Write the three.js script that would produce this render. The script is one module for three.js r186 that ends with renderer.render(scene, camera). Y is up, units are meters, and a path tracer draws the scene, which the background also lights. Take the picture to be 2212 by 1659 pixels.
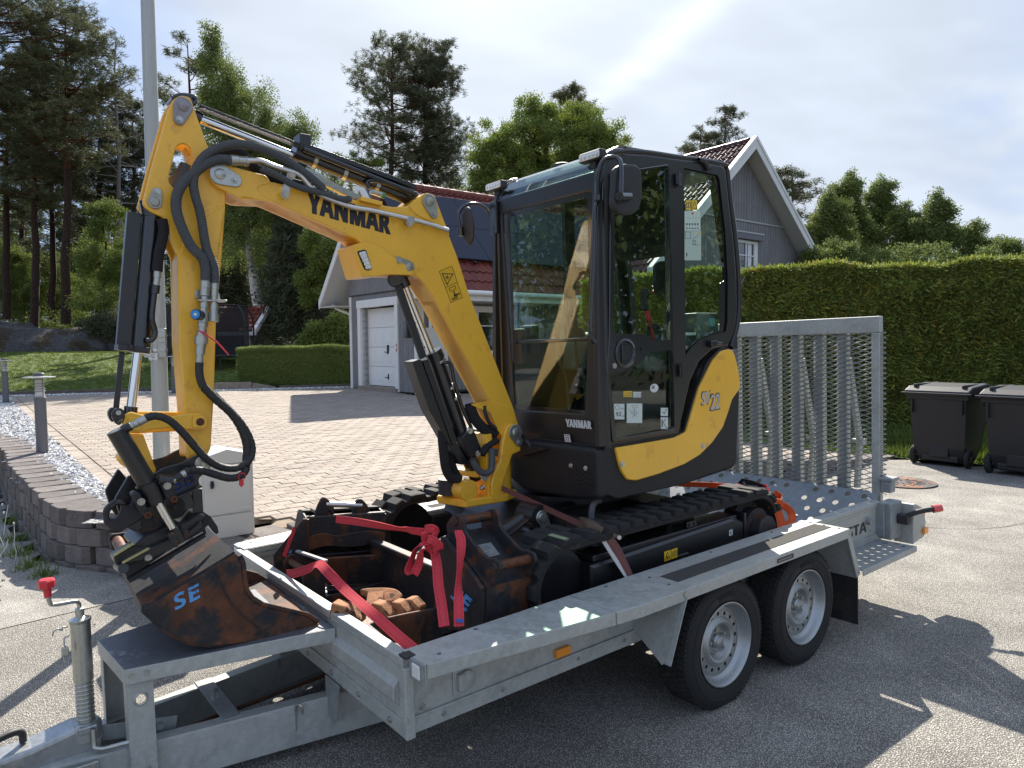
import * as THREE from 'three';
import { mergeGeometries, mergeVertices, toCreasedNormals } from 'three/addons/utils/BufferGeometryUtils.js';
import { RoundedBoxGeometry } from 'three/addons/geometries/RoundedBoxGeometry.js';
import { TextGeometry } from 'three/addons/geometries/TextGeometry.js';
import { FontLoader } from 'three/addons/loaders/FontLoader.js';
// ------------------------------------------------------------------ camera, sky, sun, exposure
const V = (x, y, z) => new THREE.Vector3(x, y, z);
const scene = new THREE.Scene();
const EYE = 1.683, FOCAL = 711;
const camera = new THREE.PerspectiveCamera(2 * Math.atan(384 / FOCAL) * 180 / Math.PI, 1024 / 768, 0.05, 900);
const upCam = V(-0.0093, 0.9985, 0.0538).normalize();          // gravity seen by the tilted hand-held phone
const fwd = V(0, 0, -1), fz = fwd.clone().addScaledVector(upCam, -fwd.dot(upCam)).normalize(), rightW = fz.clone().cross(upCam);
const camRot = new THREE.Matrix4().makeBasis(rightW, upCam, fz.clone().negate()).transpose();   // camera -> world
camera.quaternion.setFromRotationMatrix(camRot);
camera.position.set(0, EYE, 0);
scene.add(camera);
const renderer = new THREE.WebGLRenderer({ antialias: true });
renderer.setSize(1024, 768);
renderer.toneMapping = THREE.LinearToneMapping;
renderer.toneMappingExposure = 2.15;
renderer.shadowMap.enabled = true;
renderer.shadowMap.type = THREE.PCFSoftShadowMap;
const SUN = V(-0.02, 0.70, -1).normalize();
const sun = new THREE.DirectionalLight(new THREE.Color(1, 0.93, 0.82), 5);
sun.position.copy(SUN).multiplyScalar(60); sun.target.position.set(0, 0, -8);
sun.castShadow = true; sun.shadow.radius = 1;
sun.shadow.mapSize.set(2048, 2048);
Object.assign(sun.shadow.camera, { left: -30, right: 30, top: 30, bottom: -30, near: 1, far: 140 });
scene.add(sun, sun.target);
// seeded random, tileable value noise
let seed = 7;
const rnd = () => { seed = (seed * 1664525 + 1013904223) >>> 0; return seed / 4294967296; };
const rr = (a, b) => a + (b - a) * rnd();
const pick = (a) => a[Math.floor(rnd() * a.length)];
const hash = (x, y, s) => { let h = (x * 374761393 + y * 668265263 + s * 974634777) | 0; h = Math.imul(h ^ (h >>> 13), 1274126177); return ((h ^ (h >>> 16)) >>> 0) / 4294967296; };
const sm = (t) => t * t * (3 - 2 * t);
const clamp = (x, a = 0, b = 1) => Math.max(a, Math.min(b, x));
const sstep = (a, b, x) => sm(clamp((x - a) / (b - a)));
const mix = (a, b, t) => a + (b - a) * t;
function vnoise(x, y, p, s = 0) {       // p = period in cells
const xi = Math.floor(x), yi = Math.floor(y), fx = sm(x - xi), fy = sm(y - yi), w = (a) => ((a % p) + p) % p;
const a = hash(w(xi), w(yi), s), b = hash(w(xi + 1), w(yi), s), c = hash(w(xi), w(yi + 1), s), d = hash(w(xi + 1), w(yi + 1), s);
return mix(mix(a, b, fx), mix(c, d, fx), fy);
}
function fbm(u, v, p, oct = 4, s = 0) { let t = 0, a = 0.5, n = 0; for (let i = 0; i < oct; i++) { t += a * vnoise(u * p, v * p, p, s + i); n += a; a *= 0.5; p *= 2; } return t / n; }
// sky: veil of high cloud thickest round the sun, clear blue to the far left, streaks and small puffs to the right
{
const w = 1024, h = 512, a = new Float32Array(w * h * 4);
for (let j = 0; j < h; j++) for (let i = 0; i < w; i++) {
const th = (i + 0.5) / w * 2 * Math.PI - Math.PI, ph = ((j + 0.5) / h - 0.5) * Math.PI, c = Math.cos(ph);
const x = c * Math.cos(th), y = Math.sin(ph), z = c * Math.sin(th);
const ca = clamp(x * SUN.x + y * SUN.y + z * SUN.z, -1, 1), ang = Math.acos(ca);
const el = Math.max(y, 0), az = Math.atan2(x, -z);
const hz = Math.pow(1 - el, 3);
let r = mix(0.26, 0.46, hz), g = mix(0.44, 0.60, hz), b = mix(0.86, 0.88, hz);
const px = x / (el + 0.12), pz = z / (el + 0.12);
const rx = px * 0.8 - pz * 0.6, rz = px * 0.6 + pz * 0.8;
const streak = fbm(rx * 0.05 + 9.3, rz * 0.35 + 4.7, 16, 5, 3), soft = fbm(px * 0.09 + 3, pz * 0.09 + 5, 16, 4, 11);
const wisps = fbm(px * 0.35 + 1.5, pz * 0.7 + 2.2, 16, 5, 29);
let veil = sstep(-0.50, -0.26, az + (soft - 0.5) * 0.22) * (1 - 0.45 * sstep(0.35, 0.85, az + (soft - 0.5) * 0.7));
if (Math.abs(az) > 1.3) veil = mix(veil, 0.6 * soft + 0.45, sstep(1.3, 1.7, Math.abs(az)));
veil = clamp(veil * (0.62 + 0.75 * (soft - 0.3)) + 0.55 * sstep(0.5, 0.72, streak) * sstep(-0.5, 0, az) + 0.45 * sstep(0.55, 0.75, wisps) * sstep(0.15, 0.5, az) * sstep(0.5, 0.2, el) + 0.35 * sstep(0.6, 0.7, wisps) * sstep(-0.1, -0.5, az));
veil = clamp(veil + 0.6 * Math.exp(-ang * ang / 0.5));
const dim = 0.97 + 0.24 * (streak - 0.5) + 0.16 * (wisps - 0.5), vr = 0.60 * dim, vg = 0.67 * dim, vb = 0.78 * dim;
r = mix(r, vr, veil); g = mix(g, vg, veil); b = mix(b, vb, veil);
const glow = 0.17 * Math.exp(-ang * ang / 0.12) + 1.3 * Math.exp(-ang * ang / 0.012);
const u2 = az - 0.02, v2 = Math.atan2(y, Math.hypot(x, z)) - 0.27, along = u2 * 0.89 + v2 * 0.46, off = v2 * 0.89 - u2 * 0.46 - 0.25 * along * along;   // a trail of cirrus rising to the right
const st2 = 0.22 * Math.exp(-Math.pow(off / (0.014 + 0.03 * Math.max(0, along)), 2)) * sstep(-0.05, 0.2, along) * (0.6 + 0.8 * (wisps - 0.3)) * sstep(1.2, 0.6, along);
r += glow + st2; g += glow * 0.97 + st2; b += glow * 0.9 + st2;
const k = 0.57, o = (j * w + i) * 4;
a[o] = r * k; a[o + 1] = g * k; a[o + 2] = b * k; a[o + 3] = 1;
if (y < 0) { a[o] = 0.2; a[o + 1] = 0.2; a[o + 2] = 0.19; }
}
const t = new THREE.DataTexture(a, w, h, THREE.RGBAFormat, THREE.FloatType);
t.mapping = THREE.EquirectangularReflectionMapping; t.magFilter = t.minFilter = THREE.LinearFilter; t.colorSpace = THREE.LinearSRGBColorSpace; t.needsUpdate = true;
scene.background = t; scene.environment = t;
}
// ------------------------------------------------------------------ frames
// World: gravity up, the phone at x = z = 0. The trailer stands on a slightly cambered road: its own axes are x to its rear, y up, z to its near side.
const Q = new THREE.Matrix4().set(0.7849819, -0.0193199, 0.61921737, 0, 0.01412279, 0.99981193, 0.01329119, 0, -0.6193577, -0.00168826, 0.78510712, 0, 0, 0, 0, 1);
const QQ = new THREE.Quaternion().setFromRotationMatrix(Q);
const toWorld = (p) => V(p[0], p[1] - 1.7, p[2]).applyMatrix4(Q).add(V(0, EYE, 0));
const QI = Q.clone().invert();
const camToT = QI.clone().multiply(camRot);
const toT = (p) => V(p[0], p[1] - EYE, p[2]).applyMatrix4(QI).add(V(0, 1.7, 0));
// a sighting (in 2212 x 1659 sighting units) taken to a known plane of the trailer, or to a height or depth in the world
const ray = (m, x, y) => V((x - 1106) / (FOCAL * 2.16016), (829.5 - y) / (FOCAL * 2.16016), -1).applyMatrix4(m);
const sz = (x, y, z) => { const v = ray(camToT, x, y).multiplyScalar(1); const t = z / v.z; return [v.x * t, v.y * t + 1.7, z]; };
const sx = (x, y, X) => { const v = ray(camToT, x, y), t = X / v.x; return [X, v.y * t + 1.7, v.z * t]; };
const sy = (x, y, Y) => { const v = ray(camToT, x, y), t = (Y - 1.7) / v.y; return [v.x * t, Y, v.z * t]; };
const wy = (x, y, Y) => { const v = ray(camRot, x, y), t = (Y - EYE) / v.y; return [v.x * t, Y, v.z * t]; };
const wd = (x, y, D) => { const v = ray(camRot, x, y), t = -D / v.z; return [v.x * t, v.y * t + EYE, -D]; };
// house axes: a along the roof ridge, b towards the street
const HO = V(-2.1906, 0.57, -16.6872), HA = V(0.785, 0, -0.619).normalize(), HB = V(0.619, 0, 0.785).normalize();
const HQ = new THREE.Quaternion().setFromRotationMatrix(new THREE.Matrix4().makeBasis(HA, V(0, 1, 0), HB));
// ------------------------------------------------------------------ naming and grouping
const taken = {};
const numbered = (n) => { const k = taken[n] = (taken[n] ?? -1) + 1; return k ? `${n}_${String(k).padStart(3, '0')}` : n; };
const BASE = new WeakMap();
function tag(o, label, category, group, kind) { if (label) o.userData.label = label; if (category) o.userData.category = category; if (group) o.userData.group = group; if (kind) o.userData.kind = kind; return o; }
// frame 'T' trailer axes, 'W' world axes, 'H' house axes; base is given in that frame
function thing(name, label, category, base = [0, 0, 0], group, frame = 'T') {
const o = new THREE.Group(); o.name = numbered(name);
if (frame === 'T') { o.position.copy(toWorld(base)); o.quaternion.copy(QQ); } else if (frame === 'H') { o.position.copy(HO).addScaledVector(HA, base[0]).addScaledVector(HB, base[2]); o.position.y += base[1]; o.quaternion.copy(HQ); } else o.position.set(...base);
BASE.set(o, base); scene.add(o);
return tag(o, label, category, group);
}
function structure(name, base = [0, 0, 0], frame = 'W') { const o = thing(name, null, null, base, null, frame); o.userData.kind = 'structure'; return o; }
// geometries are in the frame of the thing (not relative to its base); a child of a part keeps the same origin
function part(parent, name, geoms, material, opt = {}) {
let g = Array.isArray(geoms) ? merge(geoms) : geoms;
const b = BASE.get(parent);
g = g.clone(); g.translate(-b[0], -b[1], -b[2]);
const m = new THREE.Mesh(g, material); m.name = name; m.castShadow = m.receiveShadow = true;
if (opt.label) m.userData.label = opt.label; if (opt.kind) m.userData.kind = opt.kind;
BASE.set(m, b); parent.add(m);
return m;
}
function merge(list) {
const l = list.flat(9).map((g) => { const n = g.index ? g.toNonIndexed() : g; for (const k of Object.keys(n.attributes)) if (!['position', 'normal', 'uv'].includes(k)) n.deleteAttribute(k); return n; });
return l.length === 1 ? l[0] : mergeGeometries(l);
}
// uv in metres, from the face direction
function metres(g, s = 1) {
g = g.index ? g.toNonIndexed() : g; if (!g.attributes.normal) g.computeVertexNormals();
const p = g.attributes.position, n = p.count, uv = new Float32Array(n * 2), A = V(), B = V(), C = V(), N = V();
for (let i = 0; i < n; i += 3) {
A.fromBufferAttribute(p, i); B.fromBufferAttribute(p, i + 1); C.fromBufferAttribute(p, i + 2);
N.copy(B).sub(A).cross(C.clone().sub(A)); const ax = Math.abs(N.x), ay = Math.abs(N.y), az = Math.abs(N.z);
[A, B, C].forEach((q, k) => { const o = (i + k) * 2; if (az >= ax && az >= ay) { uv[o] = q.x * s; uv[o + 1] = q.y * s; } else if (ax >= ay) { uv[o] = q.z * s; uv[o + 1] = q.y * s; } else { uv[o] = q.x * s; uv[o + 1] = q.z * s; } });
}
g.setAttribute('uv', new THREE.BufferAttribute(uv, 2)); return g;
}
// ------------------------------------------------------------------ geometry helpers
function box(x0, x1, y0, y1, z0, z1, r = 0.003) {
const w = Math.abs(x1 - x0), h = Math.abs(y1 - y0), d = Math.abs(z1 - z0), rad = Math.min(r, w / 2.2, h / 2.2, d / 2.2);
const g = rad > 0.0005 ? new RoundedBoxGeometry(w, h, d, r > 0.012 ? 3 : 1, rad) : new THREE.BoxGeometry(w, h, d);
return metres(g.translate((x0 + x1) / 2, (y0 + y1) / 2, (z0 + z1) / 2));
}
const shapeOf = (pts) => new THREE.Shape(pts.map((p) => new THREE.Vector2(p[0], p[1])));
function smoothPts(pts, n = 60, closed = true, tension = 0.5) { return new THREE.CatmullRomCurve3(pts.map((p) => V(p[0], p[1], p[2] ?? 0)), closed, 'catmullrom', tension).getPoints(n).map((v) => [v.x, v.y, v.z]); }
function roundPts(pts, r, seg = 4) {     // round every corner of a closed outline
const out = [], n = pts.length;
for (let i = 0; i < n; i++) {
const p = pts[i], a = pts[(i + n - 1) % n], b = pts[(i + 1) % n], rad = p[2] ?? r;
const da = Math.hypot(a[0] - p[0], a[1] - p[1]), db = Math.hypot(b[0] - p[0], b[1] - p[1]), k = Math.min(rad, da / 2.05, db / 2.05);
const s = [p[0] + (a[0] - p[0]) * k / da, p[1] + (a[1] - p[1]) * k / da], e = [p[0] + (b[0] - p[0]) * k / db, p[1] + (b[1] - p[1]) * k / db];
for (let j = 0; j <= seg; j++) { const t = j / seg; out.push([(1 - t) * (1 - t) * s[0] + 2 * t * (1 - t) * p[0] + t * t * e[0], (1 - t) * (1 - t) * s[1] + 2 * t * (1 - t) * p[1] + t * t * e[1]]); }
}
return out;
}
// outline in (x, y), extruded between z0 and z1
function ext(pts, z0, z1, { holes = [], bevel = 0.003, seg = 1 } = {}) {
const s = shapeOf(pts); for (const h of holes) s.holes.push(new THREE.Path(h.map((p) => new THREE.Vector2(p[0], p[1]))));
const lo = Math.min(z0, z1), d = Math.abs(z1 - z0), bv = Math.min(bevel, d / 2.5);
const g = new THREE.ExtrudeGeometry(s, { depth: d - 2 * bv, bevelEnabled: bv > 0, bevelThickness: bv, bevelSize: bv, bevelOffset: -bv, bevelSegments: seg, curveSegments: 8 });
return metres(g.translate(0, 0, lo + bv));
}
// outline in (z, y) extruded along x, and outline in (x, z) extruded along y
function extX(pts, x0, x1, o) { const g = ext(pts.map(([z, y]) => [z, y]), -Math.max(x0, x1), -Math.min(x0, x1), { ...o, holes: o?.holes ?? [] }); return metres(g.applyMatrix4(new THREE.Matrix4().set(0, 0, -1, 0, 0, 1, 0, 0, 1, 0, 0, 0, 0, 0, 0, 1))); }
function extY(pts, y0, y1, o) { const g = ext(pts.map(([x, z]) => [x, -z]), y0, y1, { ...o, holes: (o?.holes ?? []).map((h) => h.map(([x, z]) => [x, -z])) }); return metres(g.rotateX(-Math.PI / 2)); }
const circle = (cx, cy, r, n = 20, a0 = 0, a1 = Math.PI * 2) => Array.from({ length: n }, (_, i) => { const a = a0 + (a1 - a0) * i / n; return [cx + r * Math.cos(a), cy + r * Math.sin(a)]; });
const UPV = V(0, 1, 0);
function cyl(p, q, r0, r1 = r0, n = 20, open = false) {
const a = V(...p), b = V(...q), d = b.clone().sub(a), L = d.length();
const g = new THREE.CylinderGeometry(r1, r0, L, n, 1, open).translate(0, L / 2, 0);
g.applyQuaternion(new THREE.Quaternion().setFromUnitVectors(UPV, d.normalize())).translate(...p);
return g.toNonIndexed();
}
// a turned profile [(radius, along)] about the axis from p towards q
function turned(p, q, prof, n = 32) {
const d = V(...q).sub(V(...p)).normalize();
const g = new THREE.LatheGeometry(prof.map(([r, y]) => new THREE.Vector2(Math.max(r, 1e-4), y)), n);
g.applyQuaternion(new THREE.Quaternion().setFromUnitVectors(UPV, d)).translate(...p);
return toCreasedNormals(g.toNonIndexed(), 0.6);
}
function tube(pts, r, seg = 40, n = 10, closed = false, tension = 0.5) {
return new THREE.TubeGeometry(new THREE.CatmullRomCurve3(pts.map((p) => V(...p)), closed, 'catmullrom', tension), seg, r, n, closed).toNonIndexed();
}
// a beam of w x h along p -> q, with its h side kept near 'up'
function beam(p, q, w, h, up = [0, 1, 0], r = 0.003) {
const a = V(...p), b = V(...q), d = b.clone().sub(a), L = d.length(); d.normalize();
const s = d.clone().cross(V(...up)).normalize(), u = s.clone().cross(d);
const g = new RoundedBoxGeometry(L, h, w, 1, Math.min(r, w / 2.2, h / 2.2));
g.translate(L / 2, 0, 0); const m = metres(g);
return m.applyMatrix4(new THREE.Matrix4().makeBasis(d, u, s)).translate(...p);
}
// webbing: a band of width w, thickness t through points, whose broad direction at each point is dirs[i]
function band(pts, dirs, w, t = 0.003, seg = 40) {
const c = new THREE.CatmullRomCurve3(pts.map((p) => V(...p))), dc = new THREE.CatmullRomCurve3(dirs.map((p) => V(...p)));
const P = [], uv = [], idx = []; let len = 0, last = null;
for (let i = 0; i <= seg; i++) {
const u = i / seg, p = c.getPoint(u), tg = c.getTangent(u), d = dc.getPoint(u); d.addScaledVector(tg, -d.dot(tg)).normalize(); const n = tg.clone().cross(d).normalize();
if (last) len += p.distanceTo(last); last = p;
for (const [a, b] of [[-0.5, -0.5], [0.5, -0.5], [0.5, 0.5], [-0.5, 0.5]]) { const q = p.clone().addScaledVector(d, a * w).addScaledVector(n, b * t); P.push(q.x, q.y, q.z); uv.push(a + 0.5, len / w); }
if (i) for (let k = 0; k < 4; k++) { const a = (i - 1) * 4 + k, b = (i - 1) * 4 + (k + 1) % 4, e = i * 4 + k, f = i * 4 + (k + 1) % 4; idx.push(a, b, e, b, f, e); }
}
idx.push(0, 2, 1, 0, 3, 2); const o = seg * 4; idx.push(o, o + 1, o + 2, o, o + 2, o + 3);
const g = new THREE.BufferGeometry(); g.setAttribute('position', new THREE.Float32BufferAttribute(P, 3)); g.setAttribute('uv', new THREE.Float32BufferAttribute(uv, 2)); g.setIndex(idx);
const f = g.toNonIndexed(); f.computeVertexNormals(); return toCreasedNormals(f, 0.7);
}
const capsule = (a, b, r, n = 10) => {   // outline round two discs in the plane
const t = Math.atan2(b[1] - a[1], b[0] - a[0]), ra = a[2] ?? r, rb = b[2] ?? r, L = Math.hypot(b[0] - a[0], b[1] - a[1]), k = Math.acos(clamp((ra - rb) / L, -1, 1)), out = [];
for (let i = 0; i <= n; i++) { const q = t - k + (2 * k) * i / n; out.push([b[0] + rb * Math.cos(q), b[1] + rb * Math.sin(q)]); }
for (let i = 0; i <= n; i++) { const q = t + k + (2 * Math.PI - 2 * k) * i / n; out.push([a[0] + ra * Math.cos(q), a[1] + ra * Math.sin(q)]); }
return out;
};
const hexBolt = (p, q, r, h) => { const d = V(...q).sub(V(...p)).normalize(), e = V(...p).addScaledVector(d, h); return [cyl(p, V(...p).addScaledVector(d, h * 0.3).toArray(), r * 1.5, r * 1.5, 16), cyl(p, e.toArray(), r, r * 0.95, 6)]; };
const d2 = (pts, z) => pts.map(([x, y]) => { const p = sz(x, y, z); return [p[0], p[1]]; });     // sightings -> outline on the plane z
// ------------------------------------------------------------------ materials
function tex(n, fn, { srgb = true, repeat = 1, m = n } = {}) {
const a = new Uint8Array(n * m * 4);
for (let j = 0; j < m; j++) for (let i = 0; i < n; i++) { const c = fn(i / n, j / m), o = (j * n + i) * 4; if (typeof c === 'number') { a[o] = a[o + 1] = a[o + 2] = clamp(c) * 255; a[o + 3] = 255; } else { a[o] = clamp(c[0]) * 255; a[o + 1] = clamp(c[1]) * 255; a[o + 2] = clamp(c[2]) * 255; a[o + 3] = clamp(c[3] ?? 1) * 255; } }
const t = new THREE.DataTexture(a, n, m, THREE.RGBAFormat); t.wrapS = t.wrapT = THREE.RepeatWrapping; t.magFilter = THREE.LinearFilter; t.minFilter = THREE.LinearMipmapLinearFilter; t.generateMipmaps = true;
if (srgb) t.colorSpace = THREE.SRGBColorSpace; t.repeat.set(repeat, repeat); t.needsUpdate = true; return t;
}
const again = (t, r, s = r) => { const c = t.clone(); c.repeat.set(r, s); c.needsUpdate = true; return c; };
const g3 = (v, a = 1, b = 1, c = 1) => [v * a, v * b, v * c];
const lin = (r, g, b) => new THREE.Color().setRGB(r, g, b);
// cells of spangle on zinc
function voro(u, v, p, s) { const x = u * p, y = v * p, xi = Math.floor(x), yi = Math.floor(y); let best = 9, id = 0, second = 9; for (let j = -1; j < 2; j++) for (let i = -1; i < 2; i++) { const cx = xi + i, cy = yi + j, wx = ((cx % p) + p) % p, wy = ((cy % p) + p) % p, dx = cx + hash(wx, wy, s) - x, dy = cy + hash(wx, wy, s + 1) - y, d = dx * dx + dy * dy; if (d < best) { second = best; best = d; id = hash(wx, wy, s + 2); } else if (d < second) second = d; } return [id, Math.sqrt(best), Math.sqrt(second)]; }
const zincMap = tex(512, (u, v) => { const s = voro(u, v, 26, 5)[0], s2 = voro(u, v, 60, 9)[0], f = fbm(u, v, 6, 4, 2), k = 0.80 + 0.045 * (s - 0.5) + 0.035 * (s2 - 0.5) + 0.07 * (f - 0.5); const st = sstep(0.62, 0.75, fbm(u, v, 9, 5, 40)) * 0.035; return [k - st, k + 0.008 - st, k - 0.002 - st]; }, { repeat: 2 });
const zincRough = tex(512, (u, v) => 0.52 + 0.12 * (voro(u, v, 26, 5)[0] - 0.5) + 0.2 * (fbm(u, v, 8, 4, 21) - 0.5), { srgb: false, repeat: 2 });
const fineN = tex(512, (u, v) => fbm(u, v, 64, 3, 8), { srgb: false, repeat: 4 });
const broad = tex(512, (u, v) => fbm(u, v, 5, 6, 31), { srgb: false });
const std = (o) => new THREE.MeshStandardMaterial({ side: THREE.DoubleSide, ...o });
const phys = (o) => new THREE.MeshPhysicalMaterial({ side: THREE.DoubleSide, ...o });
const scuff = (base, worn, amount, p = 5, s = 60) => tex(512, (u, v) => { const f = fbm(u, v, p, 6, s), g = fbm(u, v, 48, 3, s + 7), h = fbm(u * 1, v * 1, 14, 5, s + 13); let t = sstep(0.66 - amount, 0.78 - amount, f * 0.7 + g * 0.15 + h * 0.15); const n = 0.92 + 0.16 * g; return [0, 1, 2].map((k) => mix(base[k], worn[k], t) * n); });
// black paint worn and rusted on steel, with scratches
function rustyTex(amount, s) {
const sc = Array.from({ length: 90 }, (_, i) => [hash(i, 1, s), hash(i, 2, s), hash(i, 3, s) * Math.PI, 0.02 + 0.09 * hash(i, 4, s)]);
const n = 512, line = new Float32Array(n * n);
for (const [x, y, a, L] of sc) { const st = Math.ceil(L * n); for (let k = 0; k < st; k++) { const bend = 0.3 * k / st, px = Math.floor((x + Math.cos(a + bend) * k / n + 1) % 1 * n), py = Math.floor((y + Math.sin(a + bend) * k / n + 1) % 1 * n); line[((py + n) % n) * n + (px + n) % n] = 0.75; } }
return tex(n, (u, v) => {
const f = fbm(u, v, 4, 6, s), g = fbm(u, v, 40, 3, s + 9), h = fbm(u, v, 11, 5, s + 3), q = f * 0.55 + h * 0.3 + g * 0.15;
const t = sstep(0.62 - amount, 0.74 - amount, q), l = line[Math.floor(v * n) * n + Math.floor(u * n)];
const rust = mix(0, 1, fbm(u, v, 20, 4, s + 5));
const R = [mix(0.26, 0.47, rust), mix(0.16, 0.27, rust), mix(0.10, 0.16, rust)], P = [0.12 + 0.06 * g, 0.122 + 0.06 * g, 0.135 + 0.06 * g];
return [0, 1, 2].map((k) => mix(mix(P[k], R[k], t), [0.42, 0.36, 0.30][k], l * 0.55));
});
}
const M = {};
M.zinc = std({ color: lin(0.66, 0.67, 0.655), map: zincMap, roughnessMap: zincRough, roughness: 0.95, metalness: 0.3, bumpMap: fineN, bumpScale: 0.0003 });
M.zincDull = std({ color: lin(0.46, 0.48, 0.49), map: again(zincMap, 1.3), roughness: 0.62, metalness: 0.35, bumpMap: fineN, bumpScale: 0.0004 });
M.alu = std({ color: lin(0.62, 0.63, 0.65), map: again(zincMap, 3), roughness: 0.42, metalness: 0.75 });
M.steel = std({ color: lin(0.62, 0.62, 0.6), roughness: 0.32, metalness: 0.9 });
M.plated = std({ color: lin(0.72, 0.72, 0.68), map: again(zincMap, 4), roughness: 0.34, metalness: 0.8 });
M.platedYellow = std({ color: lin(0.56, 0.54, 0.46), map: again(zincMap, 6), roughness: 0.4, metalness: 0.7 });
M.platedPink = std({ color: lin(0.46, 0.40, 0.42), map: again(zincMap, 6), roughness: 0.45, metalness: 0.6 });
M.chrome = std({ color: lin(0.75, 0.75, 0.74), roughness: 0.12, metalness: 1 });
const yellowMap = tex(512, (u, v) => { const f = fbm(u, v, 6, 5, 71), g = fbm(u, v, 60, 3, 72), d = sstep(0.70, 0.78, fbm(u, v, 24, 4, 75)); const k = 0.97 + 0.05 * (f - 0.5) + 0.03 * (g - 0.5); return [0.95 * k - 0.05 * d, 0.725 * k - 0.06 * d, 0.20 * k]; });
M.yellow = phys({ map: yellowMap, roughness: 0.42, metalness: 0, clearcoat: 0.35, clearcoatRoughness: 0.25, bumpMap: again(fineN, 9), bumpScale: 0.00025 });
M.yellowPlastic = phys({ map: again(yellowMap, 0.7), roughness: 0.34, clearcoat: 0.5, clearcoatRoughness: 0.18 });
const blackMap = scuff([0.095, 0.097, 0.108], [0.17, 0.17, 0.18], -0.02, 5, 81);
M.black = phys({ map: blackMap, roughness: 0.38, clearcoat: 0.3, clearcoatRoughness: 0.3 });
M.blackGloss = phys({ color: lin(0.012, 0.013, 0.016), roughness: 0.22, clearcoat: 0.5, clearcoatRoughness: 0.1 });
M.plastic = std({ map: again(blackMap, 2), color: lin(0.95, 0.95, 1), roughness: 0.58, bumpMap: again(fineN, 10), bumpScale: 0.0003 });
M.darkFabric = std({ color: lin(0.016, 0.016, 0.018), roughness: 0.9, bumpMap: again(fineN, 8), bumpScale: 0.0015 });
M.greyPlastic = std({ color: lin(0.10, 0.115, 0.12), roughness: 0.6 });
M.tyre = std({ map: scuff([0.13, 0.128, 0.125], [0.19, 0.18, 0.165], 0.06, 6, 91), roughness: 0.82, bumpMap: again(fineN, 6), bumpScale: 0.0006 });
M.track = std({ map: scuff([0.135, 0.132, 0.13], [0.25, 0.235, 0.21], 0.08, 6, 95), roughness: 0.85, bumpMap: again(fineN, 5), bumpScale: 0.001 });
M.hose = std({ color: lin(0.075, 0.08, 0.085), roughness: 0.7 });
M.hoseBlack = std({ color: lin(0.022, 0.022, 0.023), roughness: 0.6 });
M.rusty = std({ map: rustyTex(0.10, 101), roughness: 0.55, metalness: 0.15, bumpMap: again(fineN, 3), bumpScale: 0.0009 });
M.rustier = std({ map: rustyTex(0.21, 107), roughness: 0.68, metalness: 0.1, bumpMap: again(fineN, 3), bumpScale: 0.0012 });
M.rustPin = std({ map: again(rustyTex(0.3, 113), 2), roughness: 0.5, metalness: 0.3, bumpMap: again(fineN, 4), bumpScale: 0.0006 });
M.rustOrange = std({ map: again(tex(512, (u, v) => { const f = fbm(u, v, 7, 5, 121), g = fbm(u, v, 60, 3, 125), k = 0.75 + 0.5 * f; const d = sstep(0.52, 0.66, fbm(u, v, 10, 5, 129)); return [0, 1, 2].map((i) => mix([0.60, 0.41, 0.27][i], [0.28, 0.17, 0.11][i], d) * k * (0.85 + 0.3 * g)); }), 4), roughness: 0.85, bumpMap: again(fineN, 3), bumpScale: 0.0015 });
const webTex = (c, dark) => tex(128, (u, v) => { const rib = 0.82 + 0.18 * Math.sin(v * Math.PI * 2 * 8), st = (Math.abs(u - 0.22) < 0.018 || Math.abs(u - 0.78) < 0.018) && (v * 6 % 1) < 0.55 ? 0.25 : 1, n = 0.9 + 0.2 * hash(Math.floor(u * 128), Math.floor(v * 128), 4); return c.map((k, i) => mix(k, dark[i], 0.0) * rib * n * st); });
M.redWeb = std({ map: webTex([0.95, 0.27, 0.32], [0, 0, 0]), roughness: 0.8 });
M.orangeWeb = std({ map: webTex([0.93, 0.36, 0.10], [0, 0, 0]), roughness: 0.8 });
M.oldWeb = std({ map: webTex([0.52, 0.33, 0.30], [0, 0, 0]), roughness: 0.9 });
M.whiteWeb = std({ color: lin(0.5, 0.48, 0.44), roughness: 0.9 });
M.redPlastic = std({ color: lin(0.62, 0.03, 0.045), roughness: 0.4 });
M.orangeLens = phys({ color: lin(0.85, 0.28, 0.01), roughness: 0.25, clearcoat: 0.6 });
M.redLens = phys({ color: lin(0.6, 0.06, 0.05), roughness: 0.2, clearcoat: 0.6 });
M.clearLens = phys({ color: lin(0.72, 0.72, 0.70), roughness: 0.15, clearcoat: 0.8, clearcoatRoughness: 0.05 });
M.led = std({ color: lin(0.78, 0.76, 0.70), roughness: 0.2, metalness: 0.5 });
M.glass = phys({ color: lin(0.80, 0.90, 0.85), transmission: 1, thickness: 0, roughness: 0, ior: 1.5, specularIntensity: 1 });
M.glassHouse = phys({ color: lin(0.02, 0.025, 0.03), roughness: 0.05, clearcoat: 1, clearcoatRoughness: 0.02 });
M.mirror = std({ color: lin(0.8, 0.8, 0.8), metalness: 1, roughness: 0.04 });
M.white = std({ color: lin(0.74, 0.74, 0.72), roughness: 0.6 });
M.whitePaint = std({ map: tex(256, (u, v) => { const k = 0.87 + 0.06 * (fbm(u, v, 8, 4, 131) - 0.5) + 0.05 * (fbm(u * 1, v * 1, 64, 2, 134) - 0.5); return [k, k * 0.995, k * 0.975]; }), roughness: 0.6 });
M.cabinet = std({ color: lin(0.60, 0.60, 0.56), roughness: 0.5 });
M.soffit = std({ color: lin(0.55, 0.54, 0.51), roughness: 0.75 });
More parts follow.
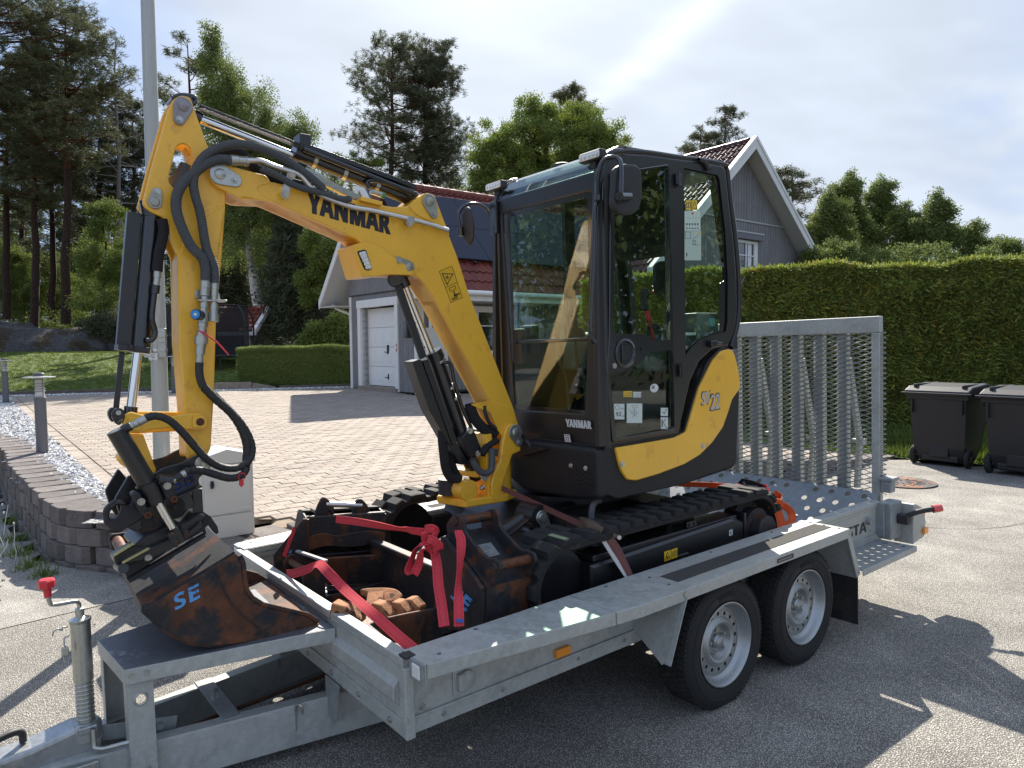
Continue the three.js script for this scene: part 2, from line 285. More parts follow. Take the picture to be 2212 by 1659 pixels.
const woodMap = tex(512, (u, v) => { const gr = fbm(u, v * 0.0625, 64, 3, 141) * 0.5 + fbm(u, v, 6, 4, 144) * 0.5, k = 0.50 + 0.10 * (gr - 0.5); return [k * 1.0, k * 0.985, k * 0.985]; });
M.greyWood = [0, 1, 2].map((i) => std({ color: lin(0.92 + 0.05 * i, 0.92 + 0.05 * i, 0.92 + 0.05 * i), map: woodMap, roughness: 0.75 }));
M.darkGap = std({ color: lin(0.05, 0.05, 0.052), roughness: 0.9 });
const tileMap = tex(512, (u, v) => { const f = fbm(u, v, 8, 5, 151), g = fbm(u, v, 70, 3, 155), k = 0.85 + 0.3 * (f - 0.5) + 0.25 * (g - 0.5), mo = sstep(0.62, 0.74, fbm(u, v, 14, 4, 158)); return [mix(0.50, 0.36, mo) * k, mix(0.22, 0.24, mo) * k, mix(0.165, 0.19, mo) * k]; });
M.tile = [0, 1, 2].map((i) => std({ map: tileMap, color: [lin(1, 0.95, 0.95), lin(0.85, 0.78, 0.8), lin(1.05, 1.02, 1)][i], roughness: 0.62 }));
M.tileDark = [0, 1, 2].map((i) => std({ map: tileMap, color: [lin(0.42, 0.30, 0.36), lin(0.36, 0.24, 0.3), lin(0.48, 0.36, 0.4)][i], roughness: 0.45 }));
M.solar = phys({ color: lin(0.03, 0.036, 0.06), roughness: 0.6, specularIntensity: 0.35 });
M.solarEdge = std({ color: lin(0.02, 0.02, 0.022), roughness: 0.4, metalness: 0.6 });
// asphalt: pale stones of several sizes in dark binder
const asphaltMap = tex(1024, (u, v) => { const a = voro(u, v, 150, 201), b = voro(u, v, 260, 207), f = fbm(u, v, 5, 5, 211), stone = sstep(0.45, 0.25, a[1]) * sstep(0.25, 0.6, a[0]), st2 = sstep(0.5, 0.3, b[1]) * sstep(0.4, 0.7, b[0]); let k = 0.335 + 0.20 * stone * (0.5 + a[0] * 0.7) + 0.13 * st2 - 0.10 * sstep(0.32, 0.05, a[2] - a[1]) + 0.12 * (f - 0.5); const w = hash(Math.floor(u * 1024), Math.floor(v * 1024), 3); k += 0.07 * (w - 0.5); return [k * 1.02, k, k * 0.97]; });
const asphaltBump = tex(1024, (u, v) => { const a = voro(u, v, 150, 201); return sstep(0.7, 0.15, a[1]) * (0.4 + 0.6 * a[0]); }, { srgb: false });
M.asphalt = std({ vertexColors: true, map: again(asphaltMap, 0.8), bumpMap: again(asphaltBump, 0.8), bumpScale: 0.004, roughness: 0.9, color: lin(2.0, 1.96, 1.87) });
M.patch = std({ map: again(asphaltMap, 1.0), bumpMap: again(asphaltBump, 1.0), bumpScale: 0.003, roughness: 0.9, color: lin(2.15, 2.11, 2.02) });
const concreteMap = tex(512, (u, v) => { const f = fbm(u, v, 8, 5, 221), g = fbm(u, v, 90, 3, 225), w = hash(Math.floor(u * 512), Math.floor(v * 512), 8), k = 0.55 + 0.14 * (f - 0.5) + 0.18 * (g - 0.5) + 0.08 * (w - 0.5); return [k * 1.055, k * 0.98, k * 0.905]; });
M.paver = [0, 1, 2, 3, 4].map((i) => std({ map: again(concreteMap, 2), color: [lin(1, 1, 1), lin(0.88, 0.87, 0.86), lin(1.1, 1.08, 1.05), lin(0.95, 0.92, 0.90), lin(1.03, 1.04, 1.04)][i], roughness: 0.92, bumpMap: again(fineN, 6), bumpScale: 0.0015 }));
M.joint = std({ map: again(concreteMap, 3), color: lin(0.75, 0.69, 0.61), roughness: 1 });
const blockMap = tex(512, (u, v) => { const f = fbm(u, v, 8, 5, 231), g = fbm(u, v, 80, 3, 235), k = 0.40 + 0.13 * (f - 0.5) + 0.14 * (g - 0.5); return [k * 1.02, k * 0.97, k * 0.95]; });
M.block = [0, 1, 2].map((i) => std({ map: again(blockMap, 2), color: [lin(1, 1, 1), lin(0.82, 0.8, 0.8), lin(1.15, 1.12, 1.1)][i], roughness: 0.95, bumpMap: again(fineN, 3), bumpScale: 0.004 }));
M.kerb = std({ map: again(concreteMap, 2), color: lin(0.42, 0.40, 0.39), roughness: 0.95 });
M.kerbPale = std({ map: again(concreteMap, 2), color: lin(0.85, 0.84, 0.8), roughness: 0.95 });
M.gravel = std({ map: tex(512, (u, v) => { const a = voro(u, v, 60, 241), k = 0.30 + 0.45 * a[0] - 0.25 * sstep(0.2, 0.02, a[2] - a[1]); return [k, k, k * 1.0]; }), roughness: 0.9 });
M.pebble = std({ color: lin(1, 1, 1), roughness: 0.7 });
const grassMap = tex(512, (u, v) => { const f = fbm(u, v, 10, 5, 251), g = fbm(u, v, 120, 2, 255), k = 0.8 + 0.5 * (g - 0.5) + 0.3 * (f - 0.5); return [mix(0.30, 0.40, f) * k, mix(0.40, 0.45, f) * k, 0.13 * k]; });
M.grass = std({ map: again(grassMap, 0.5), roughness: 1, bumpMap: again(fineN, 1), bumpScale: 0.02 });
M.forest = std({ map: again(tex(512, (u, v) => { const f = fbm(u, v, 8, 6, 261), g = fbm(u, v, 90, 3, 265), k = 0.7 + 0.6 * (g - 0.5), t = sstep(0.45, 0.6, f); return [mix(0.25, 0.27, t) * k, mix(0.19, 0.27, t) * k, mix(0.12, 0.11, t) * k]; }), 0.25), roughness: 1 });
M.rock = std({ map: again(tex(512, (u, v) => { const f = fbm(u, v, 5, 6, 271), g = fbm(u, v, 60, 3, 275), t = sstep(0.5, 0.62, fbm(u, v, 7, 5, 278)), k = 0.75 + 0.5 * (g - 0.5) + 0.3 * (f - 0.5); return [mix(0.34, 0.30, t) * k, mix(0.335, 0.25, t) * k, mix(0.34, 0.16, t) * k]; }), 0.3), roughness: 0.95, bumpMap: again(broad, 0.6), bumpScale: 0.06 });
M.bark = std({ map: again(tex(256, (u, v) => { const k = 0.75 + 0.9 * (fbm(u, v, 24, 4, 281) - 0.5); return [0.30 * k, 0.215 * k, 0.165 * k]; }), 1.5), roughness: 1, bumpMap: again(broad, 4), bumpScale: 0.02 });
M.barkRed = std({ map: again(tex(256, (u, v) => { const k = 0.75 + 0.9 * (fbm(u, v, 20, 4, 285) - 0.5); return [0.44 * k, 0.26 * k, 0.165 * k]; }), 1.5), roughness: 1 });
M.barkGrey = std({ color: lin(0.20, 0.18, 0.165), roughness: 1 });
M.birchBark = std({ map: again(tex(256, (u, v) => { const d = sstep(0.62, 0.70, fbm(u * 0.5, v * 1, 22, 3, 291)), k = 0.72 + 0.2 * (fbm(u, v, 12, 4, 293) - 0.5); return [mix(k, 0.14, d), mix(k * 0.98, 0.13, d), mix(k * 0.94, 0.12, d)]; }), 0.8), roughness: 0.9 });
const leaf = (r, g, b, t = 0.4) => phys({ color: lin(r, g, b), roughness: 0.75, transmission: t, thickness: 0, specularIntensity: 0.4 });
M.needle = leaf(0.15, 0.165, 0.085, 0.3);
M.needleDark = leaf(0.105, 0.12, 0.065, 0.3);
M.birchLeaf = leaf(0.19, 0.24, 0.065, 0.45);
M.mapleLeaf = leaf(0.22, 0.28, 0.055, 0.5);
M.bushLeaf = leaf(0.17, 0.22, 0.045, 0.5);
M.hedgeLeaf = leaf(0.27, 0.33, 0.085, 0.45);
M.privetLeaf = leaf(0.26, 0.32, 0.09, 0.45);
M.blade = leaf(0.14, 0.19, 0.035, 0.4);
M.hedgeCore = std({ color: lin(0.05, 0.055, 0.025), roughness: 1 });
M.bin = std({ map: again(blackMap, 1.5), color: lin(1.35, 1.33, 1.36), roughness: 0.5, bumpMap: again(fineN, 6), bumpScale: 0.0004 });
M.iron = std({ map: again(rustyTex(0.1, 301), 1), color: lin(2.6, 2.4, 2.3), roughness: 0.7, metalness: 0.2, bumpMap: again(fineN, 3), bumpScale: 0.001 });
M.bollard = std({ color: lin(0.135, 0.135, 0.15), roughness: 0.5, metalness: 0.3 });
M.frost = phys({ color: lin(0.7, 0.7, 0.7), roughness: 0.6, transmission: 0.4, thickness: 0 });
M.net = phys({ color: lin(0.02, 0.02, 0.022), transparent: true, opacity: 0.72, roughness: 0.9 });
M.stickerWhite = std({ color: lin(0.62, 0.64, 0.62), roughness: 0.5 });
M.silver = std({ color: lin(0.5, 0.51, 0.52), roughness: 0.35, metalness: 0.5 });
M.ink = std({ color: lin(0.014, 0.014, 0.018), roughness: 0.45 });
M.blueInk = std({ map: again(scuff([0.07, 0.16, 0.42], [0.04, 0.06, 0.13], 0.12, 9, 311), 5), roughness: 0.6 });
M.paleBlue = std({ map: again(scuff([0.36, 0.60, 0.82], [0.2, 0.13, 0.1], 0.13, 8, 315), 5), roughness: 0.65 });
M.platformTop = std({ map: again(scuff([0.42, 0.43, 0.45], [0.60, 0.61, 0.62], 0.03, 6, 321), 1.4), roughness: 0.5, metalness: 0.45 });
M.grip = std({ map: again(tex(256, (u, v) => { const w = hash(Math.floor(u * 256), Math.floor(v * 256), 5); const k = 0.19 + 0.13 * w; return [k, k * 0.98, k * 0.94]; }), 3), roughness: 0.95, bumpMap: again(fineN, 12), bumpScale: 0.001 });
// printed stickers
function print(w, h, draw, opt = {}) {
const c = document.createElement('canvas'); c.width = w; c.height = h; const x = c.getContext('2d'); draw(x, w, h);
const t = new THREE.CanvasTexture(c); t.colorSpace = THREE.SRGBColorSpace; t.magFilter = THREE.LinearFilter;
return std({ map: t, roughness: 0.45, transparent: !!opt.alpha, alphaTest: opt.alpha ? 0.5 : 0, side: THREE.DoubleSide, ...opt.mat });
}
// a flat printed quad through four corners (TL, TR, BR, BL), lifted off its surface
function quad(tl, tr, br, bl, n = 1) {
const g = new THREE.BufferGeometry(), P = [], uv = [];
const at = (u, v) => { const a = V(...tl).lerp(V(...tr), u), b = V(...bl).lerp(V(...br), u); return a.lerp(b, v); };
for (let j = 0; j < n; j++) for (let i = 0; i < n; i++) for (const [u, v] of [[i, j], [i, j + 1], [i + 1, j + 1], [i, j], [i + 1, j + 1], [i + 1, j]]) { const p = at(u / n, v / n); P.push(p.x, p.y, p.z); uv.push(u / n, 1 - v / n); }
g.setAttribute('position', new THREE.Float32BufferAttribute(P, 3)); g.setAttribute('uv', new THREE.Float32BufferAttribute(uv, 2)); g.computeVertexNormals(); return g;
}
const font = await new FontLoader().loadAsync('fonts/droid/droid_sans_bold.typeface.json');
// raised lettering: text stretched into the box given by origin, x axis, y axis (vectors for its full width and height), depth outwards
function letters(text, origin, ax, ay, depth, slant = 0, fat = 0) {
const g = new TextGeometry(text, { font, size: 1, depth: 1, curveSegments: 4, bevelEnabled: fat > 0, bevelSize: fat, bevelThickness: 0.001, bevelSegments: 1 }); g.computeBoundingBox(); const b = g.boundingBox, s = b.getSize(V());
g.translate(-b.min.x, -b.min.y, -b.min.z).scale(1 / s.x, 1 / s.y, 1 / s.z);
const X = V(...ax), Y = V(...ay), Z = X.clone().cross(Y).normalize().multiplyScalar(depth);
const m = new THREE.Matrix4().makeBasis(X, Y.clone().addScaledVector(X, slant), Z); m.setPosition(...origin);
return metres(g.applyMatrix4(m).toNonIndexed());
}
// ------------------------------------------------------------------ ground, road, driveway, retaining wall, lawn
const toH = (p) => { const v = V(...p).sub(HO); return [v.dot(HA), v.y, v.dot(HB)]; };
const fromH = (a, y, b) => HO.clone().addScaledVector(HA, a).addScaledVector(HB, b).setY(HO.y + y).toArray();
const drop = (a, b) => 1 - sstep(-3.5, 2.5, a) * sstep(-1, 6, b);
const driveY = (x, z) => { const [a, , b] = toH([x, 0, z]); return (0.42 + Math.max(0, -z - 6) * 0.0112) * drop(a, b); };
const farEdge = (a) => a < -2 ? -4.8 - (-2 - a) * 0.42 : -4.8 + (a + 2) * 0.45;     // far side of the paving, as b at a given a
function hillY(x, D) {
const [a, , b] = toH([x, 0, -D]);
let y = 0.5 + clamp(farEdge(Math.min(a, 0)) - b - 0.4, 0, 11) * 0.095;
y += 2.2 * sstep(32, 62, D) * (0.75 + 0.5 * vnoise(x * 0.12 + 40, D * 0.12, 999, 5)) + 0.25 * (vnoise(x * 0.3 + 90, D * 0.3, 999, 6) - 0.5) * sstep(30, 36, D);
return y;
}
{
// one sheet to the horizon; the left half rises to the wood, the right half stays at street level
const N = 150, P = [], idx = [];
const warp = (t) => Math.sign(t) * (Math.abs(t) * 40 + Math.pow(Math.abs(t), 4) * 560);
for (let j = 0; j <= N; j++) for (let i = 0; i <= N; i++) {
const x = warp(i / N * 2 - 1), z = warp(j / N * 2 - 1) - 20, D = -z, [a, , b] = toH([x, 0, z]);
const left = sstep(farEdge(Math.min(a, 0)) + 0.3, farEdge(Math.min(a, 0)) - 0.6, b) * sstep(16, 20, D) * (1 - sstep(6, 16, x));
let y = mix(-0.07, hillY(x, Math.min(D, 75)) - 0.03, left);
if (a > -7.2 && a < 3 && b < 9.6 && b > farEdge(Math.min(a, 0))) y = Math.max(-0.07, driveY(x, z) - 0.35);
y += 3.2 * sstep(16, 40, D) * sstep(3, 14, x) * 0.25;
P.push(x, y, z);
if (i && j) { const q = j * (N + 1) + i; idx.push(q - N - 2, q - N - 1, q, q - N - 2, q, q - 1); }
}
const g = new THREE.BufferGeometry(); g.setAttribute('position', new THREE.Float32BufferAttribute(P, 3)); g.setIndex(idx.map((_, i) => idx[i - i % 3 + (2 - i % 3)])); g.computeVertexNormals();
const s = structure('ground'); part(s, 'soil', metres(g), M.forest);
}
function sheet(poly, y, grid = 0) {      // flat or draped polygon in world x, z
const g = new THREE.ShapeGeometry(new THREE.Shape(poly.map(([x, z]) => new THREE.Vector2(x, -z)))).rotateX(-Math.PI / 2);
const p = g.attributes.position; for (let i = 0; i < p.count; i++) p.setY(i, typeof y === 'function' ? y(p.getX(i), p.getZ(i)) : y);
g.computeVertexNormals(); return metres(g);
}
function roadSheet(road, poly) {        // the road, worn and stained in broad patches
const inP = (x, z) => { let c = false; for (let i = 0, j = poly.length - 1; i < poly.length; j = i++) { const [a, b] = poly[i], [d, e] = poly[j]; if ((b > z) !== (e > z) && x < (d - a) * (z - b) / (e - b) + a) c = !c; } return c; };
const g = draped(inP, -30, 32, -14, 14, 0.3, () => 0), p = g.attributes.position, col = new Float32Array(p.count * 3);
for (let i = 0; i < p.count; i++) { const x = p.getX(i) + 60, z = p.getZ(i) + 60, k = 0.80 + 0.40 * vnoise(x * 0.7, z * 0.7, 999, 3) * vnoise(x * 0.23, z * 0.23, 999, 4) + 0.18 * (vnoise(x * 2.1, z * 2.1, 999, 5) - 0.4); col.set([k, k * 0.995, k * 0.985], i * 3); }
g.setAttribute('color', new THREE.BufferAttribute(col, 3)); part(road, 'asphalt', g, M.asphalt);
const crack = (pts, w) => { const c = new THREE.CatmullRomCurve3(pts.map(([x, z]) => V(x, 0.0045, z))), P = []; let l = null; for (let i = 0; i <= 40; i++) { const q = c.getPoint(i / 40), s = w * rr(0.4, 1.3), a = [q.x + rr(-0.012, 0.012), 0.0045, q.z - s + rr(-0.01, 0.01)], b = [a[0], 0.0045, a[2] + 2 * s]; if (l) P.push(...l[0], ...l[1], ...a, ...l[1], ...b, ...a); l = [a, b]; } const h = new THREE.BufferGeometry(); h.setAttribute('position', new THREE.Float32BufferAttribute(P, 3)); h.computeVertexNormals(); return metres(h); };
part(road, 'crack', crack([[2.4, -1.4], [3.4, -2.1], [4.4, -2.3], [6.2, -3.3]], 0.0035), M.ink); part(road, 'crack', crack([[3.1, -6.6], [4.2, -6.3], [5.6, -6.9], [7.5, -6.6]], 0.004), M.ink);
}
function draped(inside, x0, x1, z0, z1, step, yf) {
const P = [];
for (let x = x0; x < x1; x += step) for (let z = z0; z < z1; z += step) {
const q = [[x, z], [x, z + step], [x + step, z + step], [x + step, z]]; if (!inside(x + step / 2, z + step / 2)) continue;
for (const k of [0, 1, 2, 0, 2, 3]) P.push(q[k][0], yf(q[k][0], q[k][1]), q[k][1]);
}
const g = new THREE.BufferGeometry(); g.setAttribute('position', new THREE.Float32BufferAttribute(P, 3)); g.computeVertexNormals(); return metres(mergeVerticesSafe(g));
}
function mergeVerticesSafe(g) { const m = mergeVertices(g.deleteAttribute('normal') ?? g, 1e-4); m.computeVertexNormals(); return m; }
{
const road = structure('road');
{ const rp = [[-60, 14], [60, 14], [60, -8.6], [6.9, -9.0], [5.4, -10.3], [3.2, -11.4], [1.5, -14], [-0.6, -14], [-1.3, -4.6], [-2.0, -4.6], [-3.0, -5.35], [-3.7, -5.6], [-4.6, -6.5], [-6.6, -8.9], [-7.6, -9.6], [-9.5, -10.8], [-60, -10.8]]; roadSheet(road, rp); }
const edge = [sy(0, 1390, 0), sy(290, 1315, 0), sy(330, 1290, 0)].map(toWorld);
part(road, 'asphalt_patch', sheet([[-9, -1.2], [edge[0].x, edge[0].z], [edge[1].x, edge[1].z], [-1.75, -3.7], [-2.9, -5.2], [-3.8, -5.55], [-4.7, -6.55], [-7.0, -9.2], [-12, -9.2], [-12, -1.2]], 0.004), M.patch);
// loose stones and leaves lying on the road by the wall
const st = []; for (let i = 0; i < 26; i++) { const p = [-3.2 + rr(-1.6, 0.8), 0, -5.2 + rr(-0.3, 1.4)], g = new THREE.IcosahedronGeometry(rr(0.006, 0.022), 0); g.scale(1, 0.6, rr(0.7, 1.3)).rotateY(rr(0, 6)).translate(p[0], 0.008, p[2]); st.push(metres(g)); }
part(road, 'loose_stone', st, M.paver[1], { kind: 'stuff' });
}
// -------- driveway: pavers in running bond, courses along the house
{
const drv = structure('driveway', [0, 0, 0], 'W');
const L = 0.21, Wd = 0.14, T = 0.06, geo = [0, 1, 2].map(() => { const g = new RoundedBoxGeometry(L - 0.005, T, Wd - 0.005, 1, 0.005); return metres(g); });
const inside = (a, b) => a > -7.4 && a < 4.2 && b > farEdge(Math.min(a, 0)) + 0.25 && b < Math.min(9.72, 8.4 + (a + 7.5) * 1.25) && !(a > 0.02 && b < 0.02) ;
part(drv, 'bedding', draped((x, z) => { const [a, , b] = toH([x, 0, z]); return a > -7.75 && a < 4.3 && b > farEdge(Math.min(a, 0)) && b < Math.min(9.78, 8.5 + (a + 7.5) * 1.25) && !(a > 0.05 && b < -0.05); }, -16, 6, -24, -4, 0.25, (x, z) => driveY(x, z) - 0.014), M.joint);
const list = [];
for (let r = 0, b = -8; b < 9.8; b += Wd, r++) for (let a = -7.4 + (r % 2 ? L / 2 : L); a < 4.2; a += L) if (inside(a, b)) { const p = fromH(a, 0, b); list.push([p[0], p[2], 0]); }
for (let r = 0, b = -8; b < 9.8; b += Wd, r++) if (r % 2 === 0) { const p = fromH(-7.4 + L * 0.25, 0, b); if (inside(-7.39, b)) list.push([p[0], p[2], 2]); }
for (let b = -8; b < 8.6; b += L) if (b > farEdge(-7.5) + 0.25) { const p = fromH(-7.476, 0, b); list.push([p[0], p[2], 1]); }
// the paving the camera can pick apart piece by piece comes first
const shown = (q) => { const sx_ = q[0] / -q[1] * 1536 + 1106; return sx_ > -60 && sx_ < 1120; };
const near = (q) => Math.hypot(q[0], q[1]) * (shown(q) ? 1 : 9) + (q[0] > -0.9 && -q[1] < 6.3 ? 9 : 0);
list.sort((p, q) => near(p) - near(q));
const mat4 = (q) => { const y = driveY(q[0], q[1]), n = V(-(driveY(q[0] + 0.1, q[1]) - y) / 0.1, 1, -(driveY(q[0], q[1] + 0.1) - y) / 0.1).normalize(); const o = new THREE.Object3D(); o.position.set(q[0], y - T / 2 + rr(-0.0025, 0.0025), q[1]); o.quaternion.setFromUnitVectors(UPV, n).multiply(HQ).multiply(new THREE.Quaternion().setFromEuler(new THREE.Euler(rr(-0.012, 0.012), (q[2] === 1 ? Math.PI / 2 : 0) + rr(-0.012, 0.012), rr(-0.012, 0.012)))); if (q[2] === 2) o.scale.x = 0.49; o.updateMatrix(); return o; };
list.slice(0, 300).forEach((q, i) => { const o = mat4(q), m = new THREE.Mesh(geo[0], pick(M.paver)); m.name = numbered('paver'); m.position.copy(o.position); m.quaternion.copy(o.quaternion); m.scale.copy(o.scale); m.castShadow = m.receiveShadow = true; drv.add(m); });
const rest = list.slice(300), im = new THREE.InstancedMesh(geo[0], M.paver[0], rest.length); im.name = 'paver_field'; im.userData.kind = 'stuff'; im.castShadow = im.receiveShadow = true;
rest.forEach((q, i) => { im.setMatrixAt(i, mat4(q).matrix); const k = rr(0.86, 1.1); im.setColorAt(i, lin(k, k * rr(0.975, 1), k * rr(0.95, 1))); }); drv.add(im);
}
// -------- retaining wall of split concrete blocks
{
const pts = smoothPts([[-9.2, 0, -10.9], [-7.4, 0, -9.75], [-6.39, 0, -8.8], [-5.31, 0, -7.44], [-4.71, 0, -6.76], [-4.24, 0, -6.22], [-3.74, 0, -5.66], [-3.4, 0, -5.42], [-3.06, 0, -5.32], [-2.6, 0, -4.98], [-2.15, 0, -4.58], [-1.8, 0, -4.36], fromH(-6.6, -0.57, 9.9), fromH(-3.6, -0.57, 9.88), fromH(-1.5, -0.57, 9.85), fromH(1.5, -0.57, 9.85), fromH(3.9, -0.57, 9.85)], 400, false, 0.5);
const wall = thing('retaining_wall', 'low curved retaining wall of dark split concrete blocks below the white gravel bed', 'wall', [-3.5, 0, -5.5], null, 'W');
const len = [0]; for (let i = 1; i < pts.length; i++) len.push(len[i - 1] + Math.hypot(pts[i][0] - pts[i - 1][0], pts[i][2] - pts[i - 1][2]));
const at = (s) => { let i = 1; while (i < len.length - 1 && len[i] < s) i++; const t = (s - len[i - 1]) / (len[i] - len[i - 1]), p = [0, 1, 2].map((k) => mix(pts[i - 1][k], pts[i][k], t)); return [p, Math.atan2(-(pts[i][2] - pts[i - 1][2]), pts[i][0] - pts[i - 1][0])]; };
const Hh = 0.137, Wb = 0.29;
const blockGeo = (w, d, v) => { const pl = [[-w / 2, -0.035], [-w / 2 + 0.045, 0.0 + v], [w / 2 - 0.045, 0.002 - v], [w / 2, -0.035], [w / 2 - 0.03, -d], [-w / 2 + 0.03, -d]]; return extY(pl.map(([x, z]) => [x, z]), 0, Hh - 0.004, { bevel: 0.005 }); };
const geos = [[blockGeo(Wb - 0.006, 0.24, 0.004), blockGeo(Wb - 0.006, 0.24, -0.004), blockGeo(Wb - 0.008, 0.24, 0)], [blockGeo(Wb - 0.006, 0.34, 0.006), blockGeo(Wb - 0.006, 0.34, -0.005), blockGeo(Wb - 0.008, 0.36, 0)]];
for (let c = 0; c < 4; c++) for (let s = (c % 2) * Wb / 2 + 0.1; s < len[len.length - 1] - 0.2; s += Wb) {
const [p, a] = at(s), m = new THREE.Mesh(pick(geos[c === 3 ? 1 : 0]), pick(M.block)); m.name = 'block'; m.castShadow = m.receiveShadow = true;
const k = drop(...[toH(p)].map((h) => [h[0], h[2]])[0]);
const y = 0.42 * k + Math.max(0, -p[2] - 6) * 0.0112 * k + 0.03 - Hh * (4 - c); if (y + Hh < 0.02) continue;
m.position.set(p[0] + 3.5, y, p[2] + 5.5); m.rotation.y = a + rr(-0.03, 0.03); m.translateZ(-c * 0.012 + rr(-0.008, 0.008) + 0.03);
wall.add(m);
}
}
// -------- gravel bed with white stones, lawn edging, lawn
const gravelIn = (x, z) => { const [a, , b] = toH([x, 0, z]); if (a > -7.56) return false; const wx = -z < 10.9 ? [[5.42, -3.3], [5.71, -3.74], [6.24, -4.24], [6.76, -4.71], [7.44, -5.31], [8.8, -6.39], [9.7, -7.35], [10.9, -9.2]].reduce((s, q, i, arr) => i && -z >= arr[i - 1][0] && -z < q[0] ? mix(arr[i - 1][1], q[1], (-z - arr[i - 1][0]) / (q[0] - arr[i - 1][0])) : s, -3.3) : -20; return x > wx + 0.3 && b > farEdge(a) - 0.1 || (b < farEdge(a) + 0.35 && b > farEdge(a) - 0.1); };
{
const bed = structure('gravel_bed');
part(bed, 'bed', draped((x, z) => gravelIn(x, z) || gravelIn(x + 0.2, z) || gravelIn(x - 0.2, z), -22, -3, -24, -5.3, 0.2, (x, z) => 0.40 + Math.max(0, -z - 6) * 0.0112), M.gravel);
const N = 26000, list = [];
for (let i = 0; i < 400000 && list.length < N; i++) { const z = -5.5 - Math.pow(rnd(), 1.7) * 15, x = rr(-18, -3); if (gravelIn(x, z) && Math.abs(x) < 0.78 * -z) list.push([x, z]); }
const g = new THREE.IcosahedronGeometry(0.02, 0); const im = new THREE.InstancedMesh(metres(g), M.pebble, list.length), o = new THREE.Object3D();
list.forEach(([x, z], i) => { o.position.set(x, 0.412 + Math.max(0, -z - 6) * 0.0112 + rr(-0.006, 0.01), z); o.rotation.set(rr(0, 6), rr(0, 6), rr(0, 6)); const s = rr(0.6, 1.5) * (1 + 0.4 * sstep(9, 18, -z)); o.scale.set(s * rr(0.8, 1.5), s * 0.7, s); o.updateMatrix(); im.setMatrixAt(i, o.matrix); const k = Math.pow(rnd(), 1.3) * 0.5 + 0.2; im.setColorAt(i, lin(k, k * 0.995, k * rr(0.95, 1.06))); });
im.name = 'pebble'; im.userData.kind = 'stuff'; im.castShadow = im.receiveShadow = true; bed.add(im);
// thin gravel strip along the lawn edge
const l2 = []; for (let i = 0; i < 5000; i++) { const a = rr(-9, 0.5), b = farEdge(Math.min(a, 0)) + rr(-0.02, 0.3), p = fromH(a, 0, b); l2.push(p); }
const i2 = new THREE.InstancedMesh(metres(new THREE.IcosahedronGeometry(0.025, 0)), M.pebble, l2.length);
l2.forEach((p, i) => { o.position.set(p[0], driveY(p[0], p[2]) + rr(0, 0.012), p[2]); o.rotation.set(rr(0, 6), rr(0, 6), 0); const s = rr(0.7, 1.4); o.scale.set(s, s * 0.7, s); o.updateMatrix(); i2.setMatrixAt(i, o.matrix); const k = Math.pow(rnd(), 1.3) * 0.5 + 0.2; i2.setColorAt(i, lin(k, k, k)); });
i2.name = 'pebble_strip'; i2.userData.kind = 'stuff'; bed.add(i2);
}
{
const edging = thing('lawn_edging', 'dark concrete kerb stones edging the lawn beyond the paving', 'edging', fromH(-4, 0, farEdge(-4)), null, 'W');
for (let a = -14; a < -3.4; a += 1.0) { const p = fromH(a, 0, farEdge(a) - 0.05), q = fromH(a + 0.985, 0, farEdge(a + 0.985) - 0.05), y = driveY(p[0], p[2]) + 0.03; part(edging, 'kerb_stone', beam([p[0], y, p[2]], [q[0], y, q[2]], 0.09, 0.16), M.kerb); }
const pts = [[-3.4, -5.45, 0.19], [-2.25, -4.98, 0.19], [-1.7, -4.75, 0.03]].map(([a, b, h]) => { const p = fromH(a, 0, b); p[1] = driveY(p[0], p[2]) + h; return p; });
part(edging, 'kerb_stone', beam([pts[0][0], pts[0][1] - 0.09, pts[0][2]], [pts[1][0], pts[1][1] - 0.09, pts[1][2]], 0.14, 0.2), M.kerbPale);
part(edging, 'kerb_stone', beam([pts[1][0] + 0.02, pts[1][1] - 0.09, pts[1][2]], [pts[2][0], pts[2][1] - 0.05, pts[2][2]], 0.14, 0.16), M.kerbPale);
for (let a = -1.6; a < -0.1; a += 0.75) { const p = fromH(a, 0, farEdge(a) - 0.05), q = fromH(a + 0.74, 0, farEdge(a + 0.74) - 0.05), y = driveY(p[0], p[2]) + 0.02; part(edging, 'kerb_stone', beam([p[0], y, p[2]], [q[0], y, q[2]], 0.09, 0.14), M.kerb); }
}
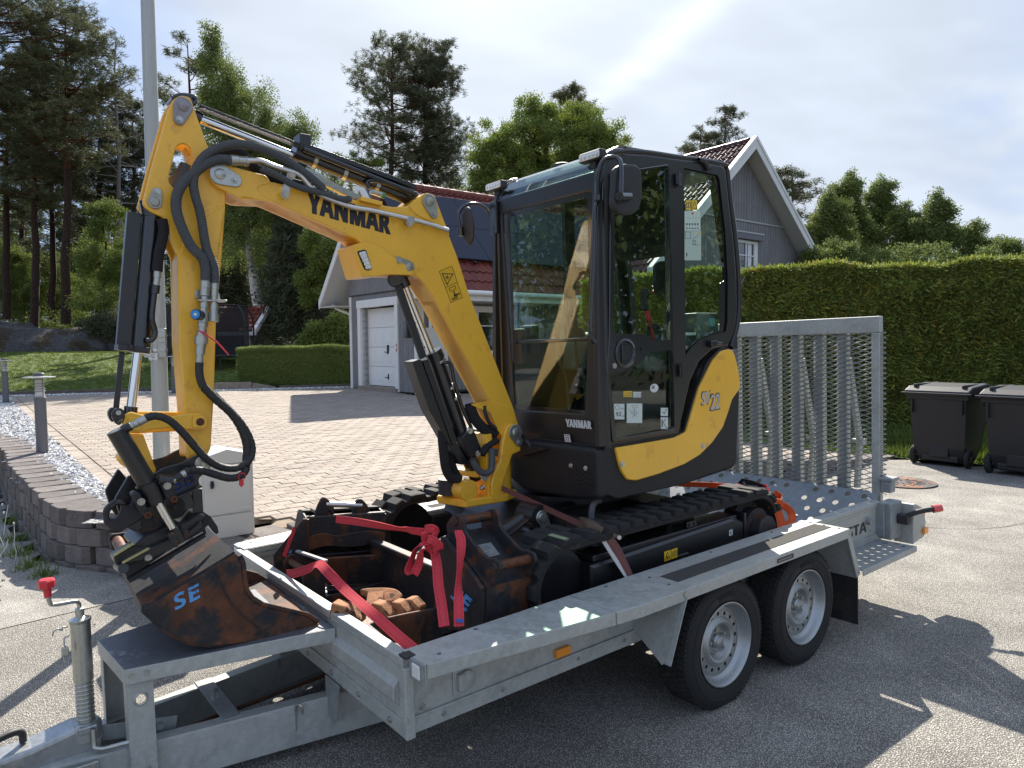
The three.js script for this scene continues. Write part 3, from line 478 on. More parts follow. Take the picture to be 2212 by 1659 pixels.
{
const lawn = structure('lawn');
const inside = (x, z) => { const [a, , b] = toH([x, 0, z]); return b < farEdge(Math.min(a, 0)) - 0.05 && -z < 33.5 + 1.5 * vnoise(x * 0.4 + 50, 3, 999) && x < -1.5 + (-z - 20) * 0.3 && a < 9; };
part(lawn, 'turf', draped(inside, -34, 3, -36, -15, 0.3, (x, z) => hillY(x, -z) + 0.012), M.grass);
const N = 26000, o = new THREE.Object3D(), P = [];
for (let k = 0; k < 4; k++) { const a = k * 1.7, c = Math.cos(a) * 0.028, s = Math.sin(a) * 0.028; P.push(c - 0.012, 0, s, c + 0.012, 0, s, c * 2.2, 0.075, s * 2.2); }
const g = new THREE.BufferGeometry(); g.setAttribute('position', new THREE.Float32BufferAttribute(P, 3)); g.computeVertexNormals();
const im = new THREE.InstancedMesh(g, M.blade, N); let n = 0;
for (let i = 0; i < 300000 && n < N; i++) { const z = -16 - Math.pow(rnd(), 1.4) * 16, x = rr(-24, 0); if (!inside(x, z)) continue; o.position.set(x, hillY(x, -z) + 0.01, z); o.rotation.set(0, rr(0, 6), 0); const s = rr(0.5, 1.1); o.scale.set(s, s * rr(0.6, 1.1), s); o.updateMatrix(); im.setMatrixAt(n, o.matrix); const k = rr(0.8, 1.2); im.setColorAt(n, lin(k * rr(0.9, 1.2), k, k * 0.9)); n++; }
im.count = n; im.name = 'grass'; im.userData.kind = 'stuff'; im.receiveShadow = im.castShadow = true; lawn.add(im);
// grass verge under the tall hedge to the right
const verge = structure('verge');
part(verge, 'turf', sheet([[1.6, -14.0], [3.2, -11.5], [5.4, -10.35], [6.9, -9.05], [12, -8.75], [30, -8.2], [30, -13], [9.5, -14.2], [2, -16.5]], 0.015), M.grass);
const vi = new THREE.InstancedMesh(g, M.blade, 9000); let m = 0;
for (let i = 0; i < 90000 && m < 9000; i++) { const x = rr(4.5, 13), z = -rr(9, 14.2); if (-z < 10.4 - (x - 5.4) * 0.75 || -z < 8.9) continue; o.position.set(x, 0.015, z); o.rotation.set(0, rr(0, 6), 0); const s = rr(0.8, 2.0); o.scale.set(s, s * rr(0.7, 1.2), s); o.updateMatrix(); vi.setMatrixAt(m, o.matrix); const k = rr(0.7, 1.1); vi.setColorAt(m, lin(k, k, k * 0.9)); m++; }
vi.count = m; vi.name = 'grass'; vi.userData.kind = 'stuff'; verge.add(vi);
}
// -------- rock outcrop at the edge of the wood
{
const r = structure('rock_outcrop', [0, 0, 0], 'W');
const g = new THREE.SphereGeometry(1, 64, 32), p = g.attributes.position;
for (let i = 0; i < p.count; i++) { const x = p.getX(i), y = p.getY(i), z = p.getZ(i), k = 1 + 0.35 * (fbm(x * 0.12 + 0.5, (y + z) * 0.12 + 0.5, 16, 4, 3) - 0.5) + 0.2 * (fbm(x * 0.3 + 0.5, z * 0.3 + y * 0.2 + 0.5, 16, 3, 9) - 0.5); p.setXYZ(i, x * k, y * k, z * k); }
g.computeVertexNormals();
const mk = (x, y, z, a, b, c) => metres(g.clone().scale(a, b, c).translate(x, y, z));
part(r, 'rock', [mk(-22.8, 1.3, -32.5, 5.2, 1.5, 2.6), mk(-19.6, 1.5, -34, 3.6, 1.25, 2.2), mk(-26, 1.6, -33.5, 4, 1.8, 3)], M.rock);
}
// -------- manhole cover in the road
{
const c = wy(1948, 1043, 0), t = thing('manhole_cover', 'round rusty iron manhole cover in the road near the bins', 'manhole cover', [c[0], 0, c[2]], null, 'W');
const at = (g) => g.translate(c[0], 0, c[2]);
part(t, 'frame', at(metres(new THREE.RingGeometry(0.30, 0.37, 40, 1).rotateX(-Math.PI / 2).translate(0, 0.016, 0))), M.iron);
part(t, 'lid', at(turned([0, 0.002, 0], [0, 1, 0], [[0.295, 0], [0.295, 0.012], [0, 0.012]], 40)), M.iron);
const rib = []; for (let i = 0; i < 16; i++) { const a = i / 16 * 6.283; rib.push(metres(new THREE.BoxGeometry(0.09, 0.008, 0.02).translate(0.2, 0.016, 0).rotateY(a))); if (i % 2) rib.push(metres(new THREE.BoxGeometry(0.06, 0.008, 0.02).translate(0.1, 0.016, 0).rotateY(a))); }
part(t, 'rib', rib.map(at), M.iron);
}
// ------------------------------------------------------------------ house (frame H: a along the ridge, y, b to the street)
const hB = (x, y, b) => { const v = ray(camRot, x, y), o = V(0, EYE, 0).sub(HO), t = (b - o.dot(HB)) / v.dot(HB); const p = o.addScaledVector(v, t); return [p.dot(HA), p.y, p.dot(HB)]; };
const hA = (x, y, a) => { const v = ray(camRot, x, y), o = V(0, EYE, 0).sub(HO), t = (a - o.dot(HA)) / v.dot(HA); const p = o.addScaledVector(v, t); return [p.dot(HA), p.y, p.dot(HB)]; };
// one pantile, u across 0.2, along the slope 0.36, in the frame (across x, out y, down-slope z)
const tileGeo = (() => {
const P = [], n = 6, w = 0.205, prof = Array.from({ length: n + 1 }, (_, i) => [i / n * w - w / 2, 0.024 * Math.cos(i / n * Math.PI * 2) + 0.006 * Math.sin(i / n * Math.PI * 2)]);
for (let i = 0; i < n; i++) { const [x0, y0] = prof[i], [x1, y1] = prof[i + 1], z0 = -0.19, z1 = 0.19, k = 0.032; P.push(x0, y0, z0, x0, y0 + k, z1, x1, y1 + k, z1, x0, y0, z0, x1, y1 + k, z1, x1, y1, z0, x0, y0 + k, z1, x0, y0 + k - 0.022, z1, x1, y1 + k - 0.022, z1, x0, y0 + k, z1, x1, y1 + k - 0.022, z1, x1, y1 + k, z1); }
const g = new THREE.BufferGeometry(); g.setAttribute('position', new THREE.Float32BufferAttribute(P, 3)); g.computeVertexNormals(); return metres(g);
})();
// lay tiles on a roof plane: origin at the eave's start, across and up-slope unit vectors, sizes; returns matrices
function tileRows(o, ac, up, w, l, skip) {
const out = [], A = V(...ac), U = V(...up), N = U.clone().cross(A).normalize().multiplyScalar(1); if (N.y < 0) N.negate();
for (let r = 0; r * 0.335 < l - 0.1; r++) for (let c = 0; (c + 0.5) * 0.2 < w; c++) {
const u = (c + 0.5) * 0.2, v = (r + 0.5) * 0.335; if (skip && skip(u, v)) continue;
const p = V(...o).addScaledVector(A, u).addScaledVector(U, v).addScaledVector(N, 0.03);
const X = U.clone().negate().cross(N).multiplyScalar(-1); const m = new THREE.Matrix4().makeBasis(N.clone().cross(U.clone().negate()), N, U.clone().negate()); m.setPosition(p); out.push(m);
}
return out;
}
function addTiles(parent, mats, mm, most) {
const b = BASE.get(parent), off = new THREE.Matrix4().makeTranslation(-b[0], -b[1], -b[2]);
mats.slice(0, most).forEach((m) => { const t = new THREE.Mesh(tileGeo, pick(mm)); t.name = 'roof_tile'; t.castShadow = t.receiveShadow = true; off.clone().multiply(m).decompose(t.position, t.quaternion, t.scale); t.position.y += rr(-0.003, 0.003); parent.add(t); });
const rest = mats.slice(most); if (!rest.length) return;
const im = new THREE.InstancedMesh(tileGeo, mm[0], rest.length); rest.forEach((m, i) => { im.setMatrixAt(i, off.clone().multiply(m)); const k = rr(0.8, 1.15); im.setColorAt(i, lin(k, k * 0.95, k * 0.95)); }); im.name = 'roof_tiles'; im.userData.kind = 'stuff'; im.castShadow = im.receiveShadow = true; parent.add(im);
}
const boardsX = (parent, b, a0, a1, y0, yTop, w, out = 0.022) => {   // vertical boards on a wall of constant b
for (let a = a0; a < a1 - 0.02; a += w) { const e = Math.min(a + w - 0.012, a1), t0 = yTop(a), t1 = yTop(e); if (Math.max(t0, t1) < y0 + 0.03) continue; part(parent, 'board', ext([[a, y0], [e, y0], [e, Math.max(t1, y0 + 0.01)], [a, Math.max(t0, y0 + 0.01)]], b, b + out, { bevel: 0.002 }), pick(M.greyWood)); }
};
const boardsZ = (parent, a, b0, b1, y0, yTop, w, out = 0.022) => {
for (let b = b0; b < b1 - 0.02; b += w) { const e = Math.min(b + w - 0.012, b1), t0 = yTop(b), t1 = yTop(e); if (Math.max(t0, t1) < y0 + 0.03) continue; part(parent, 'board', extX([[b, y0], [e, y0], [e, Math.max(t1, y0 + 0.01)], [b, Math.max(t0, y0 + 0.01)]], a - out, a, { bevel: 0.002 }), pick(M.greyWood)); }
};
{
const h = thing('house', 'grey board house with white trim, red tiled roof and a garage in its gable', 'house', [0, 0, 0], null, 'H');
const rb = -1.77, ry = 5.2, ey = 2.37, half = 2.57, sl = (ry - ey) / half;        // garage wing: ridge along a
const wa = 11.37, wy0 = 7.42, wsl = 0.888, wb = 1.0, whalf = 4.3;                 // cross wing: gable to the street
// garage wing body
const door = { b0: -2.86, b1: -1.02, y1: 2.12 };
const gTop = (b) => ey + sl * (half - Math.abs(b - rb)) - 0.13;
part(h, 'wall', [extX([[-3.5, 0], [door.b0, 0], [door.b0, 2.14], [door.b1, 2.14], [door.b1, 0], [-0.02, 0], [-0.02, gTop(-0.02)], [rb, gTop(rb)], [-3.5, gTop(-3.5)]], 0, 0.16, { bevel: 0 }),
box(0.16, 9.5, 0, ey + 0.3, -0.16, -0.02, 0), box(0.16, 9.5, 0, ey + 0.3, -3.5, -3.36, 0), box(0.9, 0.95, 0, 2.5, -3.36, -0.16, 0), box(0.16, 0.9, 2.14, 2.2, door.b0 - 0.3, door.b1 + 0.3, 0), box(0.16, 0.9, -0.1, 0.06, -3.36, -0.16, 0)], M.darkGap);
boardsZ(h, 0, -3.42, door.b0 - 0.16, 0.02, () => 2.5, 0.118);
boardsZ(h, 0, door.b1 + 0.14, -0.12, 0.02, () => 2.5, 0.118);
boardsZ(h, 0, door.b0 - 0.16, door.b1 + 0.14, 2.33, () => 2.5, 0.118);
boardsZ(h, -0.03, -3.53, 0, 2.5, (b) => gTop(b) - 0.02, 0.104, 0.024);
part(h, 'drip_board', box(-0.05, -0.002, 2.47, 2.5, -3.53, 0), M.darkGap);
for (const [b0, b1] of [[-3.56, -3.43], [-0.13, 0.0]]) part(h, 'corner_board', box(-0.035, 0.0, -0.02, 2.47, b0, b1), M.whitePaint);
part(h, 'corner_board', box(0.0, 0.15, -0.02, 2.42, -0.02, 0.03), M.whitePaint);
part(h, 'corner_board', box(0.0, 0.15, -0.02, 2.42, -3.56, -3.5), M.whitePaint);
const fr = part(h, 'garage_door_frame', [box(-0.06, 0.2, 0, 2.14, door.b0 - 0.17, door.b0, 0.004), box(-0.06, 0.2, 0, 2.14, door.b1, door.b1 + 0.15, 0.004), box(-0.07, 0.2, 2.14, 2.34, door.b0 - 0.2, door.b1 + 0.18, 0.004)], M.whitePaint);
part(fr, 'notice', quad([-0.064, 1.2, -0.96], [-0.064, 1.2, -0.89], [-0.064, 0.98, -0.89], [-0.064, 0.98, -0.96]), print(32, 96, (x, w, H) => { x.fillStyle = '#d8d4cc'; x.fillRect(0, 0, w, H); x.fillStyle = '#b5532f'; x.fillRect(4, 6, 24, 28); x.fillRect(4, 56, 24, 34); }));
{
const dw = door.b1 - door.b0, ph = (door.y1 - 0.1) / 4;
const dr = part(h, 'garage_door', box(0.2, 0.24, 0.1, door.y1, door.b0, door.b1, 0), M.darkGap);
for (let i = 0; i < 4; i++) {
const y = 0.1 + i * ph, pn = part(dr, 'door_panel', box(0.175, 0.198, y + 0.004, y + ph - 0.004, door.b0 + 0.01, door.b1 - 0.01, 0.006), M.white);
}
const cas = []; for (let i = 0; i < 4; i++) for (let k = 0; k < 4; k++) { const y = 0.1 + (i + 0.5) * ph, b = door.b0 + dw * (k + 0.5) / 4; cas.push(box(0.168, 0.18, y - 0.15, y + 0.15, b - dw / 8 + 0.06, b + dw / 8 - 0.06, 0.008), box(0.162, 0.17, y - 0.10, y + 0.10, b - dw / 8 + 0.11, b + dw / 8 - 0.11, 0.008)); }
part(dr, 'raised_casing', cas, M.white);
const hb = mix(door.b0, door.b1, 0.60);
part(dr, 'handle', [box(0.13, 0.175, 0.93, 1.16, hb - 0.02, hb + 0.02, 0.006), cyl([0.12, 0.98, hb], [0.12, 0.98, hb - 0.12], 0.013)], M.blackGloss);
part(dr, 'handle', [box(0.14, 0.175, 0.28, 0.42, hb - 0.02, hb + 0.02, 0.006), cyl([0.12, 0.33, hb], [0.12, 0.33, hb - 0.1], 0.013)], M.blackGloss);
part(h, 'threshold', box(-0.12, 0.2, -0.05, 0.09, door.b0 - 0.1, door.b1 + 0.12), M.kerbPale);
}
// roof of the garage wing
const roofSlab = (s) => { const b0 = rb, b1 = rb + s * (half + 0.0); return extX([[b0, ry], [b1, ey], [b1, ey - 0.16], [b0, ry - 0.16]], -0.52, 9.2, { bevel: 0 }); };
const roof = part(h, 'roof', [roofSlab(1), roofSlab(-1)], M.soffit);
const bargeT = (s) => extX([[rb, ry + 0.05], [rb + s * (half + 0.03), ey + 0.03], [rb + s * (half + 0.03), ey - 0.2], [rb, ry - 0.22]], -0.56, -0.52, { bevel: 0.003 });
part(roof, 'barge_board', [bargeT(-1)], M.whitePaint); part(roof, 'barge_board', [bargeT(1)], M.whitePaint);
part(roof, 'soffit_return', box(-0.52, 0.0, ey - 0.17, ey - 0.14, rb - half, -3.5, 0), M.soffit);
const L = Math.hypot(half, ry - ey), up1 = [0, (ry - ey) / L, -half / L], up2 = [0, (ry - ey) / L, half / L];
const pan = { u0: 0.25, u1: 9.0, v0: 0.98, v1: L - 0.42 };
addTiles(roof, tileRows([-0.5, ey + 0.02, rb + half], [1, 0, 0], up1, 9.4, L, (u, v) => u > pan.u0 + 0.25 && u < pan.u1 - 0.25 && v > pan.v0 + 0.25 && v < pan.v1 - 0.25), M.tile, 190);
part(roof, 'roof_slope_back', extX([[rb, ry + 0.05], [rb - half, ey + 0.05], [rb - half, ey + 0.01], [rb, ry + 0.01]], -0.5, 9, { bevel: 0 }), M.tile[0]);
for (let a = -0.45; a < 8.6; a += 0.42) part(roof, 'ridge_tile', turned([a, ry + 0.03, rb], [a + 1, ry + 0.03, rb], [[0.1, 0], [0.115, 0.02], [0.11, 0.44]], 12), pick(M.tile));
const O = V(-0.5, ey + 0.02, rb + half), U = V(...up1), N = V(0, half / L, (ry - ey) / L);
const nC = 8, nR = 2, pw = (pan.u1 - pan.u0) / nC, ph = (pan.v1 - pan.v0) / nR;
for (let r = 0; r < nR; r++) for (let c = 0; c < nC; c++) {
const u = pan.u0 + (c + 0.5) * pw, v = pan.v0 + (r + 0.5) * ph, m = new THREE.Matrix4().makeBasis(V(1, 0, 0), U, N); m.setPosition(O.clone().addScaledVector(V(1, 0, 0), u).addScaledVector(U, v).addScaledVector(N, 0.14));
part(roof, 'solar_panel', box(-pw / 2 + 0.006, pw / 2 - 0.006, -ph / 2 + 0.006, ph / 2 - 0.006, -0.02, 0.015, 0.004).applyMatrix4(m), M.solar);
}
part(roof, 'panel_hook', Array.from({ length: 16 }, (_, i) => box(-0.03 + 0.3 + i * 0.56, 0.03 + 0.3 + i * 0.56, -0.05, 0.02, -0.03, 0.03).applyMatrix4(new THREE.Matrix4().makeBasis(V(1, 0, 0), U, N).setPosition(O.clone().addScaledVector(U, pan.v0 - 0.05).addScaledVector(N, 0.10)))), M.solarEdge);
// gutters, downpipes, fascia
part(h, 'gutter', [tube([[-0.5, ey - 0.02, rb + half + 0.07], [4, ey - 0.02, rb + half + 0.07], [9, ey - 0.02, rb + half + 0.07]], 0.062, 8, 10)], M.whitePaint);
part(h, 'fascia_board', box(-0.52, 7, ey - 0.2, ey - 0.02, rb + half - 0.04, rb + half + 0.004), M.whitePaint);
part(h, 'soffit_board', box(-0.5, 7, ey - 0.2, ey - 0.18, 0, rb + half - 0.04, 0), M.soffit);
part(h, 'downpipe', tube([[0.28, ey - 0.05, rb + half + 0.05], [0.28, ey - 0.16, rb + half], [0.28, ey - 0.42, 0.16], [0.28, ey - 0.6, 0.1], [0.28, 1.2, 0.1], [0.28, 0.1, 0.1]], 0.042, 40, 10, false, 0.2), M.whitePaint);
part(h, 'downpipe', tube([[-0.2, ey - 0.06, rb - half + 0.02], [-0.12, ey - 0.2, -4.1], [0.1, ey - 0.36, -3.75], [0.1, ey - 0.6, -3.62], [0.1, 0.1, -3.62]], 0.042, 40, 10, false, 0.2), M.whitePaint);
// long wall to the street with what hangs on it
boardsX(h, -0.02, 0.16, 7.1, 0.05, () => ey - 0.02, 0.118);
const at = (x, y) => hB(x, y, 0.02);
{ const p = at(903, 708), q = at(945, 790); const mb = part(h, 'meter_cabinet', box(p[0], p[0] + 0.75, q[1], p[1], 0, 0.14, 0.01), M.cabinet); part(mb, 'lock', cyl([p[0] + 0.1, (p[1] + q[1]) / 2, 0.14], [p[0] + 0.1, (p[1] + q[1]) / 2, 0.155], 0.02), M.ink); }
{ const p = at(882, 695); part(h, 'letter_box', box(p[0] - 0.12, p[0] + 0.14, p[1] - 0.38, p[1] + 0.02, 0, 0.14, 0.02), M.blackGloss); }
{ const p = at(872, 645); part(h, 'wall_lamp', [cyl([p[0] + 0.02, p[1] - 0.06, 0.1], [p[0] + 0.02, p[1] + 0.1, 0.1], 0.05), cyl([p[0] + 0.02, p[1], 0], [p[0] + 0.02, p[1], 0.1], 0.02)], M.blackGloss); }
{ const p = at(1005, 655), a0 = p[0] - 0.3; const w = part(h, 'window', [box(a0, a0 + 1.3, 1.95, 2.1, 0, 0.06), box(a0, a0 + 1.3, 0.9, 1.0, 0, 0.06), box(a0, a0 + 0.11, 1.0, 1.95, 0, 0.06), box(a0 + 1.19, a0 + 1.3, 1.0, 1.95, 0, 0.06), box(a0 + 0.62, a0 + 0.68, 1.0, 1.95, 0, 0.05), box(a0 + 0.11, a0 + 1.19, 1.6, 1.63, 0, 0.045)], M.whitePaint); part(w, 'pane', box(a0 + 0.08, a0 + 1.22, 0.98, 1.97, 0.003, 0.02, 0), M.glassHouse); }
// ---- cross wing
const wTop = (a) => wy0 - wsl * Math.abs(a - wa) - 0.25;
part(h, 'wing_wall', [ext([[wa - whalf, 0], [wa + whalf, 0], [wa + whalf, wTop(wa + whalf)], [wa, wTop(wa)], [wa - whalf, wTop(wa - whalf)]], wb - 0.2, wb, { bevel: 0 }), box(wa - whalf, wa - whalf + 0.15, 0, wTop(wa - whalf), -7, wb - 0.2, 0), box(wa + whalf - 0.15, wa + whalf, 0, wTop(wa + whalf), -7, wb - 0.2, 0)], M.darkGap);
const tier = hB(1650, 486, wb + 0.02)[1];
boardsX(h, wb, wa - whalf, wa + whalf, 0.05, (a) => Math.min(tier, wTop(a)), 0.142);
boardsX(h, wb + 0.02, wa - whalf, wa + whalf, tier + 0.05, (a) => wTop(a), 0.142);
const hw = (tier - wTop(wa)) / -wsl; part(h, 'trim_board', box(wa - hw, wa + hw, tier, tier + 0.05, wb, wb + 0.05), M.zinc);
{ const p = hB(1588, 510, wb), q = hB(1632, 590, wb), a0 = q[0] - 1.25, a1 = q[0], y1 = p[1] - 0.1, y0 = y1 - 1.35, w = part(h, 'window', [box(a0, a1, y1 - 0.1, y1, wb + 0.01, wb + 0.08), box(a0, a1, y0, y0 + 0.1, wb + 0.01, wb + 0.08), box(a0, a0 + 0.12, y0, y1, wb + 0.012, wb + 0.078), box(a1 - 0.2, a1, y0, y1, wb + 0.012, wb + 0.078), box(a0 + 0.6, a0 + 0.66, y0, y1, wb + 0.02, wb + 0.06), box(a0, a1, y0 + 0.85, y0 + 0.89, wb + 0.02, wb + 0.06), box(a0, a1, y0 + 0.45, y0 + 0.48, wb + 0.02, wb + 0.06)], M.whitePaint);
part(w, 'pane', box(a0 + 0.08, a1 - 0.1, y0 + 0.06, y1 - 0.06, wb + 0.012, wb + 0.03, 0), M.glassHouse);
part(w, 'curtain', box(a0 + 0.75, a0 + 0.95, y0 + 0.1, y1 - 0.1, wb + 0.031, wb + 0.04), M.white);
part(h, 'window_hood', [box(a0 - 0.12, a1 + 0.14, y1 + 0.02, y1 + 0.2, wb + 0.01, wb + 0.2)], M.bollard); part(h, 'window_hood_strip', [box(a0 - 0.14, a1 + 0.16, y1 + 0.2, y1 + 0.25, wb + 0.01, wb + 0.22)], M.zinc);
part(h, 'balustrade', Array.from({ length: 12 }, (_, i) => box(a0 + 0.02 + i * 0.105, a0 + 0.05 + i * 0.105, y0 - 0.1, y0 + 0.3, wb + 0.12, wb + 0.15)).concat([box(a0 - 0.02, a1, y0 + 0.3, y0 + 0.34, wb + 0.1, wb + 0.17)]), M.whitePaint); }
const vb = 1.52, span = 4.9, wl = Math.hypot(span, span * wsl), wey = wy0 - wsl * span;
const slab = (s) => ext([[wa, wy0], [wa + s * span, wey], [wa + s * span, wey - 0.2], [wa, wy0 - 0.2]], -7, vb - 0.02, { bevel: 0 });
const wr = part(h, 'wing_roof', [slab(1), slab(-1)], M.soffit);
for (const s of [-1, 1]) {
part(wr, 'barge_board', ext([[wa, wy0 + 0.1], [wa + s * (span + 0.03), wey + 0.08], [wa + s * (span + 0.03), wey - 0.22], [wa, wy0 - 0.24]], vb - 0.02, vb + 0.02), M.whitePaint);
part(wr, 'verge_cap', ext([[wa, wy0 + 0.16], [wa + s * (span + 0.05), wey + 0.14], [wa + s * (span + 0.05), wey + 0.02], [wa, wy0 + 0.04]], vb - 0.12, vb + 0.045), M.whitePaint);
}
addTiles(wr, tileRows([wa - span, wey + 0.03, vb - 0.14], [0, 0, -1], [span / wl, span * wsl / wl, 0], 8.3, wl, (u, v) => false).sort((p, q) => q.elements[14] - p.elements[14]), M.tileDark, 290);
part(wr, 'roof_slope_back', ext([[wa, wy0 + 0.06], [wa + span, wey + 0.06], [wa + span, wey + 0.01], [wa, wy0 + 0.01]], -7, vb - 0.13, { bevel: 0 }), M.tileDark[0]);
for (let b = 1.3; b > -6.9; b -= 0.42) part(wr, 'ridge_tile', turned([wa, wy0 + 0.04, b], [wa, wy0 + 0.04, b - 1], [[0.1, 0], [0.115, 0.02], [0.11, 0.44]], 12), pick(M.tileDark));
{ const p = hB(1352, 560, -1.2), q = hB(1385, 488, -1.2); part(h, 'chimney', [box(p[0], p[0] + 1.1, ey, q[1], -1.9, -1.0, 0.01)], M.tileDark[2]); part(h, 'chimney_cap', box(p[0] - 0.06, p[0] + 1.16, q[1], q[1] + 0.08, -1.96, -0.94), M.zincDull); part(h, 'chimney_flashing', box(p[0] + 0.75, p[0] + 1.115, ey, q[1] - 0.02, -1.91, -0.985, 0), M.white); }
}
// ------------------------------------------------------------------ garden shed and trampoline on the lawn
{
const D = 27, X = (x) => (x - 1106) / 1536 * D, gy = 0.86, x0 = X(352), x1 = X(546), t = thing('garden_shed', 'small grey garden shed with red tiled roof and white verge behind the trampoline', 'shed', [(x0 + x1) / 2, gy, -D - 1], null, 'W');
const ry = 3.25, ey = 2.3;
part(t, 'wall', [box(x0 + 0.1, x1 - 0.1, gy - 0.1, ey, -D - 2.4, -D - 0.5, 0)], M.darkGap);
for (let y = gy; y < ey - 0.05; y += 0.14) part(t, 'board', box(x0 + 0.08, x1 - 0.08, y, y + 0.13, -D - 0.5, -D - 0.475), pick(M.greyWood));
part(t, 'wall_side', extX([[-D - 2.4, gy], [-D - 0.5, gy], [-D - 0.5, ey], [-D - 1.45, ry - 0.1], [-D - 2.4, ey]], x1 - 0.1, x1 - 0.07, { bevel: 0 }), M.greyWood[1]);
const roof = part(t, 'roof', [extX([[-D - 1.45, ry], [-D + 0.15, ey], [-D + 0.15, ey - 0.09], [-D - 1.45, ry - 0.09]], x0, x1 + 0.1, { bevel: 0 }), extX([[-D - 1.45, ry], [-D - 3.05, ey], [-D - 3.05, ey - 0.09], [-D - 1.45, ry - 0.09]], x0, x1 + 0.1, { bevel: 0 })], M.soffit);
const l = Math.hypot(1.6, ry - ey); addTiles(roof, tileRows([x0, ey + 0.01, -D + 0.15], [1, 0, 0], [0, (ry - ey) / l, -1.6 / l], x1 - x0 + 0.1, l), M.tile, 90);
part(roof, 'verge_board', extX([[-D - 1.45, ry + 0.1], [-D + 0.2, ey + 0.1], [-D + 0.2, ey - 0.12], [-D - 1.45, ry - 0.12]], x1 + 0.1, x1 + 0.24), M.whitePaint);
part(roof, 'eave_board', box(x0, x1 + 0.24, ey - 0.14, ey + 0.0, -D + 0.15, -D + 0.19), M.whitePaint);
for (const x of [X(412), X(446), x1 - 0.12]) part(t, 'post', box(x - 0.06, x + 0.06, gy, ey - 0.1, -D - 0.02, -D + 0.08), M.whitePaint);
}
{
const D = 24.5, cx = (446 - 1106) / 1536 * D, gy = 0.80, t = thing('trampoline', 'round black garden trampoline with a tall safety net on the lawn', 'trampoline', [cx, gy, -D], null, 'W'), R = 1.62, py = gy + 0.62;
part(t, 'pad', turned([cx, py, -D], [cx, py + 1, -D], [[R - 0.28, 0.02], [R - 0.28, 0.05], [R, 0.05], [R + 0.02, 0.02], [R, -0.04], [R - 0.28, 0.0]], 48), M.hoseBlack);
part(t, 'mat', turned([cx, py, -D], [cx, py + 1, -D], [[R - 0.27, 0.0], [0, 0.0]], 40), M.net);
for (let i = 0; i < 6; i++) { const a = i / 6 * 6.283 + 0.35, c = Math.cos(a), s = Math.sin(a); part(t, 'net_pole', tube([[cx + c * (R + 0.05), gy, -D + s * (R + 0.05)], [cx + c * (R + 0.05), py + 0.6, -D + s * (R + 0.05)], [cx + c * (R + 0.02), py + 1.35, -D + s * (R + 0.02)], [cx + c * (R - 0.22), py + 1.72, -D + s * (R - 0.22)]], 0.03, 20, 8), M.hoseBlack); }
for (let i = 0; i < 3; i++) { const a = i / 3 * 6.283 + 0.9, c = Math.cos(a), s = Math.sin(a), e = Math.cos(a + 0.8), f = Math.sin(a + 0.8); part(t, 'leg', tube([[cx + c * (R - 0.05), py, -D + s * (R - 0.05)], [cx + c * (R - 0.02), gy + 0.03, -D + s * (R - 0.02)], [cx + e * (R - 0.02), gy + 0.03, -D + f * (R - 0.02)], [cx + e * (R - 0.05), py, -D + f * (R - 0.05)]], 0.028, 30, 8, false, 0.1), M.hoseBlack); }
part(t, 'safety_net', turned([cx, py, -D], [cx, py + 1, -D], [[R - 0.2, 0.05], [R - 0.2, 0.9], [R - 0.22, 1.7]], 48), M.net);
part(t, 'top_ring', tube(circle(cx, -D, R - 0.22, 24).map(([x, z]) => [x, py + 1.7, z]), 0.03, 48, 8, true), M.hoseBlack);
}
// ------------------------------------------------------------------ garden bollard lights
{
const make = (label, x, y, Y, base) => {
const p = wy(x, y, Y), t = thing('bollard_light', label, 'bollard light', p, 'bollard lights in the white gravel', 'W'), at = (g) => g.translate(...p), H = 0.99;
part(t, 'post', at(turned([0, 0, 0], [0, 1, 0], [[0.062, 0], [0.062, 0.66], [0.066, 0.665], [0.066, 0.685], [0.05, 0.69], [0, 0.69]], 28)), M.bollard);
part(t, 'foot', at(turned([0, 0, 0], [0, 1, 0], [[0.11, 0], [0.105, 0.025], [0.066, 0.035]], 28)), M.blackGloss);
part(t, 'diffuser', at(cyl([0, 0.69, 0], [0, 0.90, 0], 0.047, 0.047, 24, true)), M.frost);
part(t, 'inner_tube', at(cyl([0, 0.69, 0], [0, 0.90, 0], 0.018)), M.white);
part(t, 'ring', [0.70, 0.765, 0.795, 0.825, 0.855].map((k) => at(metres(new THREE.TorusGeometry(0.058, 0.0035, 6, 28).rotateX(Math.PI / 2).translate(0, k, 0).toNonIndexed()))), M.bollard);
part(t, 'rod', [0, 1, 2].map((k) => at(cyl([0.058 * Math.cos(k * 2.1 + 0.4), 0.68, 0.058 * Math.sin(k * 2.1 + 0.4)], [0.058 * Math.cos(k * 2.1 + 0.4), 0.94, 0.058 * Math.sin(k * 2.1 + 0.4)], 0.004, 0.004, 6))), M.bollard);
part(t, 'shade', at(turned([0, 0, 0], [0, 1, 0], [[0.048, 0.915], [0.165, 0.925], [0.168, 0.93], [0.165, 0.936], [0.055, 0.945]], 40)), M.alu);
part(t, 'cap', at(turned([0, 0, 0], [0, 1, 0], [[0.055, 0.93], [0.055, 0.972], [0.045, 0.985], [0, 0.988]], 24)), M.bollard);
return t;
};
make('grey bollard light with flat disc shade, nearest, above the retaining wall', 92, 983, 0.43);
make('grey bollard light with flat disc shade cut by the left picture edge', 13, 871, 0.53);
make('grey bollard light half hidden behind the yellow excavator arm by the lawn', 377, 849, 0.55);
}
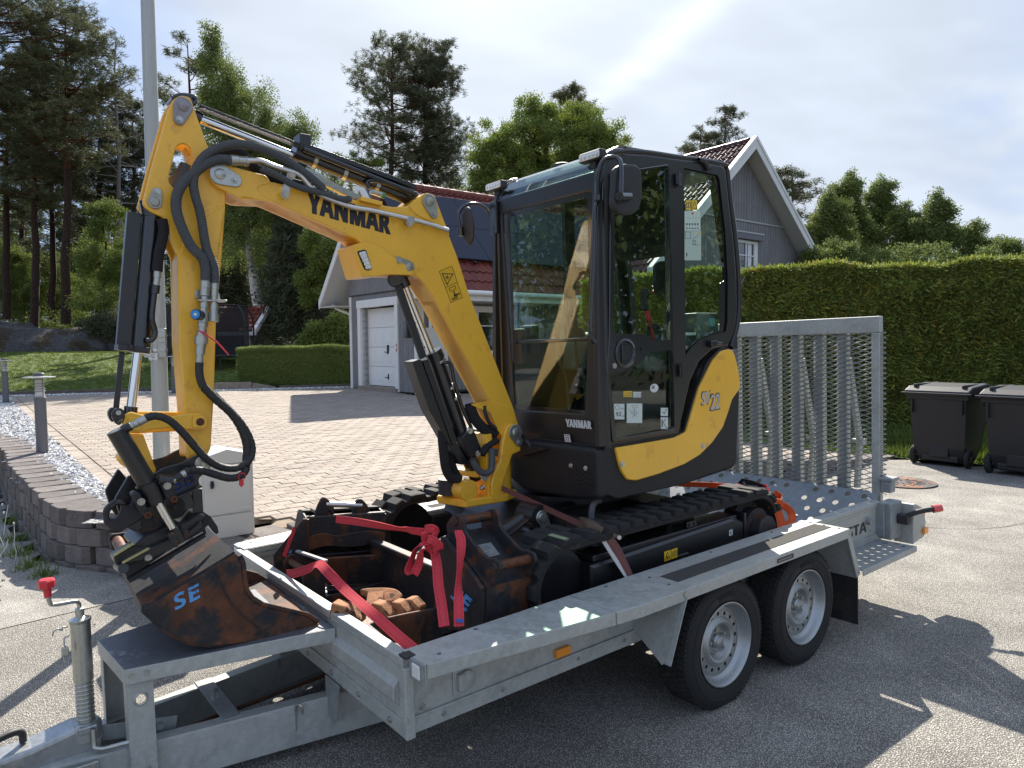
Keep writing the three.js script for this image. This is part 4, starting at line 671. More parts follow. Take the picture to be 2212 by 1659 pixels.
// ------------------------------------------------------------------ lamp post
{
const D = 4.95, xb = (352 - 1106) / 1536 * D, t = thing('lamp_post', 'tall galvanised lamp post rising behind the excavator arm', 'lamp post', [xb, 0, -D], null, 'W');
const pT = wd(319, 0, D), pB = wd(350, 990, D), pole = (y) => mix(pB[0], pT[0], (y - pB[1]) / (pT[1] - pB[1]));
part(t, 'pole', [cyl([pole(0), 0, -D], [pole(6.5), 6.5, -D], 0.0585, 0.035, 32)], M.zinc);
for (const y of [1.775, 1.675]) part(t, 'band', metres(new THREE.TorusGeometry(0.0535, 0.0035, 6, 32).rotateX(Math.PI / 2).scale(1, 3, 1).translate(pole(y), y, -D).toNonIndexed()), M.steel);
for (const s of [-1, 1]) for (const y of [1.775, 1.675]) part(t, 'band_clamp', [box(pole(y) + s * 0.048 - 0.028, pole(y) + s * 0.048 + 0.028, y - 0.05, y + 0.05, -D + 0.03, -D + 0.055, 0.004), box(pole(y) + s * 0.048 - 0.03, pole(y) + s * 0.048 + 0.03, y - 0.012, y + 0.012, -D + 0.05, -D + 0.066, 0.004)], M.plated);
part(t, 'sticker', quad([pole(1.6) - 0.042, 1.655, -D + 0.058], [pole(1.6) + 0.022, 1.655, -D + 0.06], [pole(1.6) + 0.022, 1.605, -D + 0.06], [pole(1.6) - 0.042, 1.605, -D + 0.058]), print(64, 48, (x, w, h) => { x.fillStyle = '#c9ccca'; x.fillRect(0, 0, w, h); x.fillStyle = '#7f8588'; for (let i = 0; i < 60; i++) x.fillRect(hash(i, 1, 7) * w * 0.7, hash(i, 2, 7) * h, 5, 3); }));
}
// ------------------------------------------------------------------ white distribution cabinet
{
const c = toH([-1.87, 0.40, -4.62]), t = thing('utility_cabinet', 'white metal utility cabinet with peaked lid behind the digging bucket', 'cabinet', c, null, 'H');
const [a, y, b] = c, w = 0.335, d = 0.24, H = 0.53;
part(t, 'body', box(a - w / 2, a + w / 2, y, y + H, b - d, b, 0.006), M.cabinet);
part(t, 'lid', [ext([[a - w / 2 - 0.012, y + H], [a + w / 2 + 0.012, y + H], [a + w / 2 + 0.012, y + H + 0.045], [a, y + H + 0.095], [a - w / 2 - 0.012, y + H + 0.045]], b - d - 0.015, b + 0.015)], M.cabinet);
const dr = part(t, 'door', box(a - w / 2 + 0.02, a + w / 2 - 0.02, y + 0.20, y + H - 0.03, b, b + 0.012, 0.004), M.cabinet);
part(dr, 'handle', [box(a - w / 2 + 0.055, a - w / 2 + 0.075, y + 0.38, y + 0.43, b + 0.012, b + 0.03, 0.006), cyl([a - w / 2 + 0.065, y + 0.405, b + 0.012], [a - w / 2 + 0.065, y + 0.405, b + 0.034], 0.011)], M.ink);
part(dr, 'maker_plate', metres(new THREE.CircleGeometry(0.02, 20).scale(1.5, 0.7, 1).translate(a + w / 2 - 0.05, y + 0.23, b + 0.0165)), M.stickerWhite);
part(t, 'lower_panel', box(a - w / 2 + 0.02, a + w / 2 - 0.02, y + 0.02, y + 0.19, b, b + 0.01, 0.004), M.cabinet);
part(t, 'vent_cover', cyl([a - w / 2 - 0.006, y + 0.38, b - 0.1], [a - w / 2, y + 0.38, b - 0.1], 0.03), M.cabinet);
}
// ------------------------------------------------------------------ wheelie bins
{
const mk = (label, L, R_) => {
const p = wy(...L, 0), q = wy(...R_, 0), c = [(p[0] + q[0]) / 2, 0, (p[2] + q[2]) / 2], yaw = Math.atan2(-(q[2] - p[2]), q[0] - p[0]);
const t = thing('wheelie_bin', label, 'wheelie bin', c, 'black wheelie bins by the hedge', 'W'); t.rotation.y = yaw; t.scale.set(0.93, 1, 0.93); BASE.set(t, [0, 0, 0]);
// local frame: x along the wheel axle, z towards the viewer
const H = 0.98, prof = [[-0.36, 0.36, 0.10, 0.10], [-0.41, 0.41, 0.55, 0.95]];
const ringAt = (y, hw, zf, zb) => [[-hw, y, zf], [hw, y, zf], [hw, y, zb], [-hw, y, zb]];
const loft = (rs) => { const P = []; for (let i = 0; i + 1 < rs.length; i++) for (let k = 0; k < 4; k++) { const a = rs[i][k], b = rs[i][(k + 1) % 4], c2 = rs[i + 1][(k + 1) % 4], d = rs[i + 1][k]; P.push(...a, ...b, ...c2, ...a, ...c2, ...d); } const g = new THREE.BufferGeometry(); g.setAttribute('position', new THREE.Float32BufferAttribute(P, 3)); g.computeVertexNormals(); return metres(g); };
part(t, 'body', [loft([ringAt(0.06, 0.29, 0.0, -0.5), ringAt(0.12, 0.30, 0.03, -0.55), ringAt(0.24, 0.335, 0.07, -0.6), ringAt(H - 0.04, 0.375, 0.16, -0.72)])], M.bin);
part(t, 'rim', [box(-0.41, 0.41, H - 0.07, H - 0.01, -0.76, 0.19, 0.012)], M.bin);
for (const x of [-0.33, 0.33]) part(t, 'rib', box(x - 0.008, x + 0.008, H - 0.26, H - 0.07, 0.12, 0.19, 0.004), M.bin);
part(t, 'foot_recess', [box(-0.13, 0.13, 0.12, 0.27, 0.03, 0.082, 0.012), box(-0.25, 0.25, 0.06, 0.15, -0.1, 0.05, 0.02)], M.ink);
part(t, 'axle', cyl([-0.36, 0.12, -0.02], [0.36, 0.12, -0.02], 0.012), M.steel);
for (const s of [-1, 1]) { const w = part(t, 'wheel', turned([s * 0.325, 0.125, -0.02], [s, 0.125, -0.02], [[0.03, 0], [0.115, 0.005], [0.125, 0.02], [0.125, 0.055], [0.112, 0.068], [0.09, 0.06]], 32), M.tyre); part(w, 'hub', [turned([s * 0.335, 0.125, -0.02], [s, 0.125, -0.02], [[0.09, 0.04], [0.05, 0.045], [0.03, 0.062], [0, 0.064]], 24), ...Array.from({ length: 6 }, (_, i) => box(-0.004, 0.05, 0.02, 0.095, -0.008, 0.008).rotateX(i * 1.047).translate(s * 0.345 + (s > 0 ? 0 : -0.046), 0.125, -0.02))], M.bin); }
const lid = part(t, 'lid', [extX([[-0.80, H - 0.02], [0.22, H - 0.02], [0.24, H + 0.0], [0.22, H + 0.045], [0.06, H + 0.10], [-0.5, H + 0.13], [-0.74, H + 0.10], [-0.82, H + 0.03]], -0.43, 0.43, { bevel: 0.02, seg: 3 })], M.bin);
part(lid, 'lid_grip', [box(-0.46, 0.46, H + 0.0, H + 0.022, 0.2, 0.26, 0.008), box(0.30, 0.34, H + 0.04, H + 0.13, -0.72, 0.12, 0.012), box(-0.34, -0.30, H + 0.04, H + 0.13, -0.72, 0.12, 0.012)], M.bin);
part(t, 'label', quad([0.381, H - 0.10, -0.55], [0.381, H - 0.10, -0.62], [0.379, H - 0.2, -0.62], [0.379, H - 0.2, -0.55]), M.stickerWhite);
return t;
};
mk('black wheelie bin fully in view in front of the tall hedge', [1971.7, 999], [2093, 1013]);
mk('black wheelie bin cut off by the right picture edge', [2141, 1022], [2266, 1037]);
}
// ------------------------------------------------------------------ trees, hedges, shrubs
const clump = (n, w, l, spread, flat = 0.5) => { const P = []; const r0 = seed; seed = 99; for (let i = 0; i < n; i++) { const d = V(rr(-1, 1), rr(-flat, flat) + 0.1, rr(-1, 1)).normalize(), s = V(rr(-1, 1), rr(-1, 1), rr(-1, 1)).cross(d).normalize(), o = V(rr(-1, 1), rr(-1, 1), rr(-1, 1)).multiplyScalar(spread); const a = o.clone().addScaledVector(s, w), b = o.clone().addScaledVector(s, -w), c = o.clone().addScaledVector(d, l).addScaledVector(s, w * 0.3), e = o.clone().addScaledVector(d, l * 1.05).addScaledVector(s, -w * 0.3); P.push(...a.toArray(), ...b.toArray(), ...c.toArray(), ...b.toArray(), ...e.toArray(), ...c.toArray()); } seed = r0; const g = new THREE.BufferGeometry(); g.setAttribute('position', new THREE.Float32BufferAttribute(P, 3)); g.computeVertexNormals(); return g; };
const leafClump = (n, w, spread) => { const P = []; const r0 = seed; seed = 55; for (let i = 0; i < n; i++) { const d = V(rr(-1, 1), rr(-1, 0.6), rr(-1, 1)).normalize(), s = V(rr(-1, 1), rr(-1, 1), rr(-1, 1)).cross(d).normalize(), o = V(rr(-1, 1), rr(-1, 1), rr(-1, 1)).multiplyScalar(spread); const a = o.clone(), b = o.clone().addScaledVector(d, w).addScaledVector(s, w * 0.6), c = o.clone().addScaledVector(d, w * 2), e = o.clone().addScaledVector(d, w).addScaledVector(s, -w * 0.6); P.push(...a.toArray(), ...b.toArray(), ...c.toArray(), ...a.toArray(), ...c.toArray(), ...e.toArray()); } seed = r0; const g = new THREE.BufferGeometry(); g.setAttribute('position', new THREE.Float32BufferAttribute(P, 3)); g.computeVertexNormals(); return g; };
const G_NEEDLE = clump(14, 0.015, 0.2, 0.09), G_NEEDLE_FINE = clump(14, 0.016, 0.2, 0.06), G_LEAF = leafClump(9, 0.05, 0.2), G_LEAF_BIG = leafClump(8, 0.07, 0.22), G_SPRAY = clump(7, 0.018, 0.13, 0.03, 0.9), G_PRIVET = leafClump(7, 0.014, 0.04), G_DROOP = clump(10, 0.022, 0.3, 0.1, 0.9);
function crown(t, name, geo, mat, pts, tint, s0, s1, droop = 0) {
const im = new THREE.InstancedMesh(geo, mat, pts.length), o = new THREE.Object3D(), b = BASE.get(t);
pts.forEach((p, i) => { o.position.set(p[0] - b[0], p[1] - b[1], p[2] - b[2]); o.rotation.set(rr(-0.5, 0.5) + droop, rr(0, 6.28), rr(-0.5, 0.5)); const s = rr(s0, s1) * (p[3] ?? 1); o.scale.set(s, s, s); o.updateMatrix(); im.setMatrixAt(i, o.matrix); const k = tint(p); im.setColorAt(i, lin(...k)); });
im.name = name; im.userData.kind = 'stuff'; im.castShadow = im.receiveShadow = true; t.add(im); return im;
}
const taper = (pts, r0, r1, n = 8) => { const g = []; for (let i = 0; i + 1 < pts.length; i++) { const a = i / (pts.length - 1), b = (i + 1) / (pts.length - 1); g.push(cyl(pts[i], pts[i + 1], mix(r0, r1, a), mix(r0, r1, b), n, true)); } return g; };
const wob = (p, q, n, k) => Array.from({ length: n + 1 }, (_, i) => { const t = i / n, e = (i && i < n) ? k : 0; return [mix(p[0], q[0], t) + rr(-e, e), mix(p[1], q[1], t) + rr(-e, e) * 0.4, mix(p[2], q[2], t) + rr(-e, e)]; });
const vary = (a = 0.8, b = 1.2) => () => { const k = rr(a, b); return [k * rr(0.92, 1.1), k, k * rr(0.85, 1.05)]; };
// pine: x sighting, base and top sightings, depth; crown from height share c0 up
function pine(label, x, yBase, yTop, D, { c0 = 0.45, wide = 0.2, n = 420, mat = M.needle, group = 'pines of the wood at the left', lean = 0, gap = 0.0, bark = M.barkRed, per = 12, name = 'pine_tree', oneSide = 0, limb = true, dens = 1 } = {}) {
const B = wd(x, yBase, D), Tp = wd(x + lean, yTop, D), H = Tp[1] - B[1], t = thing(name, label, 'pine tree', B, group, 'W'), tr = wob(B, Tp, 10, H * 0.006);
part(t, 'trunk', [...taper(tr.slice(0, 6), H * 0.0125 + 0.04, H * 0.008 + 0.03), ], M.bark); part(t, 'upper_trunk', taper(tr.slice(5), H * 0.008 + 0.03, 0.02), bark);
const pts = [], limbs = [], on = (f) => { const u = f * 10, i = Math.min(9, Math.floor(u)); return [0, 1, 2].map((k) => mix(tr[i][k], tr[i + 1][k], u - i)); };
for (let i = 0; i < n / per; i++) {
const f = mix(c0, 0.985, Math.pow((i + rnd()) / (n / per), 0.85)), k = (f - c0) / (1 - c0), a = rr(0, 6.28), prof = Math.pow(Math.sin(Math.PI * clamp(0.16 + 0.80 * k)), 0.75), len = H * wide * (0.35 + 0.75 * rnd()) * (prof + 0.1);
if (rnd() < gap) continue;
const o = on(f), e = [o[0] + Math.cos(a) * len + oneSide * len * 0.5, o[1] + len * rr(0.0, 0.5), o[2] + Math.sin(a) * len], mid = [mix(o[0], e[0], 0.5), mix(o[1], e[1], 0.5) - len * 0.06, mix(o[2], e[2], 0.5)];
if (limb) limbs.push(...taper([o, mid, e], 0.012 + len * 0.018, 0.012, 5));
const nb = 2 + Math.round(len * 1.6);                       // twigs fan out from the limb, each ending in a cloud of needles
for (let j = 0; j < nb; j++) {
const q = mix(0.3, 1.0, Math.sqrt((j + rnd()) / nb)), tl = len * rr(0.12, 0.34) + 0.15, ta = a + rr(-1.3, 1.3), c = [mix(o[0], e[0], q), mix(o[1], e[1], q), mix(o[2], e[2], q)], d = [c[0] + Math.cos(ta) * tl, c[1] + tl * rr(0.0, 0.65), c[2] + Math.sin(ta) * tl];
if (limb) limbs.push(cyl(c, d, 0.016, 0.007, 4, true));
const r = 0.16 + 0.13 * tl + 0.05 * len, m = Math.round(rr(5, 9) * (dens ?? 1)); for (let w = 0; w < m; w++) { const g = V(rr(-1, 1), rr(-0.5, 0.8), rr(-1, 1)).multiplyScalar(r); pts.push([d[0] + g.x * 1.25, d[1] + g.y * 0.8, d[2] + g.z * 1.25]); }
}
}
if (limbs.length) part(t, 'limbs', limbs, bark);
crown(t, 'crown', G_NEEDLE, mat, pts, vary(), 0.7, 1.2);
return t;
}
// broadleaf: crown as many leafy sprays about limbs, drooping for birch
function broad_(label, name, cat, x, yBase, yTop, D, { blobs, n = 5000, mat = M.birchLeaf, geo = G_LEAF, bark = M.birchBark, group, droop = 0, rTrunk = 0.15, fill = 1, s0 = 0.7, s1 = 1.3, trunkTo = 0.9, lean = 0 }) {
const B = wd(x, yBase, D), Tp = wd(x + lean, yTop, D), H = Tp[1] - B[1], t = thing(name, label, cat, B, group, 'W'), tr = wob(B, [mix(B[0], Tp[0], trunkTo), B[1] + H * trunkTo, B[2]], 10, H * 0.008);
part(t, 'trunk', taper(tr, rTrunk, 0.02, 10), bark);
const pts = [], limbs = [];
const tot = blobs.reduce((s, b) => s + b[2] * b[3], 0);
for (const [bx, by, rx, ry, z = 0] of blobs) {            // sighting centre, half width and half height, depth offset
const C = wd(bx, by, D + z), RX = rx / 1536 * (D + z), RY = ry / 1536 * (D + z), m = Math.round(n * rx * ry / tot);
const i0 = clamp((C[1] - B[1]) / (H * trunkTo) - 0.12, 0.15, 0.97), u = i0 * 10, i = Math.min(9, Math.floor(u)), o = [0, 1, 2].map((k) => mix(tr[i][k], tr[i + 1][k], u - i));
limbs.push(...taper(wob(o, C, 4, RX * 0.12), 0.02 + RX * 0.03, 0.012, 6));
const tw = Math.max(6, Math.round(m / 30)), nodes = Array.from({ length: tw }, () => { const d = V(rr(-1, 1), rr(-1, 1), rr(-1, 1)).normalize().multiplyScalar(Math.pow(rnd(), 0.42)); return [C[0] + d.x * RX, C[1] + d.y * RY, C[2] + d.z * RX]; });
for (const q of nodes) {
if (rnd() < 0.5) limbs.push(...taper([C, q], 0.018, 0.006, 4));
const r = Math.min(RX, RY) * rr(0.06, 0.22) + 0.10;
for (let j = 0; j < m * 1.7 / tw * fill; j++) { const dn = droop * Math.pow(rnd(), 2); pts.push([q[0] + rr(-1, 1) * r * (1 - 0.4 * dn), q[1] + rr(-1, 1) * r * 0.7 - dn * 1.5, q[2] + rr(-1, 1) * r * (1 - 0.4 * dn)]); }
}
}
part(t, 'limbs', limbs, bark === M.birchBark ? M.barkGrey : bark);
crown(t, 'crown', geo, mat, pts, vary(0.7, 1.3), s0 * 0.72, s1 * 0.72);
return t;
}
// ---- the wood at the left
pine('tall pine with a broad crown, tallest in the wood at the left', 142, 700, 18, 36, { c0: 0.48, wide: 0.155, n: 1500, gap: 0.12 });
pine('pine with a dense crown beside the tallest pine, left of it', 74, 705, 120, 38, { c0: 0.42, wide: 0.15, n: 1300 });
pine('pine at the left picture edge with a dark crown', 14, 690, 150, 40, { c0: 0.4, wide: 0.15, n: 1200 });
pine('pine whose high branches reach in at the top left corner', -58, 700, -60, 33, { c0: 0.62, wide: 0.22, n: 900, oneSide: 0.3 });
pine('slim pine between the two big trunks in the wood', 112, 690, 215, 44, { c0: 0.4, wide: 0.13, n: 900, mat: M.needleDark });
pine('dark pine right of the tallest pine, behind the lamp post', 215, 690, 190, 42, { c0: 0.34, wide: 0.14, n: 1200, mat: M.needleDark });
pine('dark pine directly behind the arm cylinder', 290, 690, 225, 44, { c0: 0.34, wide: 0.13, n: 1000, mat: M.needleDark });
pine('background pine filling the wood behind the excavator stick', 345, 690, 270, 47, { c0: 0.3, wide: 0.15, n: 1000, mat: M.needleDark });
pine('background pine low in the wood, far left', 48, 690, 300, 52, { c0: 0.3, wide: 0.13, n: 900, mat: M.needleDark });
pine('background pine low in the wood beside the dead tree', 180, 690, 330, 54, { c0: 0.3, wide: 0.15, n: 900, mat: M.needleDark });
{ // dead bare tree
const D = 40, B = wd(262, 690, D), Tp = wd(250, 92, D), H = Tp[1] - B[1], t = thing('dead_tree', 'bare dead tree with thin grey branches left of the lamp post', 'dead tree', B, null, 'W'), tr = wob(B, Tp, 10, 0.1), br = [];
part(t, 'trunk', taper(tr, 0.2, 0.03), M.barkGrey);
for (let i = 0; i < 46; i++) { const f = rr(0.42, 0.98), u = f * 10, k = Math.min(9, Math.floor(u)), o = [0, 1, 2].map((q) => mix(tr[k][q], tr[k + 1][q], u - k)), a = rr(0, 6.28), L = (1.05 - f) * rr(2.2, 5.5) + 0.35, e = [o[0] + Math.cos(a) * L, o[1] + L * rr(0.05, 0.6), o[2] + Math.sin(a) * L], m = [mix(o[0], e[0], 0.5), mix(o[1], e[1], 0.5) - L * 0.08, mix(o[2], e[2], 0.5)]; br.push(...taper([o, m, e], 0.03 + L * 0.008, 0.008, 5));
for (let j = 0; j < 7; j++) { const g = rr(0.3, 1), p = [0, 1, 2].map((q) => mix(m[q], e[q], g)), l = L * rr(0.12, 0.3); br.push(...taper([p, [p[0] + rr(-1, 1) * l, p[1] + rr(-0.2, 0.8) * l, p[2] + rr(-1, 1) * l]], 0.014, 0.006, 4)); } }
part(t, 'branches', br, M.barkGrey);
}
for (const [x, yb, yt, D, lab] of [[226, 735, 395, 34, 'bright green young deciduous tree at the edge of the wood, left of the lamp post'], [30, 700, 520, 44, 'leafy undergrowth tree in the wood at the far left'], [118, 712, 560, 46, 'leafy undergrowth tree between the pine trunks']])
broad_(lab, 'young_tree', 'young tree', x, yb, yt, D, { blobs: [[x, mix(yt, yb, 0.2), 40, 50], [x - 30, mix(yt, yb, 0.45), 48, 55], [x + 32, mix(yt, yb, 0.5), 46, 60], [x, mix(yt, yb, 0.72), 65, 55]], n: 3000, mat: M.bushLeaf, bark: M.bark, rTrunk: 0.08, group: null });
broad_('dark green bushes along the lawn below the arm cylinder', 'bush', 'bush', 262, 752, 640, 33, { blobs: [[205, 715, 34, 30], [250, 705, 44, 40], [300, 712, 40, 36], [340, 720, 34, 30]], n: 2600, mat: M.needleDark, geo: G_LEAF, bark: M.bark, rTrunk: 0.05 });
// far wood behind, read as one mass
{
const t = structure('distant_wood', [-20, 2, -58]), pts = [], tr = [];
for (let i = 0; i < 90; i++) { const x = rr(-62, 2), D = rr(50, 70), y0 = hillY(x, D) - 0.5, h = rr(6, 15); tr.push(cyl([x, y0, -D], [x + rr(-0.3, 0.3), y0 + h, -D], rr(0.08, 0.2), 0.03, 6, true)); for (let j = 0; j < 130; j++) { const f = rr(0.35, 1.02); pts.push([x + rr(-1, 1) * (1.3 - f) * 3, y0 + h * f, -D + rr(-1, 1) * (1.3 - f) * 3, 2.2]); } for (let j = 0; j < 40; j++) pts.push([x + rr(-3, 3), y0 + rr(0.1, 3.0), -D + rr(-3, 3), 1.8]); }
part(t, 'trunks', tr, M.bark, { kind: 'stuff' }); crown(t, 'foliage', G_NEEDLE, M.needle, pts, () => { const k = rr(0.7, 1.2), g = rnd() < 0.4 ? 1.4 : 0.9; return [k * g, k * g * 1.1, k * 0.8]; }, 0.9, 1.5);
}
{
const t = structure('undergrowth', [-20, 1.6, -36]), pts = [];
for (let i = 0; i < 9000; i++) { const x = rr(-34, -7), D = 33.5 + Math.pow(rnd(), 1.3) * 14, c = vnoise(x * 0.5 + 70, D * 0.5, 999, 8); if (c < 0.42) continue; pts.push([x, hillY(x, D) + rr(0, 2.4) * Math.max(0, c - 0.35) * 1.6, -D, 1]); }
crown(t, 'foliage', G_LEAF, M.bushLeaf, pts, () => { const k = rr(0.4, 1.2); return [k, k, k * 0.8]; }, 0.6, 1.2); t.userData.kind = 'stuff'; tag(t, 'low leafy undergrowth under the pines', 'undergrowth');
}
// ---- big birch with its white trunk, conifers round it
broad_('large birch with drooping leafy crown and white trunk left of the garage', 'birch_tree', 'birch tree', 566, 748, 28, 30, { lean: -86, blobs: [[455, 80, 22, 48], [478, 130, 40, 50], [500, 190, 62, 55], [455, 230, 44, 60], [545, 230, 70, 60], [585, 280, 75, 50], [500, 300, 75, 60], [560, 345, 80, 50], [625, 330, 52, 60], [655, 270, 32, 42], [470, 380, 60, 70], [545, 430, 90, 60], [430, 320, 30, 50], [610, 430, 60, 70], [520, 510, 80, 60]], n: 11000, droop: 0.6, rTrunk: 0.26, trunkTo: 0.8 });
pine('thin pine with sparse branches leaning behind the birch', 430, 700, 95, 34, { c0: 0.5, wide: 0.12, n: 420, gap: 0.35, lean: -25, group: null });
for (const [x, yb, yt, D, lab] of [[648, 745, 330, 29, 'dark spruce between the birch and the garage'], [600, 745, 470, 33, 'dark spruce behind the birch trunk'], [500, 745, 430, 34, 'dark spruce left of the birch trunk']]) {
const B = wd(x, yb, D), Tp = wd(x, yt, D), H = Tp[1] - B[1], t = thing('spruce_tree', lab, 'spruce tree', B, null, 'W'), pts = []; part(t, 'trunk', taper(wob(B, Tp, 6, 0.03), 0.16, 0.02), M.bark);
for (let i = 0; i < 3400; i++) { const f = Math.pow(rnd(), 0.8), w = (1 - f) * H * 0.26 + 0.15, a = rr(0, 6.28), q = Math.sqrt(rnd()), layer = Math.abs((f * 14) % 1 - 0.5); pts.push([B[0] + Math.cos(a) * w * q * (1.15 - layer), B[1] + 0.4 + f * (H - 0.4) - q * w * 0.28, B[2] + Math.sin(a) * w * q * (1.15 - layer)]); }
crown(t, 'crown', G_DROOP, M.needleDark, pts, vary(0.7, 1.1), 0.7, 1.2, 0.3);
}
broad_('yellow green shrub in front of the spruces beside the garage', 'shrub', 'shrub', 700, 762, 672, 23.5, { blobs: [[690, 725, 26, 26], [722, 715, 32, 32], [745, 735, 22, 24], [668, 740, 18, 18]], n: 1900, mat: M.mapleLeaf, bark: M.bark, rTrunk: 0.05 });
broad_('bright green maple sapling over the low hedge by the garage', 'maple_tree', 'maple tree', 690, 745, 470, 27, { blobs: [[690, 540, 40, 50], [715, 600, 36, 60], [672, 620, 34, 50], [725, 520, 26, 36]], n: 2100, mat: M.mapleLeaf, bark: M.bark, rTrunk: 0.06 });
// ---- the tall pair of pines behind the house
pine('left one of two tall pines behind the house', 846, 520, 82, 42, { c0: 0.10, wide: 0.20, n: 1300, gap: 0.22, group: 'two tall pines behind the house' });
pine('right one of two tall pines behind the house, denser crown', 912, 520, 102, 44, { c0: 0.08, wide: 0.20, n: 2100, lean: 18, mat: M.needleDark, group: 'two tall pines behind the house' });
broad_('small leafy tree seen over the boom left of the two pines', 'leafy_tree', 'tree', 785, 520, 325, 40, { blobs: [[785, 345, 26, 18], [770, 365, 22, 20], [806, 360, 18, 20]], n: 500, mat: M.mapleLeaf, bark: M.bark });
broad_('bright green broad maple behind the cab roof', 'maple_tree', 'maple tree', 1180, 560, 200, 28, { blobs: [[1160, 250, 46, 48], [1240, 270, 60, 50], [1080, 300, 55, 42], [1150, 320, 75, 55], [1260, 320, 70, 50], [1325, 300, 42, 42], [1050, 350, 48, 52], [1120, 385, 80, 52], [1220, 360, 80, 50], [1300, 350, 55, 50], [1030, 400, 40, 34]], n: 9500, mat: M.mapleLeaf, bark: M.bark, rTrunk: 0.25, geo: G_LEAF });
pine('pine top showing above the maple', 1240, 500, 200, 40, { c0: 0.62, wide: 0.14, n: 420, group: null });
pine('small pine left of the roof ridge beside the spruce top', 1514, 420, 282, 40, { c0: 0.1, wide: 0.3, n: 300, group: null, gap: 0.2 });
pine('spruce top behind the roof ridge, right one of two', 1566, 420, 238, 40, { c0: 0.12, wide: 0.22, n: 330, group: null, mat: M.needleDark, gap: 0.2, name: 'spruce_tree' });
// ---- row on the right behind the hedge
pine('grey pine right beside the white gable verge', 1712, 620, 372, 33, { c0: 0.2, wide: 0.2, n: 520, gap: 0.3, group: null, bark: M.barkGrey });
const ROW = 'leafy trees in a row behind the tall hedge';
const rowTree = (lab, x, yt, D, w, n = 3300) => { const bl = [[x, yt + 12, 7, 16]]; for (let i = 0; i < 13; i++) { const f = (i + 1) / 13, s = i % 2 ? 1 : -1; bl.push([x + s * w * f * rr(0.3, 1.0), yt + 16 + f * 175 + rr(-14, 14), w * rr(0.2, 0.42) + 8, rr(16, 30)]); } return broad_(lab, 'leafy_tree', 'tree', x, 700, yt, D, { blobs: bl, n, mat: M.birchLeaf, bark: M.bark, rTrunk: 0.12, group: ROW, geo: G_LEAF }); };
rowTree('yellow green leafy tree nearest the gable behind the hedge', 1790, 408, 27, 70, 3600);
rowTree('tall leafy tree second from the gable behind the hedge', 1832, 372, 30, 62);
rowTree('narrow leafy tree in the middle of the row behind the hedge', 1902, 380, 31, 60);
rowTree('leafy tree with a dip beside it right of the narrow one', 1955, 440, 29, 60);
rowTree('pointed leafy tree behind the hedge above the bins', 2022, 406, 28, 64, 3400);
rowTree('low leafy tree behind the hedge near the right picture edge', 2105, 480, 28, 66);
rowTree('lowest leafy tree of the row at the right picture edge', 2180, 520, 29, 66);
broad_('dark bush line low behind the hedge on the right', 'bush', 'bush', 1950, 640, 520, 25, { blobs: [[1800, 560, 90, 40], [1950, 565, 100, 36], [2100, 575, 100, 30], [2230, 575, 70, 30]], n: 3800, mat: M.birchLeaf, bark: M.bark, rTrunk: 0.05 });
// ---- hedges: clipped, leafy sprays over a dense core
function hedge(label, name, poly, H, geo, mat, n, shell, tint, tops) {
const t = thing(name, label, 'hedge', [poly[0][0], poly[0][2] ?? 0, poly[0][1]], null, 'W'), y0 = poly[0][2] ?? 0;
const a = poly[0], b = poly[1], wth = poly[2], L = Math.hypot(b[0] - a[0], b[1] - a[1]), u = [(b[0] - a[0]) / L, (b[1] - a[1]) / L], v = [-u[1], u[0]].map((k) => k * (u[0] > 0 ? 1 : -1)); // v towards the viewer
if (v[1] < 0) { v[0] *= -1; v[1] *= -1; }
const P = (s, y, d) => [a[0] + u[0] * s + v[0] * d, y0 + y, a[1] + u[1] * s + v[1] * d];
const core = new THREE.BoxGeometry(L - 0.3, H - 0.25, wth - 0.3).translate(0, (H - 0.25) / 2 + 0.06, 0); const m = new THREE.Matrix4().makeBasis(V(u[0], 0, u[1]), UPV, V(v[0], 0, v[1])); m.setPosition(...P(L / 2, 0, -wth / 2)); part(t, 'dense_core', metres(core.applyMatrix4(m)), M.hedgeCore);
const pts = []; for (let i = 0; i < n; i++) {
const s = rr(0, L), f = rnd(); let q; const bump = (vnoise(s * 1.6 + 30, 7, 999, 4) - 0.5) * shell * 1.6;
if (f < 0.66) { const y = rr(0.06, H), bb = (vnoise(s * 1.8 + 20, y * 1.8 + 9, 999, 7) - 0.5) * shell * 2.2, r = Math.max(0, y - H + 0.2) * 0.8; q = P(s, y + bump * y / H, bb - r + rr(-shell, shell * 0.4)); }
else if (f < 0.93) q = P(s, H + bump + rr(-shell, shell * 0.7), -Math.pow(rnd(), 1.6) * wth + 0.02);
else q = P(rnd() < 0.5 ? rr(-shell * 0.5, shell) : L - rr(-shell * 0.5, shell), rr(0.06, H), -rr(0, wth));
pts.push(q);
}
crown(t, 'leaves', geo, mat, pts, tint, 0.8, 1.4); return t;
}
hedge('tall clipped evergreen hedge behind the bins and the trailer ramp', 'tall_hedge', [[1.7, -15.9], [13.6, -11.9], 1.3], 3.07, G_SPRAY, M.hedgeLeaf, 120000, 0.13, (p) => { const k = rr(0.5, 1.35), d = rnd() < 0.05; return d ? [1.9 * k, 1.1 * k, 0.7 * k] : [k * 1.03, k, k * 0.8]; });
hedge('low clipped hedge left of the garage beyond the paving', 'low_hedge', [[-7.75, -20.1, 0.62], [-4.35, -19.95], 1.1], 1.06, G_PRIVET, M.privetLeaf, 34000, 0.05, vary(0.75, 1.25));
